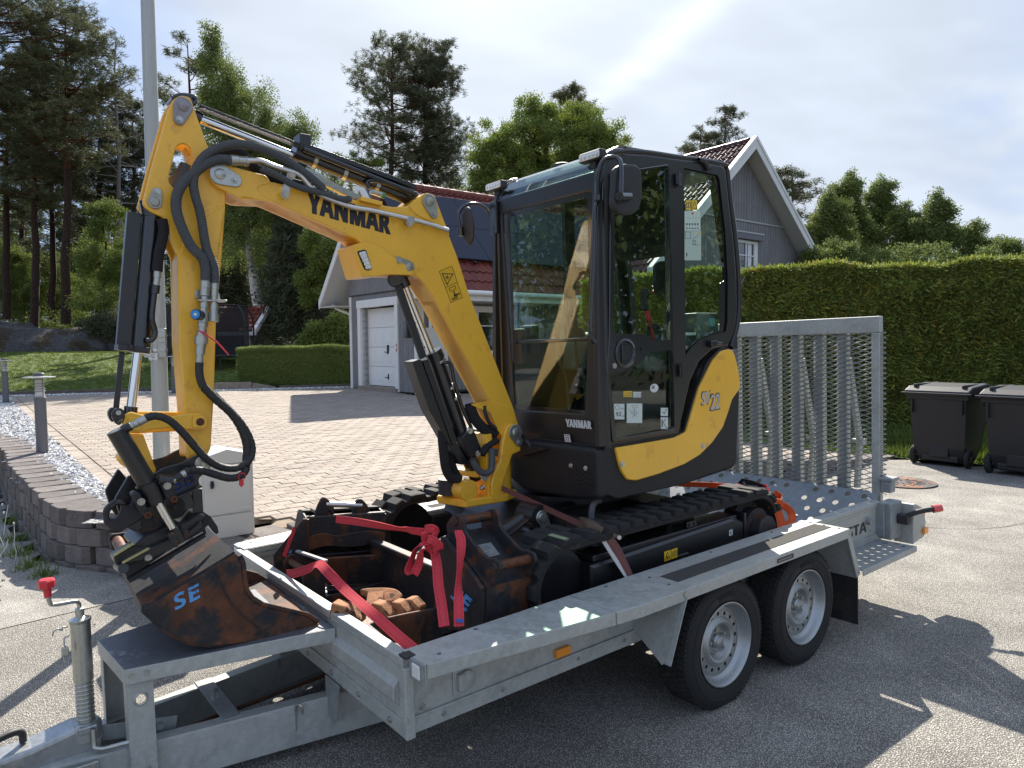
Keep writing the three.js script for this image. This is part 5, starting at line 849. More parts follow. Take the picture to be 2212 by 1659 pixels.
// small weeds and dry stalks at the foot of the retaining wall
{
const t = thing('wall_weeds', 'tufts of weeds and dry stalks at the foot of the retaining wall', 'weeds', [-3.9, 0, -5.6], null, 'W'), b = [], s = [];
for (const [x, z, r] of [[-4.05, -5.75, 0.12], [-3.75, -5.42, 0.14], [-4.4, -6.2, 0.12], [-4.9, -6.85, 0.12], [-3.5, -5.2, 0.1]]) for (let i = 0; i < 60; i++) { const a = rr(0, 6.28), q = rr(0, r), h = rr(0.04, 0.13), p = [x + Math.cos(a) * q, 0, z + Math.sin(a) * q]; b.push(new THREE.BufferGeometry().setAttribute('position', new THREE.Float32BufferAttribute([p[0] - 0.005, 0.004, p[2], p[0] + 0.005, 0.004, p[2] + 0.002, p[0] + rr(-0.07, 0.07), h, p[2] + rr(-0.07, 0.07)], 3))); }
b.forEach((g) => g.computeVertexNormals()); part(t, 'leaves', b.map((g) => metres(g)), M.blade);
for (const [x, z, h] of [[-3.98, -5.6, 0.3], [-4.2, -5.8, 0.34], [-4.0, -5.4, 0.22], [-4.5, -6.2, 0.32]]) s.push(...taper(wob([x, 0, z], [x + rr(-0.08, 0.08), h, z + rr(-0.05, 0.05)], 4, 0.012), 0.0035, 0.002, 5), cyl([x, h, z], [x, h + 0.015, z], 0.006));
part(t, 'stalks', s, M.stickerWhite);
}
// ---- the other side of the street, mirrored in the cab's glass
{
const far_ = (lab, x, z, h, w) => { const t = thing('street_tree', lab, 'tree', [x, 0, z], null, 'W'), pts = []; part(t, 'trunk', taper(wob([x, 0, z], [x, h * 0.8, z], 5, 0.06), 0.2, 0.05), M.bark); for (let i = 0; i < 1500; i++) { const q = V(rr(-1, 1), rr(-1, 1), rr(-1, 1)); if (q.length() > 1) continue; pts.push([x + q.x * w, h * 0.58 + q.y * h * 0.42, z + q.z * w, 2.6]); } crown(t, 'crown', G_LEAF, M.birchLeaf, pts, vary(0.6, 1.1), 0.9, 1.5); };
far_('dense tree to the right of the viewer, mirrored in the door glass', 17, -3.5, 8, 3.2); far_('second dense tree to the right of the viewer, mirrored in the door glass', 18, 3, 9, 3.4); far_('tree far right behind the bins, outside the picture', 19, -9.5, 8, 3.2);
far_('dense tree to the left of the viewer, mirrored in the windshield', -17, -5, 7, 3); far_('second tree to the left of the viewer, mirrored in the windshield', -16, 1.5, 8, 3.2); far_('tree at the left of the street, outside the picture', -19, -1.5, 9, 3);
}
// ------------------------------------------------------------------ machine trailer (trailer axes)
const crop = (x0, y0, s) => (x, y) => [(x0 + x / s) / 1.85172, (y0 + y / s) / 1.85172];
const k2 = crop(1366, 0, 1.6193), k4 = crop(0, 1024, 1.6193), k5 = crop(1366, 1024, 1.6193), k6 = crop(2300, 600, 1.3829), kA = crop(500, 300, 2.765), kB = crop(1600, 1500, 2.4578), kC = crop(900, 800, 1.8436), kD = crop(400, 1600, 2.7657), kE = crop(380, 1750, 1.8433), kF = crop(1600, 1850, 2.212), kG = crop(2400, 1750, 2.212), kH = crop(0, 1150, 2.212), kI = crop(1000, 1850, 2.553), kJ = crop(900, 2150, 1.952), kR = crop(2600, 2000, 1.8436), kL = crop(300, 2400, 2.011), k7 = crop(0, 2048, 1.6193), k8 = crop(1366, 2048, 1.6193), k9 = crop(2732, 1024, 1.6202), k1 = crop(0, 0, 1.6193);
const pz = (k, x, y, z) => sz(...k(x, y), z), px_ = (k, x, y, X) => sx(...k(x, y), X), py_ = (k, x, y, Y) => sy(...k(x, y), Y);
const on = (k, pts, z) => pts.map(([x, y]) => { const p = pz(k, x, y, z); return [p[0], p[1]]; });
const MZ = -6.13;                              // z of the mirrored far side is MZ - z
const FLOOR = 0.40, TOP = 0.639;
const far = (g) => { const c = g.clone().scale(1, 1, -1).translate(0, 0, MZ); const p = c.attributes.position, n = c.attributes.normal; const idx = []; for (let i = 0; i < p.count; i += 3) idx.push(i, i + 2, i + 1); const out = new THREE.BufferGeometry(); for (const k of ['position', 'normal', 'uv']) { const a = c.attributes[k]; const arr = new Float32Array(a.count * a.itemSize); idx.forEach((q, i) => { for (let j = 0; j < a.itemSize; j++) arr[i * a.itemSize + j] = a.array[q * a.itemSize + j]; }); out.setAttribute(k, new THREE.BufferAttribute(arr, a.itemSize)); } return out; };
const nonIdx = (g) => merge([g]);
{
const t = thing('machine_trailer', 'galvanised twin axle machine trailer carrying the yellow mini excavator', 'trailer', [2.9, 0, -3.065]);
// floor of perforated plates on cross members
const holes = (x0, x1) => { const hs = []; for (let gx = x0 + 0.10, i = 0; gx < x1 - 0.05; gx += 0.085, i++) for (let z = 2.24 + (i % 2) * 0.075; z < 3.9; z += 0.15) if (Math.floor((z - 2.2) / 0.30) % 4 !== 3) hs.push(circle(gx, -z, 0.026, 9)); return hs; };
[[1.215, 2.11], [2.115, 3.01], [3.015, 3.91], [3.915, 4.86]].forEach(([a, b]) => part(t, 'floor_plate', extY([[a, -2.17], [b, -2.17], [b, -3.96], [a, -3.96]], FLOOR - 0.004, FLOOR, { holes: holes(a, b), bevel: 0 }), M.zincDull));
for (const x of [1.25, 1.95, 2.4, 3.1, 3.75, 4.3, 4.83]) part(t, 'cross_member', box(x - 0.02, x + 0.02, 0.33, FLOOR - 0.005, -3.94, -2.19), M.zincDull);
const side = (f) => {
const add = (name, g, m, o) => part(t, name, f(nonIdx(Array.isArray(g) ? merge(g) : g)), m, o);
add('side_panel', [box(1.2, 4.72, 0.40, 0.615, -2.172, -2.15, 0.002), box(1.2, 4.72, 0.575, 0.622, -2.19, -2.146, 0.006)], M.zinc);
add('side_rail', [box(1.2, 4.74, 0.352, 0.412, -2.19, -2.143, 0.004), box(1.2, 4.74, 0.405, 0.415, -2.145, -2.139, 0.002)], M.zinc);
const bolts = []; for (const x of [1.33, 1.6, 2.0, 2.28]) bolts.push(hexBolt([x, 0.385, -2.143], [x, 0.385, -1], 0.007, 0.008)); bolts.push(hexBolt([1.245, 0.555, -2.15], [1.245, 0.555, -1], 0.009, 0.008), hexBolt([1.245, 0.435, -2.15], [1.245, 0.435, -1], 0.009, 0.008)); add('panel_bolts', bolts.flat(2), M.plated);
// top rail: widens from the front corner to the fender
add('top_rail', [extY([[1.2, -2.045], [1.21, -2.035], [2.01, -1.935], [2.01, -2.2], [1.2, -2.195]], TOP - 0.003, TOP, { bevel: 0.001 }), ...[0].map(() => beam([1.205, TOP - 0.027, -2.037], [2.01, TOP - 0.027, -1.934], 0.004, 0.05)), box(1.2, 2.01, TOP - 0.03, TOP - 0.003, -2.2, -2.196, 0.001)], M.zinc);
add('rail_front_end', [box(1.198, 1.202, TOP - 0.075, TOP - 0.002, -2.15, -2.04, 0.001)], M.zinc);
add('fender', [extY([[2.014, -1.933], [2.16, -1.915], [3.862, -1.915], [3.862, -2.2], [2.014, -2.2]], TOP - 0.003, TOP, { bevel: 0.001 }), box(2.16, 3.862, TOP - 0.05, TOP - 0.001, -1.919, -1.914, 0.002), beam([2.014, TOP - 0.026, -1.932], [2.16, TOP - 0.026, -1.916], 0.004, 0.05), box(2.014, 3.862, TOP - 0.03, TOP - 0.003, -2.2, -2.196, 0.001)], M.zinc);
add('grip_strip', extY([[2.475, -1.995], [3.866, -2.0], [3.862, -2.1], [2.475, -2.097]].map(([x, z]) => [Math.min(x, 3.82), z]), TOP + 0.0005, TOP + 0.0025, { bevel: 0 }), M.grip);
const scr = []; for (const [x, z] of [[1.28, -2.08], [1.5, -2.17], [2.2, -2.17], [2.42, -2.0], [2.43, -2.12], [3.83, -1.96], [3.835, -2.05], [3.835, -2.13], [3.5, -2.17], [2.95, -2.17]]) scr.push(cyl([x, TOP, z], [x, TOP + 0.003, z], 0.008, 0.007, 10)); add('rail_screws', scr, M.bollard);
add('fender_rivet', [cyl([2.42, TOP - 0.02, -1.914], [2.42, TOP - 0.02, -1.908], 0.011), cyl([3.86, TOP - 0.025, -1.914], [3.86, TOP - 0.025, -1.909], 0.008)], M.plated);
add('fender_skirt', [extX([[-2.146, 0.605], [-1.922, 0.605], [-1.93, 0.36], [-1.95, 0.33], [-2.146, 0.42]], 0, 0.003, { bevel: 0 }).applyMatrix4(new THREE.Matrix4().makeShear(0, 0, 0.42, 0, 0, 0)).translate(2.165, 0, 0), beam([2.31, 0.335, -1.925], [2.425, 0.605, -1.922], 0.035, 0.004, [1, 0, 0])], M.zinc);
add('rear_skirt', [beam([3.864, 0.62, -1.93], [3.983, 0.345, -1.93], 0.04, 0.012, [0, 0, 1]), extX([[-2.146, 0.6], [-1.93, 0.6], [-1.93, 0.33], [-2.146, 0.33]], 0, 0.003, { bevel: 0 }).applyMatrix4(new THREE.Matrix4().makeShear(0, 0, -0.43, 0, 0, 0)).translate(4.12, 0, 0)], M.zinc);
add('mud_flap', box(3.99, 3.998, 0.055, 0.36, -2.12, -1.935, 0.002), M.tyre);
// lashing-eye cover, side reflector, front position lamp
add('lashing_cover', [box(1.375, 1.475, 0.43, 0.526, -2.15, -2.143, 0.004), turned([1.428, 0.48, -2.146], [1.428, 0.48, -1], [[0.038, 0], [0.036, 0.016], [0.028, 0.022], [0, 0.024]], 24), box(1.39, 1.427, 0.445, 0.512, -2.145, -2.122, 0.008)], M.zinc);
add('side_reflector', box(1.87, 1.95, 0.425, 0.46, -2.15, -2.132, 0.003), M.orangeLens);
add('position_lamp', [box(1.186, 1.2, TOP - 0.064, TOP - 0.012, -2.115, -2.062, 0.006)], M.clearLens);
add('lamp_surround', [box(1.19, 1.199, TOP - 0.076, TOP - 0.001, -2.13, -2.044, 0.003)], M.zincDull);
// rear end: step, post, light board
add('rear_step', extY([[3.99, -2.14], [4.69, -2.14], [4.69, -1.905], [3.99, -1.905]], 0.374, 0.378, { holes: Array.from({ length: 24 }, (_, i) => { const c = i % 8, r = Math.floor(i / 8); return circle(4.06 + c * 0.082 + (r % 2) * 0.03, 1.95 * 1 * -1 - 0.01 - r * 0.055, 0.017, 10).map(([x, z]) => [x, z]); }), bevel: 0 }), M.zincDull);
add('step_lip', [box(3.99, 4.692, 0.345, 0.379, -1.908, -1.902, 0.002), box(4.688, 4.692, 0.345, 0.379, -2.14, -1.905, 0.002)], M.zinc);
add('rear_rail', [box(3.862, 4.72, 0.596, 0.626, -2.21, -2.14, 0.006)], M.zinc);
add('rear_post', [box(4.70, 4.86, 0.38, 0.622, -2.15, -2.06, 0.012), box(4.68, 4.70, 0.40, 0.62, -2.155, -2.10, 0.003), cyl([4.56, 0.52, -2.15], [4.56, 0.52, -2.12], 0.024)], M.zincDull);
add('light_board', [ext([[4.86, 0.34], [5.02, 0.36], [5.05, 0.46], [5.0, 0.56], [4.9, 0.6], [4.86, 0.6]], -2.12, -1.99, { bevel: 0.006 })], M.zinc);
add('side_marker', box(4.985, 5.045, 0.385, 0.425, -1.99, -1.972, 0.004), M.orangeLens);
add('tail_lamp', box(5.03, 5.06, 0.40, 0.52, -2.11, -2.0, 0.006), M.redLens);
const arm = add('marker_arm', [tube([[4.80, 0.50, -2.05], [4.80, 0.545, -1.99], [4.83, 0.575, -1.93], [4.88, 0.59, -1.87]], 0.017, 20, 10), box(4.77, 4.83, 0.48, 0.545, -2.06, -1.99, 0.01)], M.hoseBlack);
part(arm, 'marker_lens', f(merge([cyl([4.87, 0.588, -1.88], [4.91, 0.596, -1.845], 0.025, 0.023)])), M.redLens);
};
side((g) => g); side(far);
// maker's lettering on the rear of the side panel, mostly hidden by the fender
part(t, 'lettering', letters('FOGELSTA', [3.86, 0.452, -2.1485], [0.69, 0.0, 0], [0, 0.068, 0], 0.0015, 0.0), M.ink);
part(t, 'name_strip', quad([3.13, 0.622, -1.912], [3.28, 0.622, -1.912], [3.28, 0.600, -1.912], [3.13, 0.600, -1.912]), print(128, 20, (x, w, h) => { x.fillStyle = '#2a2c30'; x.fillRect(0, 0, w, h); x.fillStyle = '#9a9ea2'; for (let i = 0; i < 15; i++) x.fillRect(10 + i * 7, 8, 5, 5); }));
// front panel with pressed rib and lip
part(t, 'front_panel', [box(1.178, 1.186, 0.355, 0.60, -3.98, -2.15, 0.001), extX([[-3.93, 0.50], [-2.2, 0.50], [-2.21, 0.478], [-2.25, 0.425], [-2.26, 0.41], [-3.92, 0.41]].map(([z, y]) => [z, y]), 1.186, 1.192, { bevel: 0 })], M.zinc);
part(t, 'panel_rib', [ext([[1.179, 0.545], [1.155, 0.52], [1.155, 0.47], [1.179, 0.44]], -3.9, -2.19, { bevel: 0.002 })], M.zinc);
part(t, 'front_lip', [box(1.17, 1.22, 0.598, 0.632, -3.98, -2.15, 0.005)], M.zinc);
part(t, 'front_rail', [box(1.170, 1.2, 0.345, 0.405, -3.98, -2.15, 0.004)], M.zinc);
part(t, 'corner_post', [box(1.168, 1.205, 0.345, 0.60, -2.155, -2.128, 0.004)], M.zinc); part(t, 'corner_post', far(nonIdx(box(1.168, 1.205, 0.345, 0.60, -2.155, -2.128, 0.004))), M.zinc);
part(t, 'corner_cap', box(1.172, 1.215, 0.633, 0.642, -2.175, -2.125, 0.003), M.hoseBlack);
part(t, 'panel_bolts', [-2.25, -2.5, -2.75, -3.0, -3.3, -3.6].flatMap((z) => hexBolt([1.170, 0.375, z], [0, 0.375, z], 0.008, 0.008)), M.plated);
// drawbar beams
const bm = (s) => { const C = -3.07, f = (x) => C + s * (0.085 + 0.172 * (x - 0)); const a = [-0.05, f(-0.05)], b = [1.75, f(1.75)]; const side_ = [[a[0], a[1]], [b[0], b[1]]]; return [beam([a[0], 0.172, a[1]], [b[0], 0.172, b[1]], 0.006, 0.17), beam([a[0], 0.258, a[1] - s * 0.03], [b[0], 0.258, b[1] - s * 0.03], 0.06, 0.006), beam([a[0], 0.088, a[1] - s * 0.03], [b[0], 0.088, b[1] - s * 0.03], 0.06, 0.006)]; };
part(t, 'drawbar_beam', bm(1), M.zinc); part(t, 'drawbar_beam', bm(-1), M.zinc);
part(t, 'drawbar_bracket', [extX([[-2.66, 0.35], [-2.80, 0.35], [-2.80, 0.20], [-2.74, 0.16], [-2.70, 0.2]], 1.16, 1.166), extX([[-3.47, 0.35], [-3.33, 0.35], [-3.33, 0.20], [-3.39, 0.16], [-3.43, 0.2]], 1.16, 1.166)], M.zincDull);
part(t, 'cross_strap', [beam([0.80, 0.262, -3.30], [0.80, 0.262, -2.87], 0.07, 0.006), tube([[0.80, 0.27, -3.07], [0.80, 0.30, -3.07], [0.785, 0.315, -3.05], [0.77, 0.30, -3.03], [0.77, 0.285, -3.03]], 0.008, 20, 8)], M.zincDull);
part(t, 'brake_rod', cyl([0.3, 0.17, -3.07], [1.8, 0.24, -3.07], 0.008), M.rustPin);
part(t, 'rope_hook', [tube([[1.03, 0.24, -2.80], [1.03, 0.27, -2.785], [1.04, 0.27, -2.765], [1.045, 0.235, -2.765]], 0.006, 16, 8), beam([1.03, 0.15, -2.812], [1.03, 0.24, -2.802], 0.02, 0.004, [1, 0, 0])], M.plated);
part(t, 'mudguard_under', extY([[0.15, -2.95], [0.42, -2.95], [0.42, -3.03], [0.15, -3.03]], 0.19, 0.2), M.hoseBlack);
// front platform with its legs
const Tb = [[0.40, -3.225], [0.43, -2.85], [1.168, -2.695], [1.168, -3.435]], pf = part(t, 'platform', [extY(Tb, 0.575, 0.579, { bevel: 0.001 })], M.platformTop);
const lip = (i, j) => beam([Tb[i][0], 0.55, Tb[i][1]], [Tb[j][0], 0.55, Tb[j][1]], 0.004, 0.056);
part(pf, 'platform_edge', [lip(0, 1), lip(1, 2), lip(3, 0)], M.zinc);
const leg = (x, z, s) => [ext([[x - 0.002, 0.15], [x + 0.085, 0.15], [x + 0.085, 0.545], [x - 0.002, 0.545]], z - 0.003, z + 0.003, { bevel: 0, holes: s > 0 ? [circle(0.478, 0.455, 0.02, 20).reverse()] : [] }), box(x - 0.004, x, 0.25, 0.545, s > 0 ? z - 0.06 : z, s > 0 ? z : z + 0.06, 0.001)];
const lg = part(pf, 'platform_leg', [...leg(0.437, -2.856, 1)], M.zinc); part(pf, 'platform_leg', [...leg(0.408, -3.222, -1)], M.zinc);
part(pf, 'leg_ring', metres(new THREE.TorusGeometry(0.021, 0.004, 8, 24).translate(0.478, 0.455, -2.852).toNonIndexed()), M.plated);
part(pf, 'edge_bolts', [[0.45, 0.552], [0.50, 0.553]].flatMap(([x, y]) => hexBolt([x, y, -2.845 + (x - 0.43) * 0.21], [x, y, 0], 0.006, 0.006)).concat(hexBolt([0.49, 0.19, -2.853], [0.49, 0.19, 0], 0.007, 0.006)), M.plated);
// jack with crank
const J = (y) => [0.322, y, -3.02], jk = part(t, 'jack', [cyl(J(0.20), J(0.52), 0.027, 0.027, 28), cyl(J(0.52), J(0.735), 0.033, 0.033, 28), turned(J(0.735), J(1), [[0.034, 0], [0.036, 0.004], [0.036, 0.012], [0.02, 0.018], [0.015, 0.022], [0.015, 0.05], [0.009, 0.054], [0, 0.054]], 28), ...Array.from({ length: 13 }, (_, i) => metres(new THREE.TorusGeometry(0.027, 0.0045, 8, 28).rotateX(Math.PI / 2).translate(...J(0.345 + i * 0.0155)).toNonIndexed()))], M.plated);
part(jk, 'crank', tube([J(0.77), J(0.80), [0.312, 0.815, -3.015], [0.26, 0.822, -3.0], [0.235, 0.828, -2.995], [0.228, 0.85, -2.992], [0.226, 0.875, -2.99]], 0.0075, 40, 10, false, 0.3), M.plated);
part(jk, 'crank_knob', [cyl([0.226, 0.86, -2.99], [0.224, 0.893, -2.99], 0.013, 0.015, 6), turned([0.224, 0.89, -2.99], [0.222, 1, -2.99], [[0.016, 0], [0.026, 0.004], [0.028, 0.01], [0.028, 0.028], [0.022, 0.034], [0, 0.035]], 7)], M.redPlastic);
part(jk, 'clip', [tube([[0.28, 0.73, -3.01], [0.265, 0.735, -3.0], [0.262, 0.725, -3.0], [0.25, 0.735, -2.995], [0.235, 0.73, -2.99], [0.232, 0.715, -2.99]], 0.003, 24, 6, false, 0.2), tube([[0.285, 0.70, -3.0], [0.268, 0.695, -3.0], [0.266, 0.67, -2.995], [0.275, 0.655, -2.995], [0.262, 0.645, -2.99], [0.264, 0.61, -2.99]], 0.003, 24, 6, false, 0.2), box(0.255, 0.278, 0.635, 0.665, -2.995, -2.98, 0.003)], M.plated);
// cast coupling head and hand brake at the lower left corner
part(t, 'coupling', [ext([[-0.16, 0.26], [0.36, 0.235], [0.375, 0.30], [0.34, 0.352], [0.28, 0.36], [0.15, 0.335], [-0.02, 0.325], [-0.16, 0.33]], -3.10, -2.985, { bevel: 0.02, seg: 3 }), turned([0.322, 0.30, -3.02], [0.322, 1, -3.02], [[0.052, 0], [0.05, 0.05], [0.04, 0.062], [0.03, 0.064]], 28), box(0.29, 0.352, 0.33, 0.36, -2.99, -2.965, 0.006)], M.alu);
part(t, 'clamp_lever', [tube([[0.335, 0.352, -2.955], [0.335, 0.30, -2.95], [0.335, 0.285, -2.945], [0.36, 0.283, -2.92], [0.44, 0.30, -2.87]], 0.0085, 30, 10, false, 0.2)], M.plated);
part(t, 'brake_handle', [tube([[0.13, 0.34, -3.05], [0.125, 0.375, -3.05], [0.09, 0.39, -3.03], [0.0, 0.385, -2.99], [-0.1, 0.38, -2.95]], 0.013, 30, 10)], M.hoseBlack);
part(t, 'coupling_socket', [cyl([0.07, 0.24, -2.90], [0.045, 0.30, -2.86], 0.035, 0.032)], M.hoseBlack);
part(t, 'brake_bracket', [box(-0.02, 0.16, 0.2, 0.262, -2.90, -2.87, 0.006), box(0.17, 0.34, 0.18, 0.262, -2.895, -2.885, 0.003), hexBolt([0.09, 0.262, -2.885], [0.09, 1, -2.885], 0.011, 0.012)].flat(), M.plated);
part(t, 'stay_plate', [beam([0.33, 0.30, -3.03], [0.62, 0.262, -2.98], 0.004, 0.06), cyl([0.56, 0.27, -2.985], [0.56, 0.27, -2.97], 0.014)], M.zincDull);
// wheels
const tyreProf = []; { const R = 0.298, w = 0.185; tyreProf.push([0.19, 0.02], [0.205, 0.004], [0.235, -0.002], [0.262, 0.001], [0.282, 0.008], [0.293, 0.02], [R, 0.034], [R, w - 0.034], [0.293, w - 0.02], [0.282, w - 0.008], [0.235, w + 0.002], [0.205, w - 0.004], [0.19, w - 0.02], [0.19, 0.02]); }
const wheelAt = (x, z0, s) => {            // z0 the outer face, s = +1 faces the near side
const b = [x, 0.294, z0], dir = (d) => [x, 0.294, z0 - s * d], W = part(t, 'wheel', turned(dir(0), dir(1), tyreProf, 72), M.tyre);
const blk = []; for (let i = 0; i < 64; i++) for (let r = 0; r < 4; r++) { const a = (i + (r % 2) * 0.5) / 64 * 6.2832, g = new THREE.BoxGeometry(0.024, 0.008, 0.031); g.translate(0, 0.300, s * -(0.042 + r * 0.034)).rotateZ(a).translate(x, 0.294, z0); blk.push(g.toNonIndexed()); }
for (let i = 0; i < 90; i++) for (const r of [0, 1]) { const a = i / 90 * 6.2832, g = new THREE.BoxGeometry(0.010, 0.018, 0.014); g.translate(0, 0.291, s * -(0.022 + r * 0.141)).rotateZ(a).translate(x, 0.294, z0); blk.push(g.toNonIndexed()); }
part(W, 'tread_blocks', blk.map((g) => metres(g)), M.tyre, { kind: 'stuff' });
part(W, 'tyre_bead_ring', turned(dir(0), dir(1), [[0.246, -0.0015], [0.25, -0.0035], [0.254, -0.0015]], 64), M.tyre);
const txt = 'M+S 185R14C'; part(W, 'sidewall_lettering', [...'WINTER'].map((c, i) => letters(c, [-0.011, 0.228, 0], [0.02, 0, 0], [0, 0.018, 0], 0.0025).rotateZ(-(i - 2.5) * 0.095).scale(1, 1, 1).translate(x, 0.294, z0 + s * 0.003)), M.tyre);
const rim = part(W, 'rim', [turned(dir(0), dir(1), [[0.193, 0.012], [0.196, 0.004], [0.190, 0.002], [0.183, 0.012], [0.178, 0.03], [0.172, 0.042], [0.166, 0.05], [0.160, 0.055]], 72), turned(dir(0), dir(1), [[0.162, 0.054], [0.150, 0.052], [0.146, 0.05]], 72), turned(dir(0), dir(1), [[0.118, 0.052], [0.108, 0.04], [0.095, 0.036], [0.082, 0.042], [0.074, 0.062], [0.066, 0.070], [0.03, 0.070]], 60)], M.alu);
// vent holes between the spoked ring
const disc = new THREE.Shape(circle(0, 0, 0.147, 72).map((p) => new THREE.Vector2(...p))); disc.holes.push(new THREE.Path(circle(0, 0, 0.116, 60).map((p) => new THREE.Vector2(...p)))); for (let i = 0; i < 16; i++) { const a = i / 16 * 6.2832; disc.holes.push(new THREE.Path(circle(0.132 * Math.cos(a), 0.132 * Math.sin(a), 0.0095, 10).map((p) => new THREE.Vector2(...p)))); }
part(W, 'vented_ring', metres(new THREE.ExtrudeGeometry(disc, { depth: 0.004, bevelEnabled: false }).toNonIndexed()).translate(x, 0.294, z0 - s * 0.053 - 0.002), M.alu);
part(W, 'brake_drum', turned(dir(0.09), dir(1), [[0, 0], [0.15, 0.0], [0.15, 0.05]], 40), M.hoseBlack);
part(W, 'hub_cap', turned(dir(0.07), [x, 0.294, z0 + s], [[0.034, 0], [0.033, 0.018], [0.028, 0.024], [0.026, 0.03], [0.02, 0.034], [0, 0.035]], 32), M.alu);
for (let i = 0; i < 5; i++) { const a = i / 5 * 6.2832 + 0.5, p = [x + 0.056 * Math.cos(a), 0.294 + 0.056 * Math.sin(a), z0 - s * 0.072]; part(W, 'wheel_bolt', [cyl(p, [p[0], p[1], z0 - s * 0.05], 0.0105, 0.0095, 6), cyl(p, [p[0], p[1], z0 - s * 0.063], 0.013)], M.plated); }
};
for (const x of [2.752, 3.447]) { wheelAt(x, -1.937, 1); wheelAt(x, MZ + 1.937, -1); part(t, 'axle', cyl([x, 0.294, -2.05], [x, 0.294, MZ + 2.05], 0.035), M.zincDull); }
// loading ramp standing upright at the rear
const rp = part(t, 'loading_ramp', [box(4.865, 4.915, 1.725, 1.836, -3.93, -2.205, 0.008), box(4.865, 4.915, 0.63, 1.725, -2.265, -2.205, 0.008), box(4.865, 4.915, 0.63, 1.725, -3.93, -3.87, 0.008), box(4.87, 4.91, 0.58, 0.64, -3.93, -2.205, 0.006)], M.zinc);
for (let i = 0; i < 8; i++) { const z = -2.48 - i * 0.174; part(rp, 'ramp_bar', [box(4.892, 4.898, 0.62, 1.725, z - 0.035, z + 0.035, 0.002), box(4.898, 4.95, 0.62, 1.725, z + 0.03, z + 0.035, 0.002), box(4.898, 4.95, 0.62, 1.725, z - 0.035, z - 0.03, 0.002)], M.zinc); }
for (let i = 0; i < 3; i++) { const z = -2.455 - i * 0.348; part(rp, 'ramp_support_leg', [beam([4.94, 1.55, z], [5.10, 0.95, z], 0.05, 0.03, [0, 0, 1]), beam([5.10, 0.95, z], [5.06, 0.62, z], 0.05, 0.03, [0, 0, 1]), box(5.06, 5.12, 0.94, 0.97, z - 0.04, z + 0.04)], M.zinc); }
{ // expanded metal: a lattice of slanted strands
const g = []; const z0 = -3.87, z1 = -2.265, y0 = 0.64, y1 = 1.725, pw = 0.1, ph = 0.034;
const P = []; const strand = (ya, za, yb, zb) => { const t2 = 0.0034, dx = 0.006; const c = [[4.872, ya + t2, za], [4.872 + dx * 2, ya - t2, za], [4.872, yb + t2, zb], [4.872 + dx * 2, yb - t2, zb]], o = 0.002; const f = c.map(([x, y, z]) => [x - o, y - o, z]); const q = (a, b, d, e) => P.push(...a, ...b, ...d, ...b, ...e, ...d); q(c[0], c[1], c[2], c[3]); q(f[0], f[2], f[1], f[3]); q(c[0], c[2], f[0], f[2]); q(c[1], f[1], c[3], f[3]); };
for (let r = 0; r * ph < y1 - y0; r++) for (let c = 0; c * pw < z1 - z0; c++) { const y = y0 + r * ph, z = z0 + c * pw; strand(y, z, y + ph / 2, z + pw / 2); strand(y + ph / 2, z + pw / 2, y, z + pw); strand(y + ph, z, y + ph / 2, z + pw / 2); strand(y + ph / 2, z + pw / 2, y + ph, z + pw); }
const b = new THREE.BufferGeometry(); b.setAttribute('position', new THREE.Float32BufferAttribute(P, 3)); b.computeVertexNormals(); part(rp, 'expanded_mesh', metres(b), M.zincDull);
}
{ const hs = []; for (let i = 0; i < 15; i++) for (let j = 0; j < 4; j++) if (i % 5 !== 4) hs.push(circle(-3.85 + i * 0.115 + (j % 2) * 0.055, 0.055 + j * 0.085, 0.021, 12).reverse()); part(rp, 'perforated_foot', extX([[-3.92, 0], [-2.21, 0], [-2.21, 0.36], [-3.92, 0.36]], 0, 0.004, { bevel: 0, holes: hs }).applyMatrix4(new THREE.Matrix4().makeRotationZ(-0.83).setPosition(4.61, FLOOR + 0.005, 0)), M.zincDull); }
part(rp, 'ramp_latch', [box(4.83, 4.9, 0.66, 0.74, -2.19, -2.12, 0.008), box(4.82, 4.93, 0.74, 0.76, -2.2, -2.11, 0.004)], M.zincDull);
}
// ------------------------------------------------------------------ mini excavator (trailer axes; it faces the drawbar, its cab door to the near side)
const ex = thing('mini_excavator', 'yellow and black mini excavator with closed cab strapped on the trailer', 'excavator', [2.8, FLOOR, -3.065]);
const up3 = (k, pts, z) => pts.map(([x, y, zz]) => pz(k, x, y, zz ?? z));
// a pin cap: plate round two discs with a raised pin and a bolt
function pinCap(parent, k, a, b, ra, rb, z, m = M.plated, pinA = 0.62, boltB = 0.4) {
const A = pz(k, ...a, z), B = pz(k, ...b, z), Ra = Math.hypot(pz(k, a[0] + ra, a[1], z)[0] - A[0], 0) , Rb = Math.hypot(pz(k, b[0] + rb, b[1], z)[0] - B[0], 0);
const c = part(parent, 'pin_cap', ext(capsule([A[0], A[1], Ra], [B[0], B[1], Rb], Ra), z, z + 0.008, { bevel: 0.002 }), m);
part(c, 'pin', turned([A[0], A[1], z + 0.008], [A[0], A[1], 9], [[Ra * pinA, 0], [Ra * pinA, 0.004], [Ra * pinA * 0.8, 0.007], [0, 0.008]], 28), m);
part(c, 'bolt', hexBolt([B[0], B[1], z + 0.008], [B[0], B[1], 9], Math.max(0.008, Rb * boltB), 0.012).flat(), M.plated);
return c;
}
const lineCyl = (k, a, b, r, z, z2 = z, r2 = r) => cyl(pz(k, ...a, z), pz(k, ...b, z2), r, r2, 24);
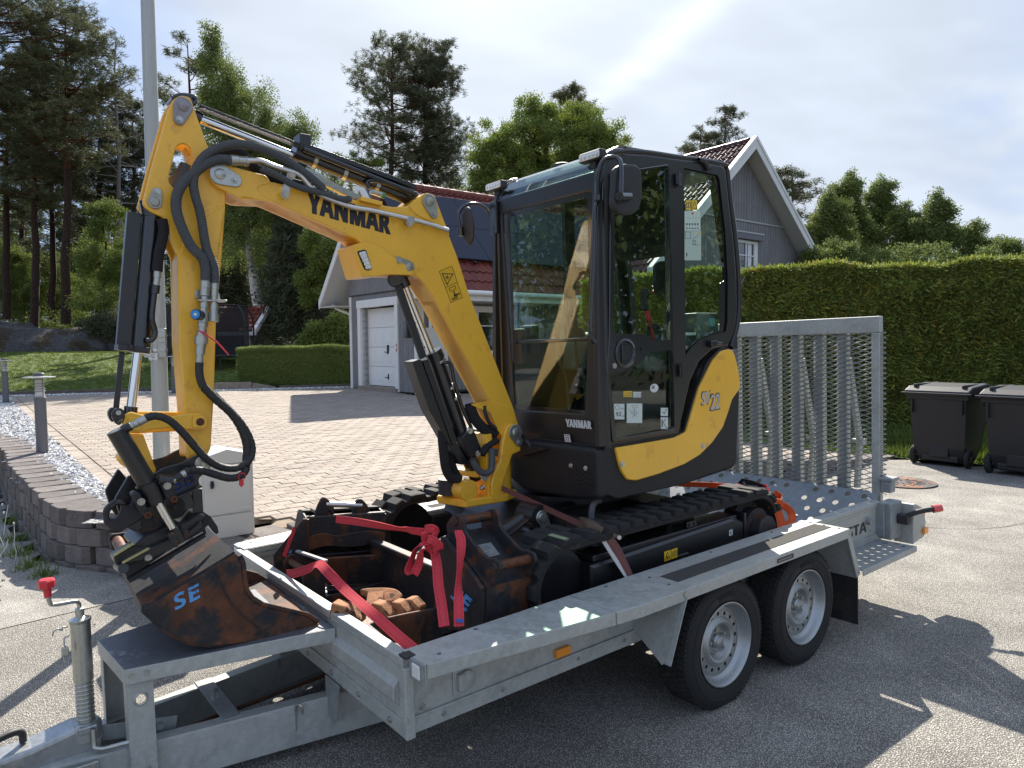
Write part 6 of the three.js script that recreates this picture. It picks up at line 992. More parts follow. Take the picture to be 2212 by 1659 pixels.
// ---------------- undercarriage
for (const [zn, zf, near] of [[-2.285, -2.525, 1], [-3.85, -3.61, 0]]) {
const R = 0.195, xa = 2.09, xb = 3.57, cy_ = FLOOR + 0.035 + R, zm = (zn + zf) / 2, w = Math.abs(zn - zf);
const path = []; for (let i = 0; i <= 24; i++) { const a = Math.PI / 2 + Math.PI * i / 24; path.push([xa + R * Math.cos(a), cy_ + R * Math.sin(a)]); } for (let i = 0; i <= 24; i++) { const a = -Math.PI / 2 + Math.PI * i / 24; path.push([xb + R * Math.cos(a), cy_ + R * Math.sin(a)]); }
const inner = path.map(([x, y]) => { const cx = clamp(x, xa, xb), d = Math.hypot(x - cx, y - cy_); return [cx + (x - cx) * (d - 0.03) / d, cy_ + (y - cy_) * (d - 0.03) / d]; });
const tr = part(ex, 'rubber_track', ext(path, zm - w / 2, zm + w / 2, { holes: [inner.slice().reverse()], bevel: 0.004 }), M.track);
const C = new THREE.CatmullRomCurve3(path.map(([x, y]) => V(x, y, 0)), true, 'catmullrom', 0), n = 44;
const lug = (() => { const s = new THREE.Shape([[-0.036, 0], [0.036, 0], [0.024, 0.024], [-0.024, 0.024]].map((p) => new THREE.Vector2(...p))); const g = new THREE.ExtrudeGeometry(s, { depth: w * 0.47, bevelEnabled: true, bevelThickness: 0.008, bevelSize: 0.004, bevelSegments: 1 }); return metres(g); })();
const b = BASE.get(tr);
for (let i = 0; i < n; i++) for (const s of [0, 1]) {
const u = ((i + s * 0.5) / n) % 1, p = C.getPointAt(u), tg = C.getTangentAt(u), m = new THREE.Mesh(lug, M.track); m.name = 'track_lug'; m.castShadow = m.receiveShadow = true;
const out = V(tg.y, -tg.x, 0); const cx = clamp(p.x, xa, xb); if (out.dot(V(p.x - cx, p.y - cy_, 0)) < 0) out.negate();
const X = out.clone().cross(V(0, 0, 1)); m.quaternion.setFromRotationMatrix(new THREE.Matrix4().makeBasis(X, out, V(0, 0, 1))); m.position.set(p.x - b[0], p.y - b[1], zm + (s ? -w / 2 + 0.012 : 0.008) - b[2]); tr.add(m);
}
part(tr, 'idler_wheel', turned([xa, cy_, zm - 0.05], [xa, cy_, 9], [[0.05, 0], [0.155, 0.0], [0.16, 0.02], [0.16, 0.08], [0.155, 0.10], [0.12, 0.10], [0.05, 0.085], [0, 0.085]], 36), M.black);
part(tr, 'drive_sprocket', turned([xb, cy_, zm - 0.06], [xb, cy_, 9], [[0.05, 0], [0.15, 0.02], [0.155, 0.05], [0.15, 0.09], [0.11, 0.10]], 24), M.rusty);
const s = near ? 1 : -1, zo = near ? zn : zn;
if (near) {
part(ex, 'track_frame', [ext([[2.22, FLOOR + 0.10], [3.40, FLOOR + 0.10], [3.40, FLOOR + 0.30], [3.30, FLOOR + 0.33], [2.22, FLOOR + 0.30]], zn - 0.20, zn + 0.008, { bevel: 0.012 }), box(2.26, 3.38, FLOOR + 0.30, FLOOR + 0.335, zn - 0.15, zn - 0.02, 0.01)], M.black);
part(ex, 'track_motor', [turned([xb, cy_ - 0.01, zn - 0.1], [xb, cy_ - 0.01, 9], [[0.12, 0], [0.12, 0.08], [0.085, 0.085], [0.085, 0.145], [0.075, 0.155], [0, 0.156]], 36)], M.rusty);
part(ex, 'frame_end_plate', [box(3.40, 3.42, FLOOR + 0.08, FLOOR + 0.345, zn - 0.12, zn + 0.012, 0.006)], M.black);
part(ex, 'frame_handle', tube(up3(kG, [[1110, 800], [1120, 770], [1180, 735], [1210, 735], [1205, 765], [1130, 800]], zn + 0.0), 0.006, 30, 8, false, 0.2), M.black);
part(ex, 'grease_cover', [box(2.82, 2.90, FLOOR + 0.155, FLOOR + 0.23, zn + 0.008, zn + 0.022, 0.012), cyl([2.855, FLOOR + 0.19, zn + 0.01], [2.855, FLOOR + 0.19, zn + 0.03], 0.025)], M.black);
part(ex, 'guide_block', [box(2.94, 3.02, FLOOR + 0.335, FLOOR + 0.37, zn - 0.05, zn - 0.02, 0.006), ...hexBolt([2.96, FLOOR + 0.352, zn - 0.02], [2.96, FLOOR + 0.352, 9], 0.008, 0.006), ...hexBolt([3.0, FLOOR + 0.352, zn - 0.02], [3.0, FLOOR + 0.352, 9], 0.008, 0.006)], M.black);
for (const [x0, x1] of [[2.92, 3.05]]) { }
part(ex, 'warning_label', quad(pz(kG, 563, 1008, zn + 0.0095), pz(kG, 690, 968, zn + 0.0095), pz(kG, 690, 1062, zn + 0.0095), pz(kG, 566, 1104, zn + 0.0095)), print(192, 128, (x, w, h) => { x.fillStyle = '#d9b12c'; x.fillRect(0, 0, w, h); x.strokeStyle = '#1a1812'; x.lineWidth = 6; x.strokeRect(3, 3, w - 6, h - 6); x.beginPath(); x.moveTo(100, 4); x.lineTo(100, 124); x.stroke(); x.beginPath(); x.moveTo(50, 26); x.lineTo(14, 106); x.lineTo(86, 106); x.closePath(); x.stroke(); x.fillStyle = '#1a1812'; x.fillRect(38, 76, 26, 20); x.fillRect(34, 60, 12, 20); x.lineWidth = 5; x.strokeRect(116, 42, 30, 50); x.strokeRect(146, 36, 32, 52); for (let i = 0; i < 4; i++) { x.fillRect(152, 46 + i * 10, 20, 3); x.fillRect(122, 52 + i * 10, 18, 3); } }));
part(ex, 'serial_label', quad(pz(kG, 1142, 820, zn + 0.01), pz(kG, 1173, 810, zn + 0.01), pz(kG, 1173, 862, zn + 0.01), pz(kG, 1143, 873, zn + 0.01)), print(48, 72, (x, w, h) => { x.fillStyle = '#d5d6d4'; x.fillRect(0, 0, w, h); x.fillStyle = '#26272a'; x.fillRect(8, 8, 32, 6); for (let i = 0; i < 40; i++) x.fillRect(8 + hash(i, 1, 3) * 28, 22 + hash(i, 2, 3) * 38, 5, 4); }));
} else part(ex, 'track_frame', [ext([[2.22, FLOOR + 0.10], [3.40, FLOOR + 0.10], [3.40, FLOOR + 0.30], [2.22, FLOOR + 0.30]], zm - 0.1, zm + 0.1, { bevel: 0.012 })], M.black);
}
part(ex, 'car_body', [ext([[2.18, FLOOR + 0.12], [3.2, FLOOR + 0.12], [3.2, FLOOR + 0.36], [3.0, FLOOR + 0.47], [2.36, FLOOR + 0.47], [2.20, FLOOR + 0.30]], -3.38, -2.75, { bevel: 0.02 }), ext([[2.3, FLOOR + 0.20], [2.55, FLOOR + 0.20], [2.60, FLOOR + 0.44], [2.42, FLOOR + 0.44]], -2.76, -2.40, { bevel: 0.02 }), ext([[2.95, FLOOR + 0.20], [3.2, FLOOR + 0.20], [3.1, FLOOR + 0.44], [2.9, FLOOR + 0.44]], -2.76, -2.40, { bevel: 0.02 }), ext([[2.3, FLOOR + 0.20], [2.55, FLOOR + 0.20], [2.60, FLOOR + 0.44], [2.42, FLOOR + 0.44]], -3.73, -3.37, { bevel: 0.02 }), turned([2.83, FLOOR + 0.45, -3.065], [2.83, 9, -3.065], [[0.40, 0], [0.40, 0.04], [0.36, 0.05], [0.36, 0.10], [0, 0.1]], 48)], M.black);
part(ex, 'dozer_blade', [extX([[-3.83, 0], [-2.30, 0], [-2.30, 0.285], [-3.83, 0.285]].map(([z, y]) => [z, y + FLOOR + 0.01]), 1.71, 1.74, { bevel: 0.006 }), box(1.69, 1.745, FLOOR + 0.27, FLOOR + 0.30, -3.83, -2.30, 0.01), beam([1.74, FLOOR + 0.1, -2.75], [2.25, FLOOR + 0.2, -2.75], 0.06, 0.1), beam([1.74, FLOOR + 0.1, -3.38], [2.25, FLOOR + 0.2, -3.38], 0.06, 0.1)], M.rusty);
{ const c = part(ex, 'blade_cylinder', [cyl([2.22, 0.855, -2.72], [2.08, 0.80, -2.75], 0.035), cyl([2.08, 0.80, -2.75], [1.80, 0.62, -2.82], 0.022), cyl([2.235, 0.86, -2.77], [2.235, 0.86, -2.64], 0.06), beam([2.18, 0.855, -2.70], [1.93, 0.72, -2.74], 0.10, 0.012, [0, 1, 0])], M.black);
part(c, 'pin_cap', [ext(capsule([2.235, 0.86, 0.035], [2.27, 0.80, 0.026], 0.03), -2.64, -2.63)], M.plated); part(c, 'pin', cyl([2.235, 0.86, -2.63], [2.235, 0.86, -2.62], 0.02), M.steel);
part(c, 'hose', [tube([[2.12, 0.82, -2.70], [2.16, 0.80, -2.66], [2.22, 0.72, -2.62], [2.24, 0.6, -2.62]], 0.014, 24, 8), tube([[2.5, 0.92, -2.5], [2.46, 0.93, -2.48], [2.42, 0.9, -2.47], [2.41, 0.8, -2.47]], 0.016, 24, 8)], M.hose); }
// ---------------- upper body
const ZS = -2.40;
part(ex, 'swing_frame', [ext(roundPts(on((x, y) => [x, y], [[1306, 962], [1310, 1072], [1330, 1078], [1480, 1047], [1585, 1012], [1594, 990], [1590, 960]], ZS - 0.03), 0.02), -3.66, ZS - 0.02, { bevel: 0.03, seg: 3 })], M.plastic);
part(ex, 'engine_hood', [ext(roundPts(on((x, y) => [x, y], [[1500, 965], [1590, 960], [1596, 860], [1592, 800], [1574, 752], [1540, 755], [1510, 800]], ZS - 0.03), 0.03), -3.66, ZS - 0.02, { bevel: 0.04, seg: 4 })], M.plastic);
part(ex, 'side_cover_frame', ext(roundPts(on((x, y) => [x, y], [[1308, 962], [1480, 932], [1505, 845], [1530, 780], [1560, 748], [1578, 752], [1592, 790], [1599, 850], [1592, 1004], [1480, 1047], [1335, 1079], [1312, 1070]], ZS), 0.02), ZS - 0.025, ZS - 0.004, { bevel: 0.008, seg: 2 }), M.plastic);
{ const y = part(ex, 'side_cover', ext(roundPts([...on((a, b) => [a, b], [[1327, 967], [1400, 955], [1455, 945], [1480, 933], [1490, 900], [1508, 838], [1538, 778]], ZS), ...on(k9, [[240, 615], [290, 603], [312, 610], [330, 650], [350, 740], [362, 830], [358, 862], [310, 930], [285, 1010], [250, 1110], [180, 1210], [100, 1290], [0, 1350]], ZS), ...on((a, b) => [a, b], [[1420, 1024], [1372, 1038], [1352, 1036], [1340, 1018], [1333, 995]], ZS)], 0.012, 3), ZS - 0.01, ZS + 0.012, { bevel: 0.012, seg: 4 }), M.yellowPlastic);
for (const [x, yy] of [[1344, 1003], [1518, 963]]) { const p = sz(x, yy, ZS + 0.012); part(y, 'cover_bolt', [turned([p[0], p[1], ZS + 0.0125], [p[0], p[1], 9], [[0.016, 0], [0.0155, 0.003], [0.013, 0.003]], 24), ...hexBolt([p[0], p[1], ZS + 0.012], [p[0], p[1], 9], 0.008, 0.01)], M.steel); }
const a = sz(1511, 888, ZS + 0.0135), b = sz(1537, 879, ZS + 0.0135), c = sz(1567, 876, ZS + 0.0135);
const W = (s, p, w, h, off, m, d) => part(y, 'model_lettering', letters(s, [p[0] - off, p[1] - off, ZS + 0.012 + d * 0.2], [w + 2 * off, 0.004, 0], [0.004, h + 2 * off, 0], d, 0.0), m);
const s1 = sz(1511, 874, ZS), s2 = sz(1530, 886, ZS), k = 1 / 420; W('SV', [s1[0], s1[1] - 0.002], 0.072, 0.068, 0.005, M.ink, 0.001); W('SV', [s1[0], s1[1] - 0.002], 0.072, 0.068, 0, M.silver, 0.002); W('22', [s2[0], s2[1]], 0.082, 0.085, 0.005, M.ink, 0.0025); W('22', [s2[0], s2[1]], 0.082, 0.085, 0, M.silver, 0.0035);
}
// lower front cover with louvres, under the cab
part(ex, 'front_cover', [extX(roundPts([[-2.405, 0.955], [-2.405, 1.20], [-3.0, 1.19], [-3.02, 1.14], [-3.12, 1.12], [-3.16, 1.0], [-2.98, 0.925], [-2.6, 0.93]], 0.03), 2.40, 2.50, { bevel: 0.02, seg: 3 }), extX(roundPts([[-2.95, 1.11], [-2.75, 1.17], [-2.98, 1.18]], 0.01), 2.37, 2.42)], M.plastic);
{ const p = (x, y) => px_(k5, x, y, 2.398), g = []; for (let r = 0; r < 9; r++) for (let c = 0; c < 3; c++) { const q = p(1497 + c * 38 + (r % 2) * 15 + r * 1.6, 1378 + r * 17 + c * 1.5); g.push(box(2.396, 2.399, q[1] - 0.0045, q[1] + 0.0045, q[2] - 0.003, q[2] + 0.026, 0.001)); } part(ex, 'louvre', g, M.ink); part(ex, 'louvre_bolt', [[1487, 1357], [1583, 1374]].flatMap(([x, y]) => hexBolt(p(x, y), [0, p(x, y)[1], p(x, y)[2]], 0.008, 0.01)), M.steel); }
part(ex, 'cab_floor', box(2.46, 3.5, 1.15, 1.21, -3.2, ZS - 0.03, 0.01), M.plastic);
// ---------------- cab: near side frame with door and rear window, front, roof, far side
const cab = part(ex, 'cab_frame', ext(roundPts(on(k6, [[138, 1650], [128, 1100], [122, 600], [130, 130], [152, 50], [185, 22], [250, 12], [400, 22], [560, 44], [700, 62], [815, 84], [836, 110], [855, 300], [878, 480], [896, 700], [898, 880], [886, 980], [850, 1085], [760, 1105], [690, 1170], [640, 1280], [605, 1430], [575, 1570]], ZS), 0.01, 3), ZS - 0.035, ZS, { bevel: 0.012, seg: 3, holes: [roundPts(on(k6, [[190, 130], [520, 76], [545, 1090], [555, 1565], [205, 1622], [168, 1235], [184, 1035]], ZS), 0.01), roundPts(on(k6, [[590, 95], [605, 86], [792, 128], [806, 160], [838, 450], [852, 700], [850, 950], [840, 1015], [760, 1035], [690, 1062], [640, 1112], [604, 1165]], ZS), 0.008)] }), M.black);
part(cab, 'roof_edge', [tube(up3(k6, [[160, 45], [200, 18], [260, 8], [400, 16], [560, 40], [700, 58], [815, 80], [838, 108], [860, 300], [884, 480], [902, 700], [905, 880], [890, 990], [860, 1090]], ZS - 0.02), 0.016, 60, 8)], M.black);
part(ex, 'door', [ext(roundPts(on(k6, [[192, 128], [518, 78], [543, 1088], [553, 1562], [207, 1618], [172, 1235], [186, 1035]], ZS + 0.004), 0.012), ZS - 0.02, ZS + 0.010, { bevel: 0.004, holes: [roundPts(on(k6, [[214, 165], [236, 122], [500, 88], [516, 98], [526, 1058], [440, 1060], [412, 1044], [388, 1024], [206, 1020]], ZS + 0.004), 0.012), roundPts(on(k6, [[184, 1238], [262, 1216], [350, 1180], [400, 1122], [430, 1107], [540, 1104], [549, 1540], [224, 1600]], ZS + 0.004), 0.012)] })], M.blackGloss);
const door = ex.children[ex.children.length - 1];
part(door, 'upper_glass', ext(on(k6, [[208, 160], [232, 116], [505, 84], [520, 96], [530, 1064], [440, 1066], [408, 1050], [385, 1030], [200, 1026]], ZS), ZS - 0.006, ZS - 0.003, { bevel: 0 }), M.glass);
part(door, 'lower_glass', ext(on(k6, [[180, 1234], [262, 1212], [350, 1176], [398, 1118], [430, 1103], [545, 1100], [554, 1545], [220, 1606]], ZS), ZS - 0.006, ZS - 0.003, { bevel: 0 }), M.glass);
{ const p = pz(k6, 278, 1124, ZS + 0.012); part(door, 'handle_cup', [turned([p[0], p[1], ZS + 0.01], [p[0], p[1], 9], [[0.072, 0], [0.072, 0.005], [0.062, 0.009], [0.058, 0.006], [0.054, 0.0]], 36), ...[0].map(() => ext(roundPts([[p[0] - 0.028, p[1] - 0.045], [p[0] + 0.025, p[1] - 0.04], [p[0] + 0.03, p[1] + 0.04], [p[0] - 0.028, p[1] + 0.042]], 0.012), ZS + 0.01, ZS + 0.018, { bevel: 0.004 }))], M.blackGloss);
part(door, 'lock', (() => { const q = pz(k6, 215, 1194, ZS + 0.01); return [cyl([q[0], q[1], ZS + 0.009], [q[0], q[1], ZS + 0.017], 0.0135)]; })(), M.plated);
part(door, 'knob', (() => { const q = pz(k6, 370, 1100, ZS + 0.01); return [cyl([q[0], q[1], ZS + 0.009], [q[0], q[1], ZS + 0.016], 0.010)]; })(), M.blackGloss); }
part(ex, 'rear_side_glass', ext(on(k6, [[586, 92], [605, 82], [794, 126], [808, 160], [840, 450], [854, 700], [852, 950], [840, 1018], [760, 1038], [690, 1066], [640, 1116], [600, 1170]], ZS), ZS - 0.014, ZS - 0.011, { bevel: 0 }), M.glass);
part(cab, 'glass_border', ext(roundPts(on(k6, [[586, 92], [605, 82], [794, 126], [808, 160], [840, 450], [854, 700], [852, 950], [840, 1018], [760, 1038], [690, 1066], [640, 1116], [600, 1170]], ZS), 0.006), ZS - 0.011, ZS - 0.0095, { bevel: 0, holes: [roundPts(on(k6, [[610, 130], [640, 112], [776, 145], [800, 250], [832, 470], [836, 720], [805, 740], [808, 1000], [740, 1030], [690, 1050], [620, 1110]], ZS), 0.02)] }), M.blackGloss);
part(cab, 'hinge', [[562, 165], [580, 1220]].flatMap(([x, y]) => { const p = pz(k6, x, y, ZS); return [box(p[0] - 0.022, p[0] + 0.022, p[1] - 0.03, p[1] + 0.03, ZS, ZS + 0.02, 0.005), cyl([p[0], p[1] - 0.035, ZS + 0.018], [p[0], p[1] + 0.035, ZS + 0.018], 0.01)]; }), M.blackGloss);
part(cab, 'door_stop', (() => { const p = pz(k6, 750, 1072, ZS); return [box(p[0] - 0.03, p[0] + 0.03, p[1] - 0.018, p[1] + 0.018, ZS, ZS + 0.03, 0.006), cyl([p[0] + 0.02, p[1], ZS + 0.02], [p[0] + 0.065, p[1], ZS + 0.02], 0.011)]; })(), M.blackGloss);
part(cab, 'grab_rail', tube(up3(k6, [[128, 300], [112, 330], [104, 600], [92, 850], [88, 1000], [96, 1050], [112, 1065]], ZS + 0.03), 0.011, 50, 10), M.blackGloss);
// front
const XF = 2.462, fr4 = (k, x, y) => { const p = px_(k, x, y, XF); return [p[2], p[1]]; }, id = (x, y) => [x, y];
const wind = roundPts([[1083, 462], [1279, 412], [1263, 894], [1110, 884]].map(([x, y]) => fr4(id, x, y)), 0.03);
part(cab, 'front_frame', extX(roundPts([[-2.412, 1.2], [-2.412, 2.52], [-2.46, 2.53], [-3.2, 2.53], [-3.235, 2.5], [-3.235, 1.2]], 0.02), XF, XF + 0.045, { holes: [wind.slice().reverse()], bevel: 0.01, seg: 2 }), M.black);
part(cab, 'front_pillar', tube([[2.475, 1.2, -2.415], [2.475, 1.8, -2.415], [2.475, 2.42, -2.415], [2.49, 2.54, -2.415], [2.54, 2.61, -2.41], [2.62, 2.63, -2.41]], 0.022, 50, 12), M.black);
part(cab, 'front_pillar', tube([[2.475, 1.2, -3.225], [2.475, 1.8, -3.225], [2.475, 2.42, -3.225], [2.49, 2.54, -3.225], [2.56, 2.63, -3.225], [2.62, 2.65, -3.225]], 0.022, 50, 12), M.black);
const wg = part(cab, 'windshield', extX(roundPts([[-2.46, 1.34], [-2.46, 2.45], [-3.16, 2.45], [-3.16, 1.34]], 0.03), XF + 0.012, XF + 0.016, { bevel: 0 }), M.glass);
{ const a = fr4(k5, 1000, 560), b = fr4(k5, 1590, 542); part(cab, 'window_bar', box(XF + 0.004, XF + 0.02, (a[1] + b[1]) / 2 - 0.009, (a[1] + b[1]) / 2 + 0.009, -3.17, -2.45, 0.004), M.blackGloss); }
// black painted rim of the windshield glass
part(wg, 'glass_border', extX(roundPts([[-2.45, 1.33], [-2.45, 2.46], [-3.17, 2.46], [-3.17, 1.33]], 0.03), XF + 0.008, XF + 0.0115, { bevel: 0, holes: [roundPts([[-2.505, 1.372], [-2.505, 2.415], [-3.125, 2.415], [-3.125, 1.372]].reverse(), 0.03)] }), M.blackGloss);
// curved glass visor and roof
const visor = (o) => [[2.474 - o, 2.528], [2.486 - o, 2.562 + o], [2.53, 2.618 + o], [2.60, 2.652 + o], [2.66, 2.66 + o]];
part(cab, 'roof_visor', ext([...visor(0.004), ...visor(0).reverse()], -3.20, -2.44, { bevel: 0 }), M.glass);
part(cab, 'roof', [ext(roundPts([[2.62, 2.625], [2.66, 2.668], [3.2, 2.685], [3.36, 2.672], [3.42, 2.64], [3.41, 2.6], [2.64, 2.6]], 0.012), -3.225, ZS - 0.01, { bevel: 0.012, seg: 3 }), ext([...visor(0.008).slice(0, 5), ...visor(-0.03).slice(0, 5).reverse()], -2.455, -2.41, { bevel: 0.004 }), ext([...visor(0.008).slice(0, 5), ...visor(-0.03).slice(0, 5).reverse()], -3.235, -3.19, { bevel: 0.004 }), box(2.478, 2.5, 2.49, 2.53, -3.2, -2.44, 0.005)], M.black);
part(cab, 'roof_vent', turned([2.72, 2.67, -2.95], [2.72, 9, -2.95], [[0.05, 0], [0.05, 0.03], [0.04, 0.035], [0, 0.036]], 24), M.hoseBlack);
part(cab, 'roof_strap', tube(up3(crop(2732, 0, 1.6202), [[100, 1035], [125, 1040], [150, 1065], [160, 1090], [185, 1085]], ZS + 0.01), 0.012, 20, 8), M.hoseBlack);
part(cab, 'aerial', beam(pz(k6, 900, 800, ZS - 0.1), pz(k6, 940, 705, ZS - 0.1), 0.006, 0.01), M.hoseBlack);
// far side and back frame of the cab, so that one sees out through it
const farProf = on(k6, [[138, 1650], [128, 1100], [130, 130], [152, 50], [250, 12], [560, 44], [815, 84], [836, 110], [878, 480], [896, 700], [898, 880], [850, 1085], [600, 1600]], ZS);
part(cab, 'far_side', ext(farProf, -3.24, -3.215, { bevel: 0.004, holes: [roundPts([[2.54, 1.72], [2.54, 2.50], [2.98, 2.56], [2.98, 1.72]], 0.03), roundPts([[3.05, 1.72], [3.05, 2.57], [3.33, 2.58], [3.43, 2.2], [3.46, 1.8], [3.40, 1.72]], 0.03)] }), M.black);
part(cab, 'far_glass', ext(roundPts([[2.53, 1.71], [2.53, 2.58], [3.35, 2.6], [3.47, 1.8], [3.42, 1.71]], 0.02), -3.230, -3.227, { bevel: 0 }), M.glass);
part(cab, 'back_frame', [beam([3.40, 2.62, -2.44], [3.52, 2.1, -2.44], 0.05, 0.05, [0, 0, 1]), beam([3.52, 2.1, -2.44], [3.54, 1.65, -2.44], 0.05, 0.05, [0, 0, 1]), beam([3.40, 2.62, -3.2], [3.52, 2.1, -3.2], 0.05, 0.05, [0, 0, 1]), beam([3.52, 2.1, -3.2], [3.54, 1.65, -3.2], 0.05, 0.05, [0, 0, 1]), box(3.44, 3.53, 1.2, 1.72, -3.2, -2.43, 0.02)], M.black);
part(cab, 'middle_post', [box(3.0, 3.05, 1.2, 2.62, -2.44, ZS - 0.02, 0.01)], M.black);
// ---------------- cab interior
part(cab, 'seat', [ext(roundPts([[2.98, 1.60], [3.40, 1.60], [3.40, 1.70], [2.96, 1.72]], 0.03), -3.04, -2.60, { bevel: 0.03, seg: 3 }), extX(roundPts([[-2.58, 1.66], [-2.60, 1.92], [-2.67, 2.03], [-2.72, 2.12], [-2.90, 2.12], [-2.96, 2.03], [-3.03, 1.92], [-3.06, 1.66]], 0.05), 0, 0.12, { bevel: 0.03, seg: 3 }).applyMatrix4(new THREE.Matrix4().makeRotationZ(-0.16).setPosition(2.96, 0.58, 0)), box(3.0, 3.35, 1.22, 1.6, -2.98, -2.66, 0.04)], M.darkFabric);
part(cab, 'seat_stripe', [0, 1].map((i) => box(3.205, 3.212, 1.99 + i * 0.025, 2.003 + i * 0.025, -2.74, -2.66).rotateZ(0)), M.redPlastic);
for (const [z, s] of [[-2.52, 0], [-3.10, 1]]) {
const cn = part(cab, 'console', [ext(roundPts([[2.86, 1.55], [3.25, 1.55], [3.22, 1.72], [3.02, 1.78], [2.88, 1.72]], 0.03), z - 0.05, z + 0.05, { bevel: 0.015, seg: 2 })], M.greyPlastic);
part(cn, 'joystick', [tube([[2.93, 1.74, z], [2.92, 1.82, z], [2.89, 1.9, z]], 0.012, 16, 8), ext(roundPts([[2.86, 1.87], [2.90, 1.87], [2.915, 1.98], [2.875, 1.99]], 0.015), z - 0.018, z + 0.018, { bevel: 0.008 })], M.hoseBlack);
part(cn, 'boot', turned([2.96, 1.74, z], [2.95, 9, z], [[0.05, 0], [0.042, 0.015], [0.046, 0.02], [0.036, 0.035], [0.04, 0.04], [0.028, 0.06]], 16), M.hoseBlack);
}
part(cab, 'safety_lever', [cyl(pz(k6, 442, 1062, -2.47), pz(k6, 408, 940, -2.47), 0.006), cyl(pz(k6, 408, 940, -2.47), pz(k6, 398, 890, -2.47), 0.014)], M.redPlastic);
part(cab, 'travel_lever', [-2.74, -2.88].flatMap((z) => [tube([[2.66, 1.21, z], [2.65, 1.5, z], [2.60, 1.62, z], [2.59, 1.78, z]], 0.009, 24, 8), cyl([2.59, 1.74, z], [2.588, 1.83, z], 0.016)]), M.hoseBlack);
part(cab, 'monitor', [box(2.56, 2.62, 1.66, 1.82, -3.16, -3.06, 0.015)], M.hoseBlack);
part(cab, 'storage_box', [box(3.25, 3.45, 1.62, 1.86, -2.62, -2.46, 0.01)], M.greyPlastic);
part(cab, 'blue_tag', box(3.36, 3.41, 1.78, 1.83, -2.459, -2.455, 0.002), std({ color: lin(0.03, 0.28, 0.42), roughness: 0.5 }));
part(cab, 'shelf_strip', [box(3.08, 3.24, 1.735, 1.75, -2.50, -2.46, 0.002), box(3.08, 3.24, 1.645, 1.66, -2.50, -2.46, 0.002)], M.stickerWhite);
part(cab, 'inner_mirror', [ext(roundPts(on(k6, [[442, 640], [470, 615], [512, 612], [515, 815], [460, 805], [444, 770]], ZS - 0.06), 0.02), ZS - 0.08, ZS - 0.06, { bevel: 0.006 })], M.hoseBlack);
part(cab, 'wiper', [beam([2.455, 2.1, -3.09], [2.452, 1.62, -3.1], 0.012, 0.008, [1, 0, 0]), beam([2.45, 2.42, -3.11], [2.455, 2.0, -3.09], 0.01, 0.008, [1, 0, 0])], M.hoseBlack);
part(cab, 'wiper_motor', [box(2.47, 2.52, 1.60, 1.80, -3.13, -3.05, 0.015)], M.hoseBlack);
// stickers on the lower door glass and rear window
const glassSticker = (x0, y0, x1, y1, draw, w = 128, h = 128, host = door) => part(host, 'sticker', quad(pz(k6, x0, y0, ZS - 0.002), pz(k6, x1, y0, ZS - 0.002), pz(k6, x1, y1, ZS - 0.002), pz(k6, x0, y1, ZS - 0.002)), print(w, h, draw));
glassSticker(214, 1402, 275, 1492, (x, w, h) => { x.fillStyle = '#c3cdc6'; x.fillRect(0, 0, w, h); x.strokeStyle = '#39433f'; x.lineWidth = 4; x.strokeRect(3, 3, w - 6, h - 6); x.fillStyle = '#20282a'; x.font = 'bold 62px sans-serif'; x.fillText('92', 24, 140); x.font = '24px sans-serif'; x.fillText('Lwa', 76, 64); x.fillText('dB', 96, 148); x.beginPath(); x.moveTo(44, 18); x.lineTo(66, 32); x.lineTo(66, 58); x.lineTo(44, 72); x.lineTo(22, 58); x.lineTo(22, 32); x.closePath(); x.stroke(); }, 130, 180);
glassSticker(286, 1402, 372, 1510, (x, w, h) => { x.fillStyle = '#c0cbc4'; x.fillRect(0, 0, w, h); x.strokeStyle = '#3d4845'; x.lineWidth = 3; x.strokeRect(60, 20, 50, 26); x.beginPath(); x.moveTo(84, 46); x.lineTo(84, 130); x.moveTo(40, 100); x.lineTo(130, 100); x.moveTo(60, 150); x.lineTo(84, 120); x.lineTo(108, 150); x.moveTo(20, 60); x.lineTo(60, 100); x.stroke(); x.strokeRect(66, 70, 36, 50); }, 168, 210);
glassSticker(268, 1334, 316, 1366, (x, w, h) => { x.fillStyle = '#cfae3a'; x.fillRect(0, 0, w, h); x.strokeStyle = '#222'; x.lineWidth = 4; x.beginPath(); x.moveTo(30, 12); x.lineTo(10, 54); x.lineTo(52, 54); x.closePath(); x.stroke(); x.strokeRect(66, 16, 44, 34); x.beginPath(); x.moveTo(88, 16); x.lineTo(88, 50); x.stroke(); }, 120, 64);
glassSticker(321, 1338, 365, 1368, (x, w, h) => { x.fillStyle = '#c3cdc6'; x.fillRect(0, 0, w, h); x.strokeStyle = '#222'; x.lineWidth = 4; x.strokeRect(10, 14, 36, 34); x.strokeRect(62, 16, 44, 34); x.beginPath(); x.moveTo(84, 16); x.lineTo(84, 50); x.stroke(); }, 116, 64);
glassSticker(474, 1426, 514, 1544, (x, w, h) => { x.fillStyle = '#c3cdc6'; x.fillRect(0, 0, w, h); x.fillStyle = '#2a3230'; x.fillRect(0, 84, w, 14); x.strokeStyle = '#2a3230'; x.lineWidth = 7; x.beginPath(); x.moveTo(70, 8); x.lineTo(44, 60); x.lineTo(16, 40); x.moveTo(62, 110); x.lineTo(30, 150); x.lineTo(70, 210); x.stroke(); x.fillRect(10, 120, 14, 80); }, 84, 220);
part(door, 'sticker', metres(new THREE.CircleGeometry(0.026, 24).scale(1.25, 0.85, 1).translate(pz(k6, 440, 1317, ZS)[0], pz(k6, 440, 1317, ZS)[1], ZS - 0.002)), M.stickerWhite);
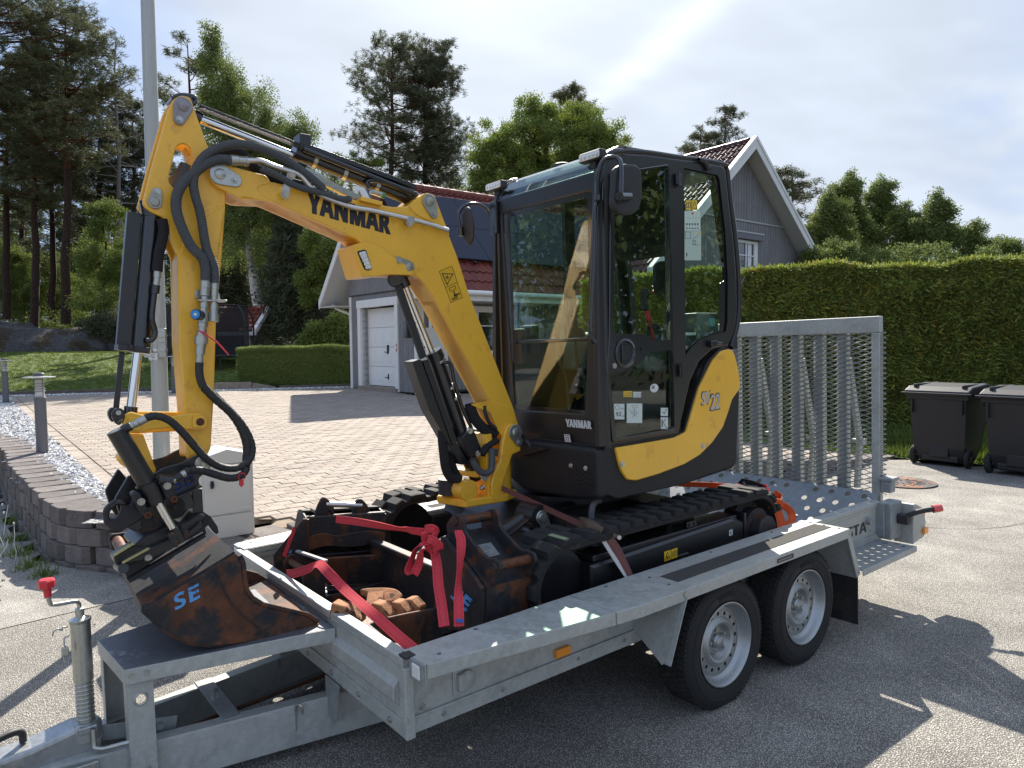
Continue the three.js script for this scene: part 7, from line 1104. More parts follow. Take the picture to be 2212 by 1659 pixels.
part(door, 'sticker_lettering', letters('OK', [pz(k6, 424, 1322, ZS)[0], pz(k6, 424, 1322, ZS)[1], ZS - 0.0017], [0.022, 0, 0], [0.004, 0.016, 0], 0.0006, 0.1), M.ink);
glassSticker(610, 274, 678, 334, (x, w, h) => { x.fillStyle = '#cdb23d'; x.fillRect(0, 0, w, h); x.strokeStyle = '#222'; x.lineWidth = 5; x.strokeRect(2, 2, w - 4, h - 4); x.beginPath(); x.moveTo(64, 2); x.lineTo(64, 110); x.moveTo(98, 22); x.lineTo(74, 90); x.lineTo(122, 90); x.closePath(); x.stroke(); x.strokeRect(12, 36, 22, 48); x.strokeRect(34, 32, 22, 48); }, 130, 112, cab);
glassSticker(606, 336, 694, 446, (x, w, h) => { x.fillStyle = '#b8c9bd'; x.fillRect(0, 0, w, h); x.fillStyle = '#26302d'; for (let i = 0; i < 5; i++) { x.fillRect(26 + i * 22, 60 + (i % 2) * 8, 10, 4); x.fillRect(14 + i * 24, 110, 12, 18); x.fillRect(14 + i * 24, 150, 14, 10); } x.fillStyle = '#b32a2a'; x.beginPath(); x.arc(70, 24, 10, 0, 7); x.fill(); }, 140, 176, cab);
glassSticker(606, 448, 698, 610, (x, w, h) => { x.fillStyle = '#a9bcb0'; x.fillRect(0, 0, w, h); x.strokeStyle = '#2b3632'; x.lineWidth = 3; x.strokeRect(6, 8, 46, 56); x.beginPath(); x.moveTo(80, 60); x.lineTo(80, 120); x.lineTo(130, 120); x.moveTo(80, 60); x.lineTo(120, 40); x.stroke(); x.strokeRect(70, 80, 24, 36); x.fillStyle = '#2b3632'; x.fillRect(14, 190, 10, 30); x.fillStyle = '#cdb23d'; x.fillRect(112, 12, 24, 18); }, 144, 254, cab);
// maker's lettering on the black front panel and a small notice
{ const a = px_(kB, 1632, 500, XF - 0.0115), b = px_(kB, 1884, 512, XF - 0.0115), wz = b[2] - a[2]; part(cab, 'lettering', letters('YANMAR', [XF - 0.0102, a[1] - 0.004, a[2]], [0, 0, wz], [0, 0.040, 0], 0.0012, -0.02, 0.05), M.stickerWhite); }
part(cab, 'notice', quad(px_(kB, 1612, 582, XF - 0.0115), px_(kB, 1668, 585, XF - 0.0115), px_(kB, 1682, 662, XF - 0.0115), px_(kB, 1622, 655, XF - 0.0115)), print(56, 80, (x, w, h) => { x.fillStyle = '#c9c9c9'; x.fillRect(0, 0, w, h); x.fillStyle = '#333'; x.fillRect(6, 8, 44, 5); for (let i = 0; i < 24; i++) x.fillRect(6 + hash(i, 1, 9) * 40, 20 + hash(i, 2, 9) * 22, 5, 3); x.fillStyle = '#b01f28'; for (const k of [12, 32]) { x.fillRect(k + 3, 48, 6, 14); x.beginPath(); x.moveTo(k, 60); x.lineTo(k + 12, 60); x.lineTo(k + 6, 74); x.fill(); } }));
// ---------------- mirrors and work lamps
{ const z = ZS + 0.16, m = part(ex, 'door_mirror', ext(roundPts(on(k2, [[1775, 1085], [1830, 1055], [1920, 1062], [1952, 1110], [1956, 1250], [1940, 1350], [1890, 1392], [1800, 1388], [1762, 1330]], z), 0.03), z - 0.04, z, { bevel: 0.016, seg: 3 }), M.hoseBlack);
part(m, 'mirror_arm', [tube([pz(k2, 1665, 1280, ZS + 0.04), pz(k2, 1665, 1150, ZS + 0.05), pz(k2, 1690, 1050, ZS + 0.07), pz(k2, 1740, 1018, ZS + 0.1), pz(k2, 1795, 1030, ZS + 0.14), pz(k2, 1812, 1090, z + 0.01), pz(k2, 1810, 1260, z + 0.03)], 0.011, 60, 10), cyl(pz(k2, 1800, 1270, z + 0.03), pz(k2, 1860, 1270, z + 0.0), 0.02), cyl(pz(k2, 1668, 1180, ZS + 0.035), pz(k2, 1665, 1300, ZS + 0.035), 0.02)], M.blackGloss);
const b = part(ex, 'far_mirror', extX(roundPts([[-3.345, 2.33], [-3.34, 2.44], [-3.31, 2.5], [-3.26, 2.47], [-3.24, 2.38], [-3.25, 2.30], [-3.29, 2.265]], 0.03), 2.30, 2.33, { bevel: 0.012 }), M.hoseBlack);
part(b, 'mirror_arm', [tube([[2.46, 2.40, -3.26], [2.44, 2.47, -3.27], [2.40, 2.51, -3.30], [2.34, 2.51, -3.33], [2.29, 2.46, -3.345], [2.285, 2.36, -3.33]], 0.010, 40, 10), cyl([2.285, 2.33, -3.33], [2.285, 2.38, -3.33], 0.017), box(2.44, 2.46, 2.34, 2.52, -3.26, -3.20, 0.004)], M.blackGloss); }
for (const [a, b, z] of [[[1540, 1000], [1650, 990], -2.46], [[925, 1215], [1010, 1195], -3.225]]) { const p = pz(k2, ...a, z), q = pz(k2, ...b, z), y = 2.598 + (z > -3 ? 0.0 : 0.006), x = 2.445; const l = part(ex, 'work_lamp', [extX(roundPts([[z - 0.075, y - 0.022], [z + 0.075, y - 0.022], [z + 0.075, y + 0.024], [z - 0.075, y + 0.024]], 0.012), x, x + 0.045, { bevel: 0.005 }), box(x + 0.02, x + 0.05, y - 0.05, y, z - 0.02, z + 0.02)], M.hoseBlack); part(l, 'lamp_lens', extX(roundPts([[z - 0.068, y - 0.016], [z + 0.068, y - 0.016], [z + 0.068, y + 0.018], [z - 0.068, y + 0.018]], 0.01), x - 0.004, x + 0.001, { bevel: 0.001 }), M.clearLens); for (let i = 0; i < 5; i++) part(l, 'led', turned([x - 0.003, y, z - 0.054 + i * 0.027], [-9, y, z - 0.054 + i * 0.027], [[0.012, -0.002], [0.011, 0.001], [0.004, 0.0025], [0, 0.003]], 16), M.led); }
// ---------------- swing post, boom, stick, cylinders, hoses
const BN = -2.98, BF = -3.14, AN = -3.0, AF = -3.12, MID = -3.06;
const OUT = { boom: [[452, 374], [458, 358], [472, 350], [486, 356], [535, 369], [574, 379], [583, 392], [702, 416], [790, 437], [850, 447], [881, 445], [902, 427], [918, 417], [934, 419], [945, 440], [971, 510], [988, 553], [1014, 636], [1110, 882], [1122, 925], [1118, 945], [1100, 950], [1086, 935], [1058, 865], [944, 653], [920, 615], [905, 600], [889, 594], [838, 593], [806, 560], [772, 517], [584, 433], [523, 430], [467, 404], [455, 392]], arm: [[364, 234], [376, 212], [392, 205], [412, 210], [424, 246], [450, 318], [461, 336], [480, 352], [490, 380], [487, 440], [479, 553], [467, 686], [462, 853], [455, 970], [447, 985], [404, 993], [399, 887], [387, 740], [383, 553], [367, 520], [364, 482], [348, 467], [329, 459], [315, 449], [308, 439], [329, 357]], hole: [[380, 320], [387, 311], [399, 309], [411, 318], [421, 342], [415, 360], [407, 373], [387, 408], [374, 405], [363, 391]] };
const bracket = [[1060, 500], [1105, 474], [1160, 486], [1192, 550], [1198, 742], [1150, 765], [1112, 780], [1085, 850], [1035, 1000], [1008, 1090], [1012, 1140], [1030, 1180], [1010, 1235], [930, 1242], [905, 1200], [900, 1080], [930, 960], [985, 860], [1005, 700], [1030, 570]];
const sw = part(ex, 'swing_post', [ext(roundPts(on(kB, bracket, -2.955), 0.01), -2.985, -2.955, { bevel: 0.006 }), ext(roundPts(on(kB, bracket, -2.955), 0.01), -3.165, -3.14, { bevel: 0.006 }), extY(roundPts([[1.98, -3.2], [2.1, -3.2], [2.28, -3.16], [2.38, -3.1], [2.38, -3.0], [2.27, -2.95], [2.02, -2.98]], 0.02), 0.885, 0.925, { bevel: 0.006 }), extY(roundPts([[2.06, -3.17], [2.28, -3.15], [2.28, -2.96], [2.10, -2.98]], 0.02), 1.03, 1.06, { bevel: 0.006 }), box(2.16, 2.20, 0.92, 1.25, -3.15, -2.975, 0.006), cyl([2.05, 0.97, -3.15], [2.05, 0.97, -2.98], 0.055), cyl([2.3, 0.90, -3.065], [2.3, 1.1, -3.065], 0.07)], M.yellow);
pinCap(sw, kB, [1130, 562], [1166, 658], 62, 36, -2.953, M.plated, 0.55, 0.5);
part(sw, 'pivot_bush', [cyl([2.02, 0.94, -3.12], [2.02, 1.02, -3.12], 0.06)], M.hoseBlack);
part(sw, 'grease_bolt', [hexBolt(pz(kB, 818, 1100, -2.96), [0, 0, -2.96], 0.01, 0.02)].flat(2), M.plated);
{ const p = pz(kB, 825, 1000, -2.965); part(sw, 'pin', cyl(p, [p[0], p[1], -2.955], 0.022), M.steel); }
const bo = on(id, OUT.boom, BN), inner = on(id, [[944, 653], [920, 615], [905, 600], [889, 594], [838, 593], [806, 560], [772, 517], [584, 433], [523, 430], [467, 404]], BN);
const boom = part(ex, 'boom', [ext(roundPts(bo, 0.012, 3), BF, BN, { bevel: 0.006, seg: 2 }), ext(roundPts(bo, 0.012, 3).map(([x, y]) => [x, y]), BF + 0.02, BN - 0.02, { bevel: 0 })], M.yellow);
// weld plates: raised foot plate, front boss
part(boom, 'foot_plate', ext(roundPts(on(k5, [[830, 960], [960, 935], [1105, 985], [1117, 1080], [1080, 1110], [1040, 1170], [1010, 1130], [960, 1010], [880, 985]], BN), 0.015), BN, BN + 0.006, { bevel: 0.002 }), M.yellow);
part(boom, 'end_plate', ext(roundPts(on(kA, [[915, 1110], [940, 1010], [1050, 980], [1560, 1115], [1610, 1195], [1480, 1225], [1450, 1260], [1590, 1390], [1560, 1405], [1310, 1345], [1270, 1370], [1010, 1235]], BN), 0.01), BN, BN + 0.005, { bevel: 0.002 }), M.yellow);
part(boom, 'cylinder_bracket', ext(roundPts(on(k2, [[430, 1335], [510, 1270], [545, 1248], [600, 1265], [622, 1330], [700, 1530], [640, 1470], [480, 1390]], BN), 0.012), BN, BN + 0.005, { bevel: 0.002 }), M.yellow);
pinCap(boom, k2, [566, 1308], [594, 1385], 44, 26, BN + 0.006, M.platedYellow, 0.55, 0.6);
pinCap(boom, kA, [1046, 1100], [1210, 1165], 118, 76, BN + 0.006, M.plated, 0.5, 0.33);
pinCap(boom, kC, [1350, 497], [1272, 455], 43, 33, BN + 0.006, M.platedYellow, 0.62, 0.5);
part(boom, 'small_bolt', [...hexBolt(pz(kC, 1250, 527, BN + 0.004), [0, 0, 9], 0.007, 0.008), ...hexBolt(pz(kC, 1505, 690, BN - 0.04), [0, 0, 9], 0.007, 0.01), cyl(pz(kC, 1160, 520, BN), pz(kC, 1160, 520, BN + 0.006), 0.012)].flat(2), M.plated);
// work lamp housing under the boom
{ const h = part(boom, 'lamp_housing', [ext(roundPts(on(kC, [[940, 332], [1035, 308], [1140, 345], [1250, 430], [1390, 520], [1370, 556], [1200, 550], [1105, 562], [1010, 566]], BN + 0.01), 0.01), BN + 0.012, BN + 0.018, { bevel: 0.003 }), ext(roundPts(on(kC, [[940, 332], [1035, 308], [1140, 345], [1200, 550], [1105, 562], [1010, 566]], BN + 0.01), 0.01), BF, BN + 0.012, { bevel: 0.004, holes: [] })], M.yellow);
const A = pz(kC, 975, 375, BN + 0.018), Bq = on(kC, [[972, 378], [1040, 362], [1085, 505], [1070, 520], [1030, 518]], BN + 0.02); part(h, 'lamp_recess', ext(roundPts(Bq, 0.012), BN + 0.0178, BN + 0.0195, { bevel: 0 }), M.ink); part(h, 'lamp_lens', ext(roundPts(on(kC, [[985, 388], [1036, 375], [1078, 500], [1068, 512], [1045, 508]], BN + 0.02), 0.008), BN + 0.0195, BN + 0.023, { bevel: 0.001 }), M.clearLens);
for (let r = 0; r < 5; r++) for (let c = 0; c < 2; c++) { const p = pz(kC, 1006 + r * 10.5 + c * 24, 396 + r * 25 - c * 6 + 4, BN + 0.023); part(h, 'led', turned(p, [p[0], p[1], 9], [[0.008, 0], [0.006, 0.0025], [0, 0.003]], 12), M.led); } }
// lettering on the boom, along its slope
{ const a = pz(kC, 606, 82, BN + 0.0005), b = pz(kC, 1222, 252, BN + 0.0005), c = pz(kC, 596, 0, BN), w = Math.hypot(b[0] - a[0], b[1] - a[1]), u = [(b[0] - a[0]), (b[1] - a[1]), 0], hgt = 0.094; part(boom, 'lettering', letters('YANMAR', [a[0], a[1] - 0.004, BN], u, [-u[1] / w * hgt, u[0] / w * hgt, 0], 0.0012, -0.03, 0.06), M.ink); }
// warning decals
part(boom, 'warning_label', quad(pz(k5, 630, 98, BN + 0.0008), pz(k5, 716, 62, BN + 0.0008), pz(k5, 786, 270, BN + 0.0008), pz(k5, 708, 304, BN + 0.0008), 2), print(128, 320, (x, w, h) => { x.fillStyle = '#d9a81e'; x.fillRect(0, 0, w, h); x.strokeStyle = '#15130e'; x.lineWidth = 4; x.strokeRect(3, 3, w - 6, h - 6); x.beginPath(); x.moveTo(3, 165); x.lineTo(w - 3, 165); x.stroke(); x.lineWidth = 8; x.beginPath(); x.moveTo(22, 34); x.lineTo(110, 76); x.lineTo(28, 146); x.closePath(); x.stroke(); x.lineWidth = 5; for (let i = 0; i < 6; i++) { const a = i * 1.05; x.beginPath(); x.moveTo(52, 84); x.lineTo(52 + 22 * Math.cos(a), 84 + 24 * Math.sin(a)); x.stroke(); } x.strokeRect(34, 186, 60, 30); x.fillStyle = '#15130e'; x.beginPath(); x.moveTo(64, 222); x.lineTo(52, 238); x.lineTo(60, 238); x.lineTo(60, 250); x.lineTo(52, 250); x.lineTo(64, 266); x.lineTo(76, 250); x.lineTo(68, 250); x.lineTo(68, 238); x.lineTo(76, 238); x.fill(); x.beginPath(); x.arc(106, 270, 9, 0, 7); x.fill(); x.fillRect(50, 262, 44, 18); x.fillRect(20, 284, 66, 8); x.fillRect(22, 298, 60, 8); }));
// stick
const ao = roundPts(on(id, OUT.arm, AN), 0.012, 3), ah = roundPts(on(id, OUT.hole, AN), 0.02, 4);
const armBox = on(id, [[440, 470], [487, 440], [479, 553], [467, 686], [462, 853], [455, 970], [404, 990], [399, 887], [387, 740], [385, 560], [400, 500]], AN);
const arm = part(ex, 'stick', [ext(ao, AN - 0.02, AN, { holes: [ah.slice().reverse()], bevel: 0.005, seg: 2 }), ext(ao, AF, AF + 0.02, { holes: [ah.slice().reverse()], bevel: 0.005, seg: 2 }), ext(roundPts(armBox, 0.01), AF - 0.004, AN + 0.004, { bevel: 0.006 }), ext(on(id, [[383, 300], [372, 360], [366, 390], [372, 392], [378, 362], [388, 304]].map(([x, y]) => [x - 20, y]), AN), AF + 0.02, AN - 0.02, { bevel: 0 }), tube(up3(id, [[410, 318], [420, 342], [406, 375]], MID), 0.03, 10, 6)], M.yellow);
pinCap(arm, kA, [640, 348], [596, 500], 106, 62, AN + 0.002, M.platedPink, 0.55, 0.42);
pinCap(arm, kA, [326, 1408], [352, 1298], 80, 56, AN + 0.002, M.platedYellow, 0.68, 0.5);
part(arm, 'rod_eye', ext(roundPts(on(kA, [[505, 240], [560, 205], [640, 196], [720, 205], [790, 225], [806, 270], [800, 320], [760, 342], [735, 330], [700, 260], [560, 250], [520, 285]], AN - 0.01), 0.01), AF + 0.022, AN - 0.004, { bevel: 0.004, holes: [circle(...on(kA, [[752, 270]], AN - 0.01)[0], 0.010, 14).reverse()] }), M.blackGloss);
// upper cylinder between boom and stick
{ const c = part(ex, 'stick_cylinder', [lineCyl(id, [642, 330], [905, 437], 0.034, MID), lineCyl(id, [634, 326], [648, 332], 0.040, MID), lineCyl(id, [890, 430], [912, 441], 0.038, MID), lineCyl(id, [655, 322], [900, 420], 0.012, MID + 0.05)], M.blackGloss);
part(c, 'piston_rod', lineCyl(k1, [1290, 770], [1890, 1005], 0.0185, MID), M.chrome);
part(c, 'rod_guard', [beam(pz(k1, 1285, 690, MID + 0.02), pz(k1, 1925, 940, MID + 0.02), 0.045, 0.011, [0, 1, 0]), beam(pz(k1, 1925, 935, MID + 0.03), pz(k2, 468, 1215, MID + 0.03), 0.05, 0.022, [0, 1, 0])], M.black);
part(c, 'rod_eye', lineCyl(k1, [1245, 745], [1300, 775], 0.026, MID), M.blackGloss);
part(c, 'clamp', [[678, 345], [812, 398], [742, 372]].flatMap(([x, y]) => { const a = sz(x - 4, y - 1.5, MID), b = sz(x + 4, y + 1.5, MID); return [cyl(a, b, 0.0375, 0.0375, 28)]; }), M.plated);
part(c, 'guide_block', [box(...(() => { const p = pz(k1, 1945, 920, MID); return [p[0] - 0.02, p[0] + 0.03, p[1] - 0.02, p[1] + 0.025]; })(), MID - 0.03, MID + 0.05, 0.006), hexBolt(pz(k1, 1950, 945, MID + 0.05), [0, 0, 9], 0.011, 0.01)].flat(2), M.black);
part(c, 'oil_pipe', [tube(up3(k2, [[180, 1220], [165, 1190], [185, 1170], [260, 1180], [400, 1235], [450, 1270]], MID + 0.045), 0.011, 40, 8)], M.blackGloss);
part(c, 'fitting', [lineCyl(k2, [188, 1240], [232, 1252], 0.013, MID + 0.05), lineCyl(k2, [232, 1252], [258, 1262], 0.014, MID + 0.05)], M.plated);
part(c, 'green_cap', lineCyl(k2, [258, 1262], [276, 1270], 0.0145, MID + 0.05), std({ color: lin(0.03, 0.25, 0.10), roughness: 0.5 }));
part(c, 'pipe_block', [beam(pz(kA, 2000, 1085, MID + 0.05), pz(k2, 110, 1290, MID + 0.05), 0.03, 0.03, [0, 1, 0])], M.platedYellow);
}
// boom cylinder in front of the boom foot
{ const z = MID, c = part(ex, 'boom_cylinder', [lineCyl(k5, [600, 640], [850, 1380], 0.040, z), lineCyl(k5, [590, 615], [615, 670], 0.046, z), lineCyl(k5, [370, 110], [412, 200], 0.032, z), lineCyl(k5, [820, 1290], [870, 1450], 0.03, z)], M.blackGloss);
part(c, 'piston_rod', lineCyl(k5, [405, 180], [585, 630], 0.0185, z), M.chrome);
part(c, 'rod_eye', [lineCyl(k5, [345, 155], [345, 155.1], 0.035, z - 0.05, z + 0.02), cyl(pz(k5, 345, 150, z - 0.06), pz(k5, 350, 155, z + 0.05), 0.028), hexBolt(pz(k5, 362, 158, z + 0.05), [0, 0, 9], 0.008, 0.006)].flat(2), M.blackGloss);
part(c, 'rod_guard', [beam(pz(k5, 365, 190, z + 0.03), pz(k5, 528, 660, z + 0.03), 0.035, 0.022, [0, 0, 1])], M.hoseBlack);
part(c, 'guard_plate', [ext(roundPts(on(k5, [[458, 685], [515, 668], [690, 1120], [830, 1350], [770, 1352], [640, 1120], [570, 1000]], z + 0.055), 0.006), z - 0.03, z + 0.055, { bevel: 0.003 }), ext(roundPts(on(k5, [[525, 680], [560, 670], [745, 1200], [720, 1230]], z + 0.06), 0.004), z + 0.04, z + 0.065, { bevel: 0.002 })], M.black);
part(c, 'lower_cover', [ext(roundPts(on(k5, [[775, 1180], [815, 1135], [850, 1105], [910, 1255], [880, 1280], [835, 1310]], z + 0.06), 0.008), z + 0.02, z + 0.062, { bevel: 0.004 })], M.black);
part(c, 'cover_bolt', [[834, 1133], [886, 1275]].flatMap(([x, y]) => hexBolt(pz(k5, x, y, z + 0.062), [0, 0, 9], 0.010, 0.01)), M.plated);
part(c, 'clamp', [[[668, 862], [716, 840]], [[697, 930], [745, 908]], [[600, 695], [655, 665]]].map(([a]) => { const t = [26, 75], n = Math.hypot(...t), e = [a[0] + 26, a[1] - 12]; return lineCyl(k5, [e[0] - 3, e[1] - 7], [e[0] + 3, e[1] + 7], 0.0425, z); }), M.plated);
part(c, 'oil_pipe', tube(up3(k5, [[655, 700], [690, 690], [712, 720], [735, 830], [790, 1000], [840, 1110]], z + 0.045), 0.010, 50, 8), M.blackGloss);
}
// bucket cylinder at the stick's front
{ const z = MID + 0.01, c = part(ex, 'bucket_cylinder', [cyl(pz(k1, 985, 1400, z), pz(k4, 912, 610, z), 0.033, 0.033, 28), cyl(pz(k1, 965, 1300, z), pz(k1, 985, 1400, z), 0.036), cyl(pz(k4, 905, 590, z), pz(k4, 900, 628, z), 0.037)], M.blackGloss);
part(c, 'rod_guard', [beam(pz(k1, 868, 1380, z - 0.01), pz(k4, 795, 610, z - 0.01), 0.05, 0.036, [0, 0, 1]), beam(pz(k4, 790, 620, z - 0.02), pz(k4, 752, 985, z - 0.02), 0.02, 0.012, [0, 0, 1])], M.black);
part(c, 'guide_clamp', [beam(pz(k4, 752, 590, z), pz(k4, 950, 612, z), 0.09, 0.02, [0, 1, 0]), hexBolt(pz(k4, 852, 600, z + 0.05), pz(k4, 852, 560, z + 0.05), 0.009, 0.014)].flat(2), M.black);
part(c, 'piston_rod', lineCyl(k4, [893, 630], [850, 985], 0.0175, z), M.chrome);
part(c, 'rod_end', lineCyl(k4, [850, 975], [840, 1040], 0.024, z), M.blackGloss);
part(c, 'oil_hose', [tube(up3(k1, [[1050, 1420], [1060, 1500], [1040, 1600], [1030, 1640]], z + 0.05).concat(up3(k4, [[1022, 60], [1018, 100]], z + 0.05)), 0.019, 40, 10)], M.darkFabric);
part(c, 'fitting', [lineCyl(k4, [1020, 98], [1018, 140], 0.014, z + 0.05), lineCyl(k4, [1018, 140], [1012, 190], 0.012, z + 0.05)], M.plated);
part(c, 'oil_pipe', [lineCyl(k4, [1012, 190], [1004, 245], 0.015, z + 0.05), tube(up3(k4, [[1000, 240], [985, 400], [1003, 480], [1000, 520], [975, 548], [940, 545]], z + 0.045), 0.0105, 40, 10)], M.blackGloss);
}
// bucket linkage
{ const l = part(ex, 'bucket_link', [ext(roundPts(on(k4, [[790, 1070], [805, 1030], [850, 1008], [930, 1030], [1120, 1040], [1230, 1020], [1300, 1012], [1345, 1040], [1348, 1080], [1330, 1125], [1270, 1130], [1120, 1112], [990, 1122], [900, 1150], [830, 1145], [798, 1110]], AN + 0.03), 0.012), AN + 0.008, AN + 0.034, { bevel: 0.004 }), ext(roundPts(on(k4, [[1105, 1040], [1235, 1010], [1165, 1020]], AF), 0.005), AF - 0.03, AF - 0.01), ext(roundPts(on(k4, [[790, 1070], [850, 1008], [1300, 1012], [1340, 1080], [1270, 1130], [900, 1150]], AF), 0.012), AF - 0.034, AF - 0.008, { bevel: 0.004 })], M.yellow);
part(l, 'pin_plate', [ext(on(k4, [[1247, 1032], [1322, 1032], [1318, 1112], [1243, 1110]], AN + 0.034), AN + 0.034, AN + 0.044, { bevel: 0.002 }), ext(on(k4, [[830, 1045], [915, 1045], [910, 1130], [826, 1130]], AN + 0.034), AN + 0.034, AN + 0.042, { bevel: 0.002 })], M.yellow);
{ const p = pz(k4, 1297, 1075, AN + 0.044); part(l, 'grease_nipple', [turned(p, [p[0], p[1], 9], [[0.016, 0], [0.015, 0.001], [0.006, 0.001], [0.005, 0.006], [0, 0.007]], 18)], M.rustPin); }
part(ex, 'bucket_lever', [ext(roundPts(on(k4, [[830, 1145], [925, 1145], [1016, 1395], [985, 1418], [960, 1380]], AN), 0.01), AN - 0.025, AN, { bevel: 0.004 }), ext(roundPts(on(k4, [[830, 1145], [925, 1145], [1016, 1395], [985, 1418], [960, 1380]], AN), 0.01), AF, AF + 0.025, { bevel: 0.004 }), ext(roundPts(on(k4, [[752, 1310], [770, 1275], [820, 1260], [850, 1360], [800, 1368]], AF), 0.012), AF - 0.04, AF + 0.03, { bevel: 0.006 })], M.yellow);
part(ex, 'indicator_bracket', [ext(roundPts(on(k4, [[720, 1010], [745, 985], [790, 985], [810, 1015], [805, 1060], [775, 1100], [745, 1085], [722, 1045]], AN + 0.04), 0.01), AN + 0.03, AN + 0.045, { bevel: 0.004 }), ext(roundPts(on(k4, [[706, 1020], [730, 985], [760, 985], [745, 1085], [720, 1065]], AN), 0.01), AN - 0.06, AN - 0.03, { bevel: 0.004 })], M.blackGloss);
{ const p = pz(k4, 766, 1015, AN + 0.045); part(ex, 'indicator_pin', cyl(p, [p[0], p[1], p[2] + 0.006], 0.009), M.plated); }
}
// hoses along boom and stick
{ const z = AN + 0.05, hz = (k, pts, r, m, name = 'hydraulic_hose', n = 90) => part(ex, name, tube(up3(k, pts, z), r, n, 10), m);
const spiral = (k, pts, r, m) => { const c = new THREE.CatmullRomCurve3(up3(k, pts, z).map((p) => V(...p))), L = c.getLength(), n = Math.round(L / 0.0075), g = []; for (let i = 1; i < n; i++) { const u = i / n, t = new THREE.TorusGeometry(r, 0.0023, 5, 12); t.applyQuaternion(new THREE.Quaternion().setFromUnitVectors(V(0, 0, 1), c.getTangentAt(u))).translate(...c.getPointAt(u).toArray()); g.push(t.toNonIndexed()); } const h = part(ex, 'hydraulic_hose', tube(up3(k, pts, z), r, 90, 10), m); part(h, 'coil_guard', g.map((q) => metres(q)), M.hose); return h; };
const p1 = [[1170, 945], [1050, 930], [900, 980], [770, 1080], [640, 1200], [575, 1330], [565, 1470], [610, 1640]], q = (k, pts) => pts;
const toA = (k, pts) => pts.map(([x, y]) => { const s = k(x, y); return s; });
spiral(id, [...toA(kA, p1), ...toA(k4, [[1240, -60], [1310, 10], [1330, 80], [1331, 160]])], 0.0185, M.hose);
spiral(id, [...toA(kA, [[2200, 1260], [2000, 1090], [1750, 920], [1500, 810], [1250, 765], [1050, 800], [880, 900], [790, 1030], [755, 1180], [775, 1330], [830, 1520]]), ...toA(k4, [[1340, -40], [1385, 60], [1392, 175]])], 0.0165, M.hose);
spiral(id, [...toA(kA, [[1500, 1030], [1700, 1120], [1900, 1230], [2150, 1300]]), ...toA(k2, [[0, 1290], [60, 1290]])], 0.013, M.hose);
hz(kA, [[690, 1010], [640, 1110], [560, 1210], [520, 1260]].map(([x, y]) => [x, y, MID]), 0.03, M.hose);
part(ex, 'hose_sleeve', [tube(up3(kA, [[960, 890], [1080, 850], [1200, 850], [1290, 890], [1360, 970], [1450, 1050], [1540, 1100], [1640, 1170], [1800, 1200], [2050, 1260]], MID + 0.02), 0.028, 50, 8)], M.darkFabric);
// steel pipes
part(ex, 'steel_pipe', tube(toA(kA, [[1350, 945], [1500, 950], [1650, 1010], [1800, 1055], [1880, 1080], [1960, 1130], [2060, 1250], [2140, 1310], [2210, 1350]]).concat(toA(k2, [[60, 1340], [200, 1365], [420, 1415], [560, 1450], [690, 1492]])).map(([x, y]) => sz(x, y, BN + 0.025)), 0.0115, 110, 10), M.steel);
part(ex, 'pipe_fitting', [lineCyl(kA, [1165, 940], [1245, 945], 0.021, z - 0.01), lineCyl(kA, [1250, 946], [1325, 952], 0.018, z - 0.012), lineCyl(kA, [1325, 952], [1360, 955], 0.02, z - 0.014)], M.plated);
part(ex, 'pipe_bracket', [ext(roundPts(on(kA, [[1715, 1320], [1760, 1180], [1800, 1080], [1795, 1040], [1830, 1020], [1870, 1040], [1870, 1080], [1840, 1180], [1810, 1345], [1770, 1365]], BN + 0.02), 0.01), BN + 0.02, BN + 0.026, { bevel: 0.002 }), hexBolt(pz(kA, 1838, 1108, BN + 0.026), [0, 0, 9], 0.012, 0.012), hexBolt(pz(kA, 1768, 1320, BN + 0.026), [0, 0, 9], 0.012, 0.012)].flat(2), M.plated);
part(ex, 'pipe_bracket', [ext(roundPts(on(k2, [[410, 1440], [420, 1405], [445, 1400], [460, 1415], [460, 1450], [440, 1468]], BN + 0.02), 0.008), BN, BN + 0.04, { bevel: 0.002 }), hexBolt(pz(k2, 440, 1447, BN + 0.04), [0, 0, 9], 0.010, 0.01)].flat(2), M.plated);
part(ex, 'cable_clamp', [ext(roundPts(on(kA, [[1960, 1040], [2010, 1020], [2210, 1110], [2210, 1200], [2100, 1150]], MID + 0.06), 0.006), MID + 0.05, MID + 0.06, { bevel: 0.002 })], M.plated);
part(ex, 'cable_guide', beam(pz(k2, 110, 1290, BN), pz(k2, 250, 1325, BN), 0.05, 0.02, [0, 1, 0]), M.yellow);
// manifold on the stick
const zf = AN + 0.012; const mb = part(ex, 'hose_manifold', [ext(roundPts(on(k4, [[1265, 220], [1300, 215], [1420, 240], [1432, 300], [1330, 285], [1262, 270]], zf), 0.006), zf - 0.006, zf + 0.002, { bevel: 0.002 }), extY(roundPts([[0, 0], [0.1, 0], [0.1, 0.05], [0, 0.05]].map(([x, q]) => { const p = pz(k4, 1265, 285, zf); return [p[0] + x * 1.1, zf + q]; }), 0.012), pz(k4, 1265, 285, zf)[1] - 0.008, pz(k4, 1265, 285, zf)[1], { bevel: 0.002 })], M.plated);
const stack = (k, list) => list.map(([x, y0, y1, r, n]) => cyl(pz(k, x, y0, z - 0.005), pz(k, x - (y1 - y0) * 0.045, y1, z - 0.005), r, r, n ?? 6));
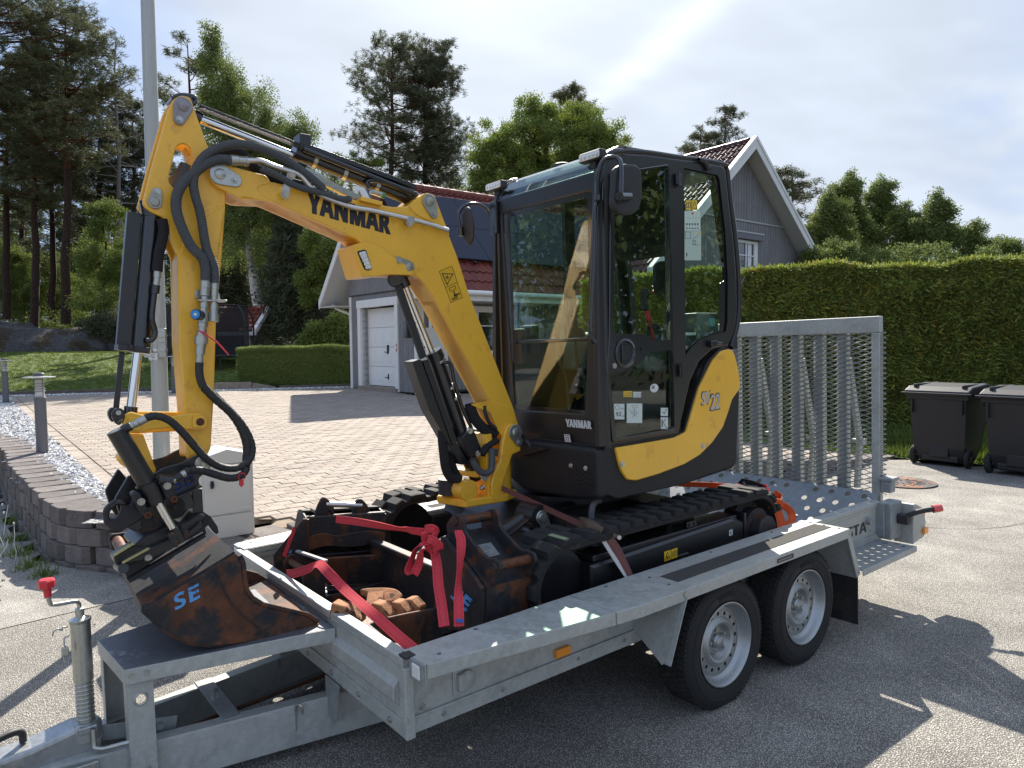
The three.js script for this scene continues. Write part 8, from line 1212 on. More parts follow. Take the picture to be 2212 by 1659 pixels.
part(mb, 'coupling', stack(k4, [[1331, 155, 205, 0.0195, 20], [1327, 205, 258, 0.018], [1326, 262, 305, 0.014], [1322, 305, 330, 0.017], [1320, 330, 360, 0.014], [1316, 360, 430, 0.019, 16], [1312, 432, 458, 0.0195], [1310, 458, 480, 0.015, 16], [1306, 480, 520, 0.019], [1303, 520, 570, 0.025, 24], [1301, 570, 590, 0.02], [1297, 590, 635, 0.0195], [1294, 635, 695, 0.014, 20]]), M.plated);
part(mb, 'coupling', stack(k4, [[1391, 172, 215, 0.0165, 20], [1389, 215, 260, 0.016], [1388, 260, 310, 0.014], [1386, 310, 350, 0.018], [1384, 350, 375, 0.016, 16], [1382, 375, 425, 0.0205, 24]]), M.plated);
part(mb, 'valve_knob', [cyl(pz(k4, 1300, 385, z + 0.01), pz(k4, 1268, 378, z + 0.045), 0.019, 0.021, 14)], M.ink); part(mb, 'valve_cap', cyl(pz(k4, 1266, 378, z + 0.046), pz(k4, 1264, 377.5, z + 0.048), 0.0175, 0.0175, 20), std({ color: lin(0.02, 0.22, 0.55), roughness: 0.4 })); part(mb, 'valve_cap_centre', cyl(pz(k4, 1265.5, 377.8, z + 0.048), pz(k4, 1264.5, 377.5, z + 0.0495), 0.006, 0.006, 14), M.stickerWhite);
part(mb, 'red_tie', [tube(up3(k4, [[1283, 485], [1310, 492], [1345, 515], [1400, 555], [1445, 600]], z + 0.025), 0.0035, 30, 6), beam(pz(k4, 1440, 595, z + 0.025), pz(k4, 1480, 640, z + 0.025), 0.004, 0.011, [0, 0, 1])], M.redPlastic);
// black wrapped hoses that loop to the tilt coupler
const loop = (pts, r, m = M.hoseBlack) => { const c = new THREE.CatmullRomCurve3(pts.map((p) => V(...p))); const h = part(ex, 'hydraulic_hose', tube(pts, r, 110, 10), m); const L = c.getLength(), n = Math.round(L / 0.030), g = []; for (let i = 0; i < n; i++) { const a = c.getPointAt((i + 0.06) / n), b = c.getPointAt(Math.min(1, (i + 0.9) / n)); g.push(cyl(a.toArray(), b.toArray(), r * 1.2, r * 1.16, 10, true)); } part(h, 'spiral_wrap', g, M.hoseBlack); };
const z2 = z + 0.01;
part(ex, 'hydraulic_hose', tube(up3(k4, [[1292, 690], [1290, 740], [1298, 800], [1318, 850]], z2), 0.0155, 30, 10), M.hoseBlack);
loop(up3(k4, [[1318, 848], [1400, 930], [1500, 1020], [1570, 1130], [1600, 1230], [1598, 1310], [1590, 1380]], z2), 0.0145);
loop(up3(k4, [[1385, 895, AN + 0.02], [1470, 980, AN + 0.04], [1560, 1080, z2], [1618, 1180, z2], [1636, 1260, z2], [1610, 1330, z2 + 0.01], [1540, 1372, z2 + 0.02], [1440, 1370, z2 + 0.03], [1340, 1315, z2 + 0.05], [1250, 1220, z2 + 0.06], [1160, 1120, z2 + 0.07], [1080, 1055, z2 + 0.08], [1000, 1035, z2 + 0.08], [940, 1050, z2 + 0.08]]), 0.0125);
loop(up3(k4, [[1600, 1370, z2 + 0.02], [1570, 1420, z2 + 0.02], [1490, 1440, z2 + 0.03], [1390, 1415, z2 + 0.04], [1300, 1388, z2 + 0.05], [1220, 1388, z2 + 0.06], [1180, 1412, z2 + 0.06]]), 0.0125);
part(ex, 'dust_cap', [metres(new THREE.TorusGeometry(0.014, 0.002, 6, 24).translate(...pz(k4, 1568, 1428, z2 + 0.04)).toNonIndexed()), cyl(pz(k4, 1563, 1450, z2 + 0.04), pz(k4, 1564, 1485, z2 + 0.04), 0.009), cyl(pz(k4, 1564, 1485, z2 + 0.04), pz(k4, 1564, 1495, z2 + 0.04), 0.004)], M.redPlastic);
// hoses at the boom foot
part(ex, 'hose_sleeve', [tube(up3(kB, [[690, 285], [700, 350], [750, 450], [830, 530], [940, 570]], BN - 0.03), 0.03, 40, 8), tube(up3(kB, [[420, 480], [415, 620], [430, 780], [450, 920], [500, 1010], [590, 1020]], MID + 0.03), 0.024, 40, 8), tube(up3(kB, [[470, 560], [490, 720], [510, 880], [560, 990]], MID), 0.022, 40, 8), tube(up3(kB, [[950, 640], [860, 700], [800, 780]], BN + 0.0), 0.02, 30, 8)], M.darkFabric);
part(ex, 'hydraulic_hose', [tube(up3(kB, [[828, 300], [840, 380], [880, 470], [940, 525]], BN + 0.005), 0.010, 30, 8), tube(up3(kB, [[1205, 600, -2.9], [1240, 640, -2.9], [1280, 700, -2.88], [1310, 770, -2.88]], BN), 0.012, 30, 8)], M.hoseBlack);
part(ex, 'hydraulic_hose', tube(up3(kB, [[715, 830], [740, 890], [790, 950], [850, 965], [895, 930], [905, 850], [905, 720]], BN + 0.03), 0.0175, 60, 10), M.hose);
}
// ------------------------------------------------------------------ buckets, coupler and lashing straps
const sd = (k, x, y, D) => toT(wd(...k(x, y), D)).toArray();
const camV = (r, u, b) => V(r, u, b).applyMatrix4(camToT).normalize();     // a direction given as right, up, towards the viewer
function frame(P0, U, W) {
const u = V(...U).normalize(), n = u.clone().cross(V(...W)).normalize(), w = n.clone().cross(u), o = V(...P0), m = new THREE.Matrix4().makeBasis(u, w, n).setPosition(o), c = V(0, 1.7, 0);
return { u, w, n, o, uv: (k, pts) => pts.map(([x, y]) => { const r = ray(camToT, ...k(x, y)), t = o.clone().sub(c).dot(n) / r.dot(n), p = c.clone().addScaledVector(r, t).sub(o); return [p.dot(u), p.dot(w)]; }), put: (g) => metres(nonIdx(g)).applyMatrix4(m), pt: (a, b, c2) => o.clone().addScaledVector(u, a).addScaledVector(w, b).addScaledVector(n, c2).toArray() };
}
const strip = (pts, th) => { const inn = pts.map((p, i) => { const a = pts[Math.max(0, i - 1)], b = pts[Math.min(pts.length - 1, i + 1)], l = Math.hypot(b[0] - a[0], b[1] - a[1]); return [p[0] - (b[1] - a[1]) / l * th, p[1] + (b[0] - a[0]) / l * th]; }); return [...pts, ...inn.reverse()]; };
// ---- ditching bucket on the front platform
{
const F = frame([0.72, 0.6, -2.80], [1, 0, 0.06], [0, 1, 0]), Wd = 0.74, t = thing('digging_bucket', 'black and rusty ditching bucket resting on the trailer front platform', 'bucket', [0.8, 0.579, -3.1]);
const low = [[1715, 1388], [1440, 1462], [1300, 1487], [1000, 1525], [860, 1535], [700, 1517], [590, 1462], [520, 1422], [460, 1372], [362, 1282], [358, 1262]], top = [[500, 1180], [870, 962], [1040, 858]], mouth = [[1055, 875], [1082, 940], [1090, 1050], [1106, 1130], [1150, 1192], [1230, 1242], [1400, 1282], [1560, 1318], [1640, 1370]];
const side = F.uv(kE, [...low, ...top, ...mouth]), path = F.uv(kE, [...low, ...top]);
part(t, 'side_plate', F.put(ext(side, -0.014, 0, { bevel: 0.002 })), M.rustier); part(t, 'side_plate', F.put(ext(side, -Wd, -Wd + 0.014, { bevel: 0.002 })), M.rustier);
part(t, 'wear_edge', F.put(ext(strip(F.uv(kE, [...mouth].reverse()), -0.016), -0.004, 0.005, { bevel: 0.002 })), M.rustier);
part(t, 'shell', F.put(ext(strip(path, 0.010), -Wd + 0.01, -0.01, { bevel: 0 })), M.rusty);
const tip = F.uv(kE, [[1715, 1388], [1640, 1372], [1445, 1432], [1440, 1462]]); part(t, 'cutting_edge', F.put(ext(tip, -Wd, 0.008, { bevel: 0.003 })), M.rustier);
const A = F.uv(kE, [[520, 1170], [870, 962]]), u = V(A[1][0] - A[0][0], A[1][1] - A[0][1], 0).normalize(), nrm = V(-u.y, u.x, 0);
part(t, 'rib', F.put(ext(strip(F.uv(kE, [[880, 970], [930, 1100], [1000, 1230], [1110, 1340], [1240, 1430]]), 0.006), -0.004, 0.004, { bevel: 0.001 })), M.rusty);
{ const p = F.uv(kE, [[590, 1275], [775, 1180], [580, 1200]]), ax = [p[1][0] - p[0][0], p[1][1] - p[0][1], 0], L = Math.hypot(...ax), h = 0.055; part(t, 'lettering', F.put(letters('SE', [p[0][0], p[0][1], 0.0], ax, [-ax[1] / L * h, ax[0] / L * h, 0], 0.004, 0.15)), M.paleBlue); }
// identity plate on the back plate
{ const q = F.uv(kE, [[583, 1000], [690, 915], [778, 945], [625, 1040]]); const f = (s, d) => { const b = F.uv(kE, [[360, 1262], [870, 962]]); return F.pt(mix(b[0][0], b[1][0], s) + nrm.x * 0.004, mix(b[0][1], b[1][1], s) + nrm.y * 0.004, d); }; part(t, 'identity_plate', quad(f(0.62, -0.22), f(0.84, -0.22), f(0.84, -0.12), f(0.62, -0.12)), print(128, 80, (x, w, h) => { x.fillStyle = '#9a9a94'; x.fillRect(0, 0, w, h); x.fillStyle = '#3c3d3d'; for (let i = 0; i < 4; i++) for (let j = 0; j < 6; j++) x.fillRect(10 + j * 18, 14 + i * 15, 12, 4); x.fillRect(96, 8, 22, 10); }, { mat: { metalness: 0.4 } })); }
// ears with hook welded on the back plate
const ear = F.uv(kE, [[218, 965], [240, 932], [420, 903], [560, 842], [700, 742], [805, 600], [868, 603], [930, 642], [985, 722], [995, 770], [976, 785], [950, 762], [915, 715], [888, 735], [905, 792], [870, 765], [620, 905], [292, 1140], [270, 1100], [238, 1040]]);
part(t, 'hook_plate', F.put(ext(ear, -0.20, -0.182, { bevel: 0.003 })), M.rusty); part(t, 'hook_plate', F.put(ext(ear, -Wd + 0.20, -Wd + 0.218, { bevel: 0.003 })), M.rusty);
part(t, 'weld_bar', F.put(ext(F.uv(kE, [[280, 1130], [880, 770], [890, 800], [300, 1160]]), -0.19, -0.165, { bevel: 0.004 })), M.rusty);
{ const a = F.uv(kE, [[290, 985], [825, 690]]); part(t, 'mounting_pin', [F.put(cyl([a[0][0], a[0][1], -Wd + 0.2], [a[0][0], a[0][1], -0.185], 0.022)), F.put(cyl([a[1][0], a[1][1], -Wd + 0.2], [a[1][0], a[1][1], -0.185], 0.022))], M.rustPin); part(t, 'pin_weld', [0, 1].map((i) => F.put(cyl([a[i][0], a[i][1], -0.184], [a[i][0], a[i][1], -0.176], 0.024, 0.020))), M.rusty); }
}
// ---- tilting coupler between stick and bucket
{
const t = thing('tilt_coupler', 'black tilting coupler with hydraulic cylinder between stick and bucket', 'coupler', [0.6, 1.1, -3.06]);
const zn = -2.93, up = [[575, 830], [720, 748], [900, 700], [1010, 640], [1100, 598], [1180, 628], [1236, 700], [1225, 745], [1150, 820], [1098, 862], [1092, 900], [1112, 950], [980, 1020], [845, 1082], [690, 1100], [560, 1010], [430, 990]];
part(t, 'upper_plate', ext(roundPts(on(kD, up, zn), 0.008), zn - 0.016, zn, { bevel: 0.003 }), M.black);
part(t, 'upper_plate', ext(roundPts(on(kD, up, zn), 0.008), -3.20, -3.184, { bevel: 0.003 }), M.rusty);
{ const P = roundPts(on(kD, [[180, 1110], [340, 840], [440, 960], [560, 1000], [700, 1100], [845, 1085], [1000, 1010], [1080, 1150], [1060, 1205], [700, 1330], [420, 1480], [330, 1440], [240, 1300]], zn), 0.01), C = roundPts(on(kD, [[420, 1130], [560, 1060], [980, 1060], [1040, 1180], [700, 1310], [440, 1420]], zn), 0.01); part(t, 'base_plate', ext(P, zn - 0.05, zn - 0.034, { bevel: 0.003 }), M.black); part(t, 'base_plate', ext(P, -3.19, -3.174, { bevel: 0.003 }), M.black); part(t, 'base_block', ext(C, -3.17, zn - 0.055, { bevel: 0.006 }), M.rusty); }
{ const p = pz(kD, 1132, 703, zn); part(t, 'pin_disc', turned([p[0], p[1], zn], [p[0], p[1], 9], [[0.030, 0], [0.030, 0.006], [0.027, 0.009], [0.016, 0.009], [0.014, 0.006], [0, 0.006]], 32), M.plated); part(t, 'pin_bolt', hexBolt([p[0], p[1], zn + 0.006], [p[0], p[1], 9], 0.010, 0.012).flat(), M.plated); }
{ const p = on(kD, [[832, 1022], [1058, 915]], zn), ax = [p[1][0] - p[0][0], p[1][1] - p[0][1], 0], L = Math.hypot(...ax), h = 0.048; part(t, 'lettering', letters('SB', [p[0][0], p[0][1], zn + 0.001], ax, [-ax[1] / L * h, ax[0] / L * h, 0], 0.006, 0.1), M.blueInk); part(t, 'ledge', ext(on(kD, [[836, 1060], [1100, 935], [1112, 950], [845, 1085]], zn), zn, zn + 0.03, { bevel: 0.003 }), M.black); }
// lifting eye
part(t, 'lifting_eye', ext(roundPts(on(kD, [[32, 1260], [58, 1190], [150, 1112], [240, 1100], [300, 1160], [335, 1165], [380, 1040], [505, 1300], [205, 1475], [140, 1450], [48, 1372]], zn + 0.02), 0.01), zn - 0.005, zn + 0.02, { bevel: 0.005, holes: [roundPts(on(kD, [[98, 1292], [120, 1220], [190, 1160], [242, 1165], [232, 1240], [172, 1320], [120, 1327]], zn + 0.02), 0.012).reverse()] }), M.rusty);
part(t, 'latch', [ext(roundPts(on(kD, [[110, 1180], [230, 1098], [290, 1130], [270, 1155], [180, 1150], [130, 1200]], zn + 0.026), 0.006), zn + 0.022, zn + 0.03, { bevel: 0.002 })], M.black);
// tilt cylinder
const zc = -2.87, c = part(t, 'tilt_cylinder', [cyl(pz(kD, 180, 335, zc), pz(kD, 545, 960, zc), 0.0335, 0.0335, 32), cyl(pz(kD, 520, 915, zc), pz(kD, 620, 1130, zc), 0.043, 0.040, 32)], M.black);
{ const a = V(...pz(kD, 180, 335, zc)), b = V(...pz(kD, 545, 960, zc)), e = a.clone().addScaledVector(a.clone().sub(b).normalize(), 0.002).toArray(); part(c, 'end_cap', cyl(a.toArray(), e, 0.029, 0.029, 28), M.plated); }
part(c, 'piston_rod', cyl(pz(kD, 620, 1080, zc), pz(kD, 805, 1415, zc), 0.0155, 0.0155, 24), M.chrome);
part(c, 'rod_clevis', [ext(roundPts(on(kD, [[790, 1400], [840, 1390], [880, 1430], [945, 1545], [900, 1580], [865, 1590], [830, 1530]], zc), 0.008), zc - 0.018, zc + 0.012, { bevel: 0.004 })], M.black);
part(c, 'clevis_ear', [ext(roundPts(on(kD, [[740, 1480], [800, 1450], [850, 1530], [870, 1600], [830, 1630], [780, 1590]], zc + 0.02), 0.01), zc + 0.016, zc + 0.035, { bevel: 0.004 }), ext(roundPts(on(kD, [[880, 1420], [920, 1390], [980, 1450], [990, 1500], [960, 1545], [930, 1520]], zc - 0.02), 0.01), zc - 0.045, zc - 0.022, { bevel: 0.004 })], M.rusty);
part(c, 'hose_port', [cyl(pz(kD, 250, 330, zc + 0.01), pz(kD, 345, 285, zc + 0.02), 0.016), cyl(pz(kD, 640, 880, zc + 0.03), pz(kD, 800, 900, zc + 0.03), 0.02)], M.black);
part(c, 'fitting', [cyl(pz(kD, 320, 300, zc + 0.02), pz(kD, 375, 272, zc + 0.025), 0.0135, 0.0135, 6), cyl(pz(kD, 380, 270, zc + 0.025), pz(kD, 430, 245, zc + 0.03), 0.014, 0.014, 6), cyl(pz(kD, 430, 245, zc + 0.03), pz(kD, 510, 205, zc + 0.035), 0.0145), cyl(pz(kD, 800, 895, zc + 0.03), pz(kD, 830, 875, zc + 0.03), 0.0145, 0.0145, 6), cyl(pz(kD, 900, 830, zc + 0.03), pz(kD, 945, 805, zc + 0.03), 0.0125)], M.plated);
part(c, 'hose_end', cyl(pz(kD, 825, 880, zc + 0.03), pz(kD, 905, 830, zc + 0.03), 0.0135), M.hoseBlack);
// clamping ears with bolts
for (const [pts, b1, b2] of [[[[640, 870], [700, 846], [760, 870], [850, 1080], [852, 1110], [800, 1135], [740, 1100]], [745, 950], [815, 1095]], [[[345, 1045], [400, 1015], [450, 1030], [520, 1180], [560, 1270], [530, 1300], [480, 1290], [400, 1150]], [455, 1125], [525, 1270]]]) {
part(t, 'clamp_ear', ext(roundPts(on(kD, pts, zc + 0.045), 0.012), zc - 0.01, zc + 0.045, { bevel: 0.006 }), M.rusty);
part(t, 'clamp_bolt', hexBolt(pz(kD, ...b1, zc + 0.045), [0, 0, 9], 0.009, 0.010).flat(), M.plated); const p = pz(kD, ...b2, zc + 0.045); part(t, 'socket_bolt', [turned(p, [p[0], p[1], 9], [[0.012, 0], [0.012, 0.008], [0.007, 0.008], [0.006, 0.002], [0, 0.002]], 18)], M.rustPin); }
// lower part: cross pieces that clip into the bucket, partly sunlit
part(t, 'lower_frame', [ext(roundPts(on(kD, [[350, 1600], [480, 1480], [700, 1400], [930, 1330], [1080, 1230], [1160, 1270], [1100, 1330], [900, 1480], [620, 1600], [420, 1690]], -2.98), 0.01), -3.17, -2.95, { bevel: 0.006 }), box(...(() => { const p = pz(kD, 1060, 1110, -3.0); return [p[0] - 0.02, p[0] + 0.02, p[1] - 0.05, p[1] + 0.05]; })(), -3.05, -2.97, 0.006)], M.black);
part(t, 'roller', [turned(pz(kD, 830, 1180, -2.96), [...pz(kD, 830, 1180, -2.96).slice(0, 2), 9], [[0.05, -0.06], [0.05, -0.01], [0.03, 0], [0.015, 0], [0.012, 0.012], [0, 0.012]], 24), turned(pz(kD, 560, 1370, -2.96), [...pz(kD, 560, 1370, -2.96).slice(0, 2), 9], [[0.045, -0.06], [0.045, -0.01], [0.028, 0], [0, 0.0]], 24)], M.rusty);
part(t, 'scale_strip', [beam(pz(kE, 135, 870, -2.93), pz(kE, 290, 775, -2.93), 0.03, 0.006), beam(pz(kE, 200, 925, -2.90), pz(kE, 400, 815, -2.90), 0.02, 0.006)], std({ map: scuff([0.66, 0.62, 0.40], [0.2, 0.18, 0.12], 0.12, 16, 331), roughness: 0.7 }));
part(t, 'front_beam', [ext(roundPts(on(kE, [[140, 885], [290, 800], [410, 815], [205, 935], [180, 960], [150, 930]], -2.93), 0.008), -3.02, -2.94, { bevel: 0.004 }), cyl(pz(kE, 170, 945, -3.2), pz(kE, 210, 965, -2.9), 0.018), ext(roundPts(on(kE, [[205, 930], [410, 810], [700, 690], [780, 620], [800, 660], [560, 830], [420, 890], [240, 930]], -2.925), 0.006), -2.96, -2.925, { bevel: 0.003 })], M.black);
{ const p = pz(kE, 393, 886, -2.922); part(t, 'nut', [turned(p, [p[0], p[1], 9], [[0.014, 0], [0.013, 0.004], [0.009, 0.008], [0.005, 0.008], [0, 0.004]], 20)], M.plated); }
}
// ---- bucket lying open at the far front of the bed
const bolt2 = 0;
{
const P = sy(...kI(585, 575), 0.85), F = frame(P, camV(0.9, -0.02, -0.44).toArray(), camV(0, 1, 0.12).toArray()), t = thing('narrow_bucket', 'black bucket standing open at the far rail, chrome pin on top', 'bucket', [P[0], FLOOR, P[2]]);
const [w1] = F.uv(kI, [[1375, 600]]), Wb = Math.hypot(...w1), q = F.uv(kI, [[600, 945], [600, 800], [1375, 950]]), h = -q[0][1], dep = 0.40;
const prof = [[0, 0], [0, -h], [0.03, -h - 0.06], [0.2, -h - 0.1], [dep, -h + 0.02], [dep, -0.22], [0.26, -0.03], [0.12, 0]];   // (back from the mouth, up)
const toSide = (g) => { const m = new THREE.Matrix4().makeBasis(F.n.clone().negate(), F.w, F.u).setPosition(F.o); return metres(nonIdx(g)).applyMatrix4(m); };
const leftP = [[-0.02, 0.0], [-0.02, -h], [-0.26, -h - 0.1], [-0.27, -h + 0.02], [-0.05, 0.01]];
for (const x of [0, Wb]) part(t, 'side_plate', toSide(ext(prof, x - 0.006, x + 0.006, { bevel: 0.002 })), M.rusty);
part(t, 'shell', toSide(ext(strip(prof.slice(1).concat([[0.12, 0]]).slice(0, 7), -0.01), 0, Wb, { bevel: 0 })), M.rusty);
part(t, 'mouth_lip', [F.put(ext([[0, -0.155], [Wb, -0.155], [Wb, 0.01], [0, 0.01]], -0.03, 0.0, { bevel: 0.006 }))], M.rusty);
part(t, 'clay', F.put(ext(smoothPts([[0.01, -0.165], [Wb * 0.25, -0.15], [Wb * 0.6, -0.168], [Wb - 0.01, -0.15], [Wb - 0.01, -0.10], [Wb * 0.7, -0.085], [Wb * 0.4, -0.10], [Wb * 0.2, -0.08], [0.01, -0.1]], 30).map((p) => [p[0], p[1]]), -0.01, 0.008, { bevel: 0.004 })), M.rustier);
// side wing towards the viewer and its edge weld
const wing = F.uv(kI, [[540, 572], [585, 570], [598, 940], [420, 1250], [250, 1195], [230, 945]]); part(t, 'side_wing', F.put(ext(wing, 0.0, 0.012, { bevel: 0.003 })), M.rusty);
part(t, 'edge_weld', F.put(ext(F.uv(kI, [[578, 572], [598, 572], [606, 930], [590, 930]]), 0.004, 0.02, { bevel: 0.004 })), M.rustPin);
// ears with pin and hook
const e1 = F.uv(kI, [[668, 565], [700, 460], [740, 385], [770, 368], [830, 410], [870, 470], [885, 560], [870, 600], [845, 560], [825, 500], [815, 560]]), e2 = F.uv(kI, [[1050, 555], [1080, 440], [1110, 395], [1150, 385], [1200, 430], [1240, 500], [1256, 580], [1215, 580], [1190, 530], [1180, 560]]);
part(t, 'pin_ear', F.put(ext(roundPts(e1, 0.01), -0.05, -0.03, { bevel: 0.004 })), M.rusty); part(t, 'pin_ear', F.put(ext(roundPts(e2, 0.01), -0.05, -0.03, { bevel: 0.004 })), M.rusty);
const pn = F.uv(kI, [[790, 445], [1160, 458]]); part(t, 'mounting_pin', cyl(F.pt(...pn[0], -0.04), F.pt(...pn[1], -0.04), 0.0155), M.steel);
part(t, 'latch_tongue', F.put(ext(F.uv(kI, [[622, 495], [640, 488], [690, 520], [680, 545], [650, 530]]), -0.05, -0.044)), M.plated);
part(t, 'shackle', tube(F.uv(kI, [[800, 520], [820, 570], [815, 640], [790, 680], [765, 650], [770, 590]]).map((p) => F.pt(...p, -0.012)), 0.008, 30, 8), M.rustPin);
part(t, 'paint_mark', F.put(ext(F.uv(kI, [[385, 940], [395, 900], [425, 880], [420, 910], [400, 945]]), 0.012, 0.0135, { bevel: 0 })), M.paleBlue);
}
// ---- wide bucket in front, its curved wall and pin ears towards the viewer
{
const zf = -3.23, t = thing('wide_bucket', 'wide rusty bucket lying on its back across the bed behind the front panel', 'bucket', [1.5, FLOOR, -3.1]);
const ear = (z) => ext(roundPts(on(kI, [[528, 1150], [555, 1080], [610, 1042], [660, 1050], [770, 1150], [778, 1440], [760, 1460], [600, 1390], [585, 1310], [545, 1220]], zf), 0.01), z - 0.016, z, { bevel: 0.004 });
part(t, 'pin_ear', ear(zf), M.rusty); part(t, 'pin_ear', ear(zf - 0.235), M.rusty);
const p = pz(kI, 600, 1110, zf); part(t, 'mounting_pin', [cyl([p[0], p[1] - 0.006, zf - 0.235], [p[0], p[1] - 0.006, zf], 0.016)], M.rustPin); part(t, 'pin_weld', cyl([p[0], p[1] - 0.006, zf], [p[0], p[1] - 0.006, zf + 0.006], 0.017), M.rusty);
const strp = sd(kI, 480, 905, 3.5), s2 = sd(kI, 780, 1008, 3.25); part(t, 'top_edge', beam(strp, s2, 0.02, 0.012), M.zincDull);
// far curved wall and floor
const G = frame(sd(kI, 730, 965, 3.55), camV(0.95, -0.02, -0.3).toArray(), camV(0, 1, 0.35).toArray()); const cur = G.uv(kI, [[690, 985], [1240, 950], [1310, 955], [1340, 985], [1420, 1170], [1520, 1290], [1200, 1235], [780, 1260]]);
part(t, 'back_wall', G.put(ext(roundPts(cur, 0.02), -0.012, 0, { bevel: 0.003 })), M.rustier);
part(t, 'inner_step', G.put(ext(G.uv(kI, [[780, 1255], [1350, 1225], [1540, 1290], [1530, 1330], [1100, 1330], [790, 1305]]), 0.0, 0.04, { bevel: 0.004 })), M.rusty);
part(t, 'bucket_floor', box(1.28, 1.86, FLOOR + 0.03, FLOOR + 0.045, -3.35, -2.62, 0.004), M.rusty);
const wall = frame(sd(kJ, 1255, 632, 2.78), camV(0.93, 0.12, -0.36).toArray(), camV(0, 1, 0.2).toArray()), ww = wall.uv(kJ, [[1130, 680], [1255, 632], [1450, 590], [1640, 556], [1690, 560], [1690, 800], [1530, 866], [1300, 820]]);
part(t, 'side_plate', wall.put(ext(ww, -0.012, 0, { bevel: 0.003 })), M.rustier); part(t, 'rib', wall.put(ext(strip(wall.uv(kJ, [[1615, 560], [1570, 620], [1540, 720], [1535, 860]]), 0.008), 0, 0.008, { bevel: 0 })), M.rusty);
part(t, 'end_wall', [extY([[1.30, -3.3], [1.80, -3.3], [1.80, -3.29], [1.30, -3.29]], FLOOR + 0.04, FLOOR + 0.1)], M.rusty);
// rusty wear parts thrown in
const cast = thing('rusty_casting', 'flat round rusty steel casting lying in the wide bucket', 'casting', [1.55, 0.48, -3.0]), Cf = frame(sd(kI, 1340, 1310, 3.12), camV(1, -0.02, 0).toArray(), camV(0.05, 0.5, -0.85).toArray());
part(cast, 'plate', Cf.put(ext(smoothPts(Cf.uv(kI, [[1125, 1300], [1200, 1275], [1440, 1275], [1540, 1320], [1550, 1370], [1500, 1410], [1400, 1425], [1300, 1400], [1230, 1345]]), 40).map((p2) => [p2[0], p2[1]]), -0.035, 0, { bevel: 0.008, seg: 2 })), M.rustOrange);
part(cast, 'stem', [beam(sd(kI, 1290, 1360, 3.06), sd(kI, 1270, 1500, 2.98), 0.07, 0.05)], M.rustOrange);
const teeth = [[[850, 1490], [1160, 1600], 2.9, 'rusty bucket tooth pointing at the red strap, lower left in the bucket'], [[1270, 1490], [1460, 1560], 2.95, 'rusty bucket tooth under the round casting'], [[1480, 1480], [1640, 1530], 2.98, 'rusty bucket tooth right of the round casting, on the plate edge'], [[1620, 1460], [1760, 1480], 3.02, 'dark rusty bucket tooth farthest right in the wide bucket']];
for (const [a, b, D, lab] of teeth) { const p0 = sd(kI, ...a, D), p1 = sd(kI, ...b, D - 0.04), q = thing('bucket_tooth', lab, 'bucket tooth', p0), L = V(...p1).distanceTo(V(...p0)), g = ext(roundPts([[0, -0.035], [L * 0.5, -0.035], [L, -0.012], [L, 0.006], [L * 0.45, 0.04], [0, 0.035]], 0.008), -0.03, 0.03, { bevel: 0.008, seg: 2 }); const f = frame(p0, V(...p1).sub(V(...p0)).toArray(), [0, 1, 0]); part(q, 'tooth', f.put(g), M.rustOrange); part(q, 'pin_hole', f.put(cyl([L * 0.25, 0, 0.031], [L * 0.25, 0, 0.034], 0.012)), M.rustPin); }
}
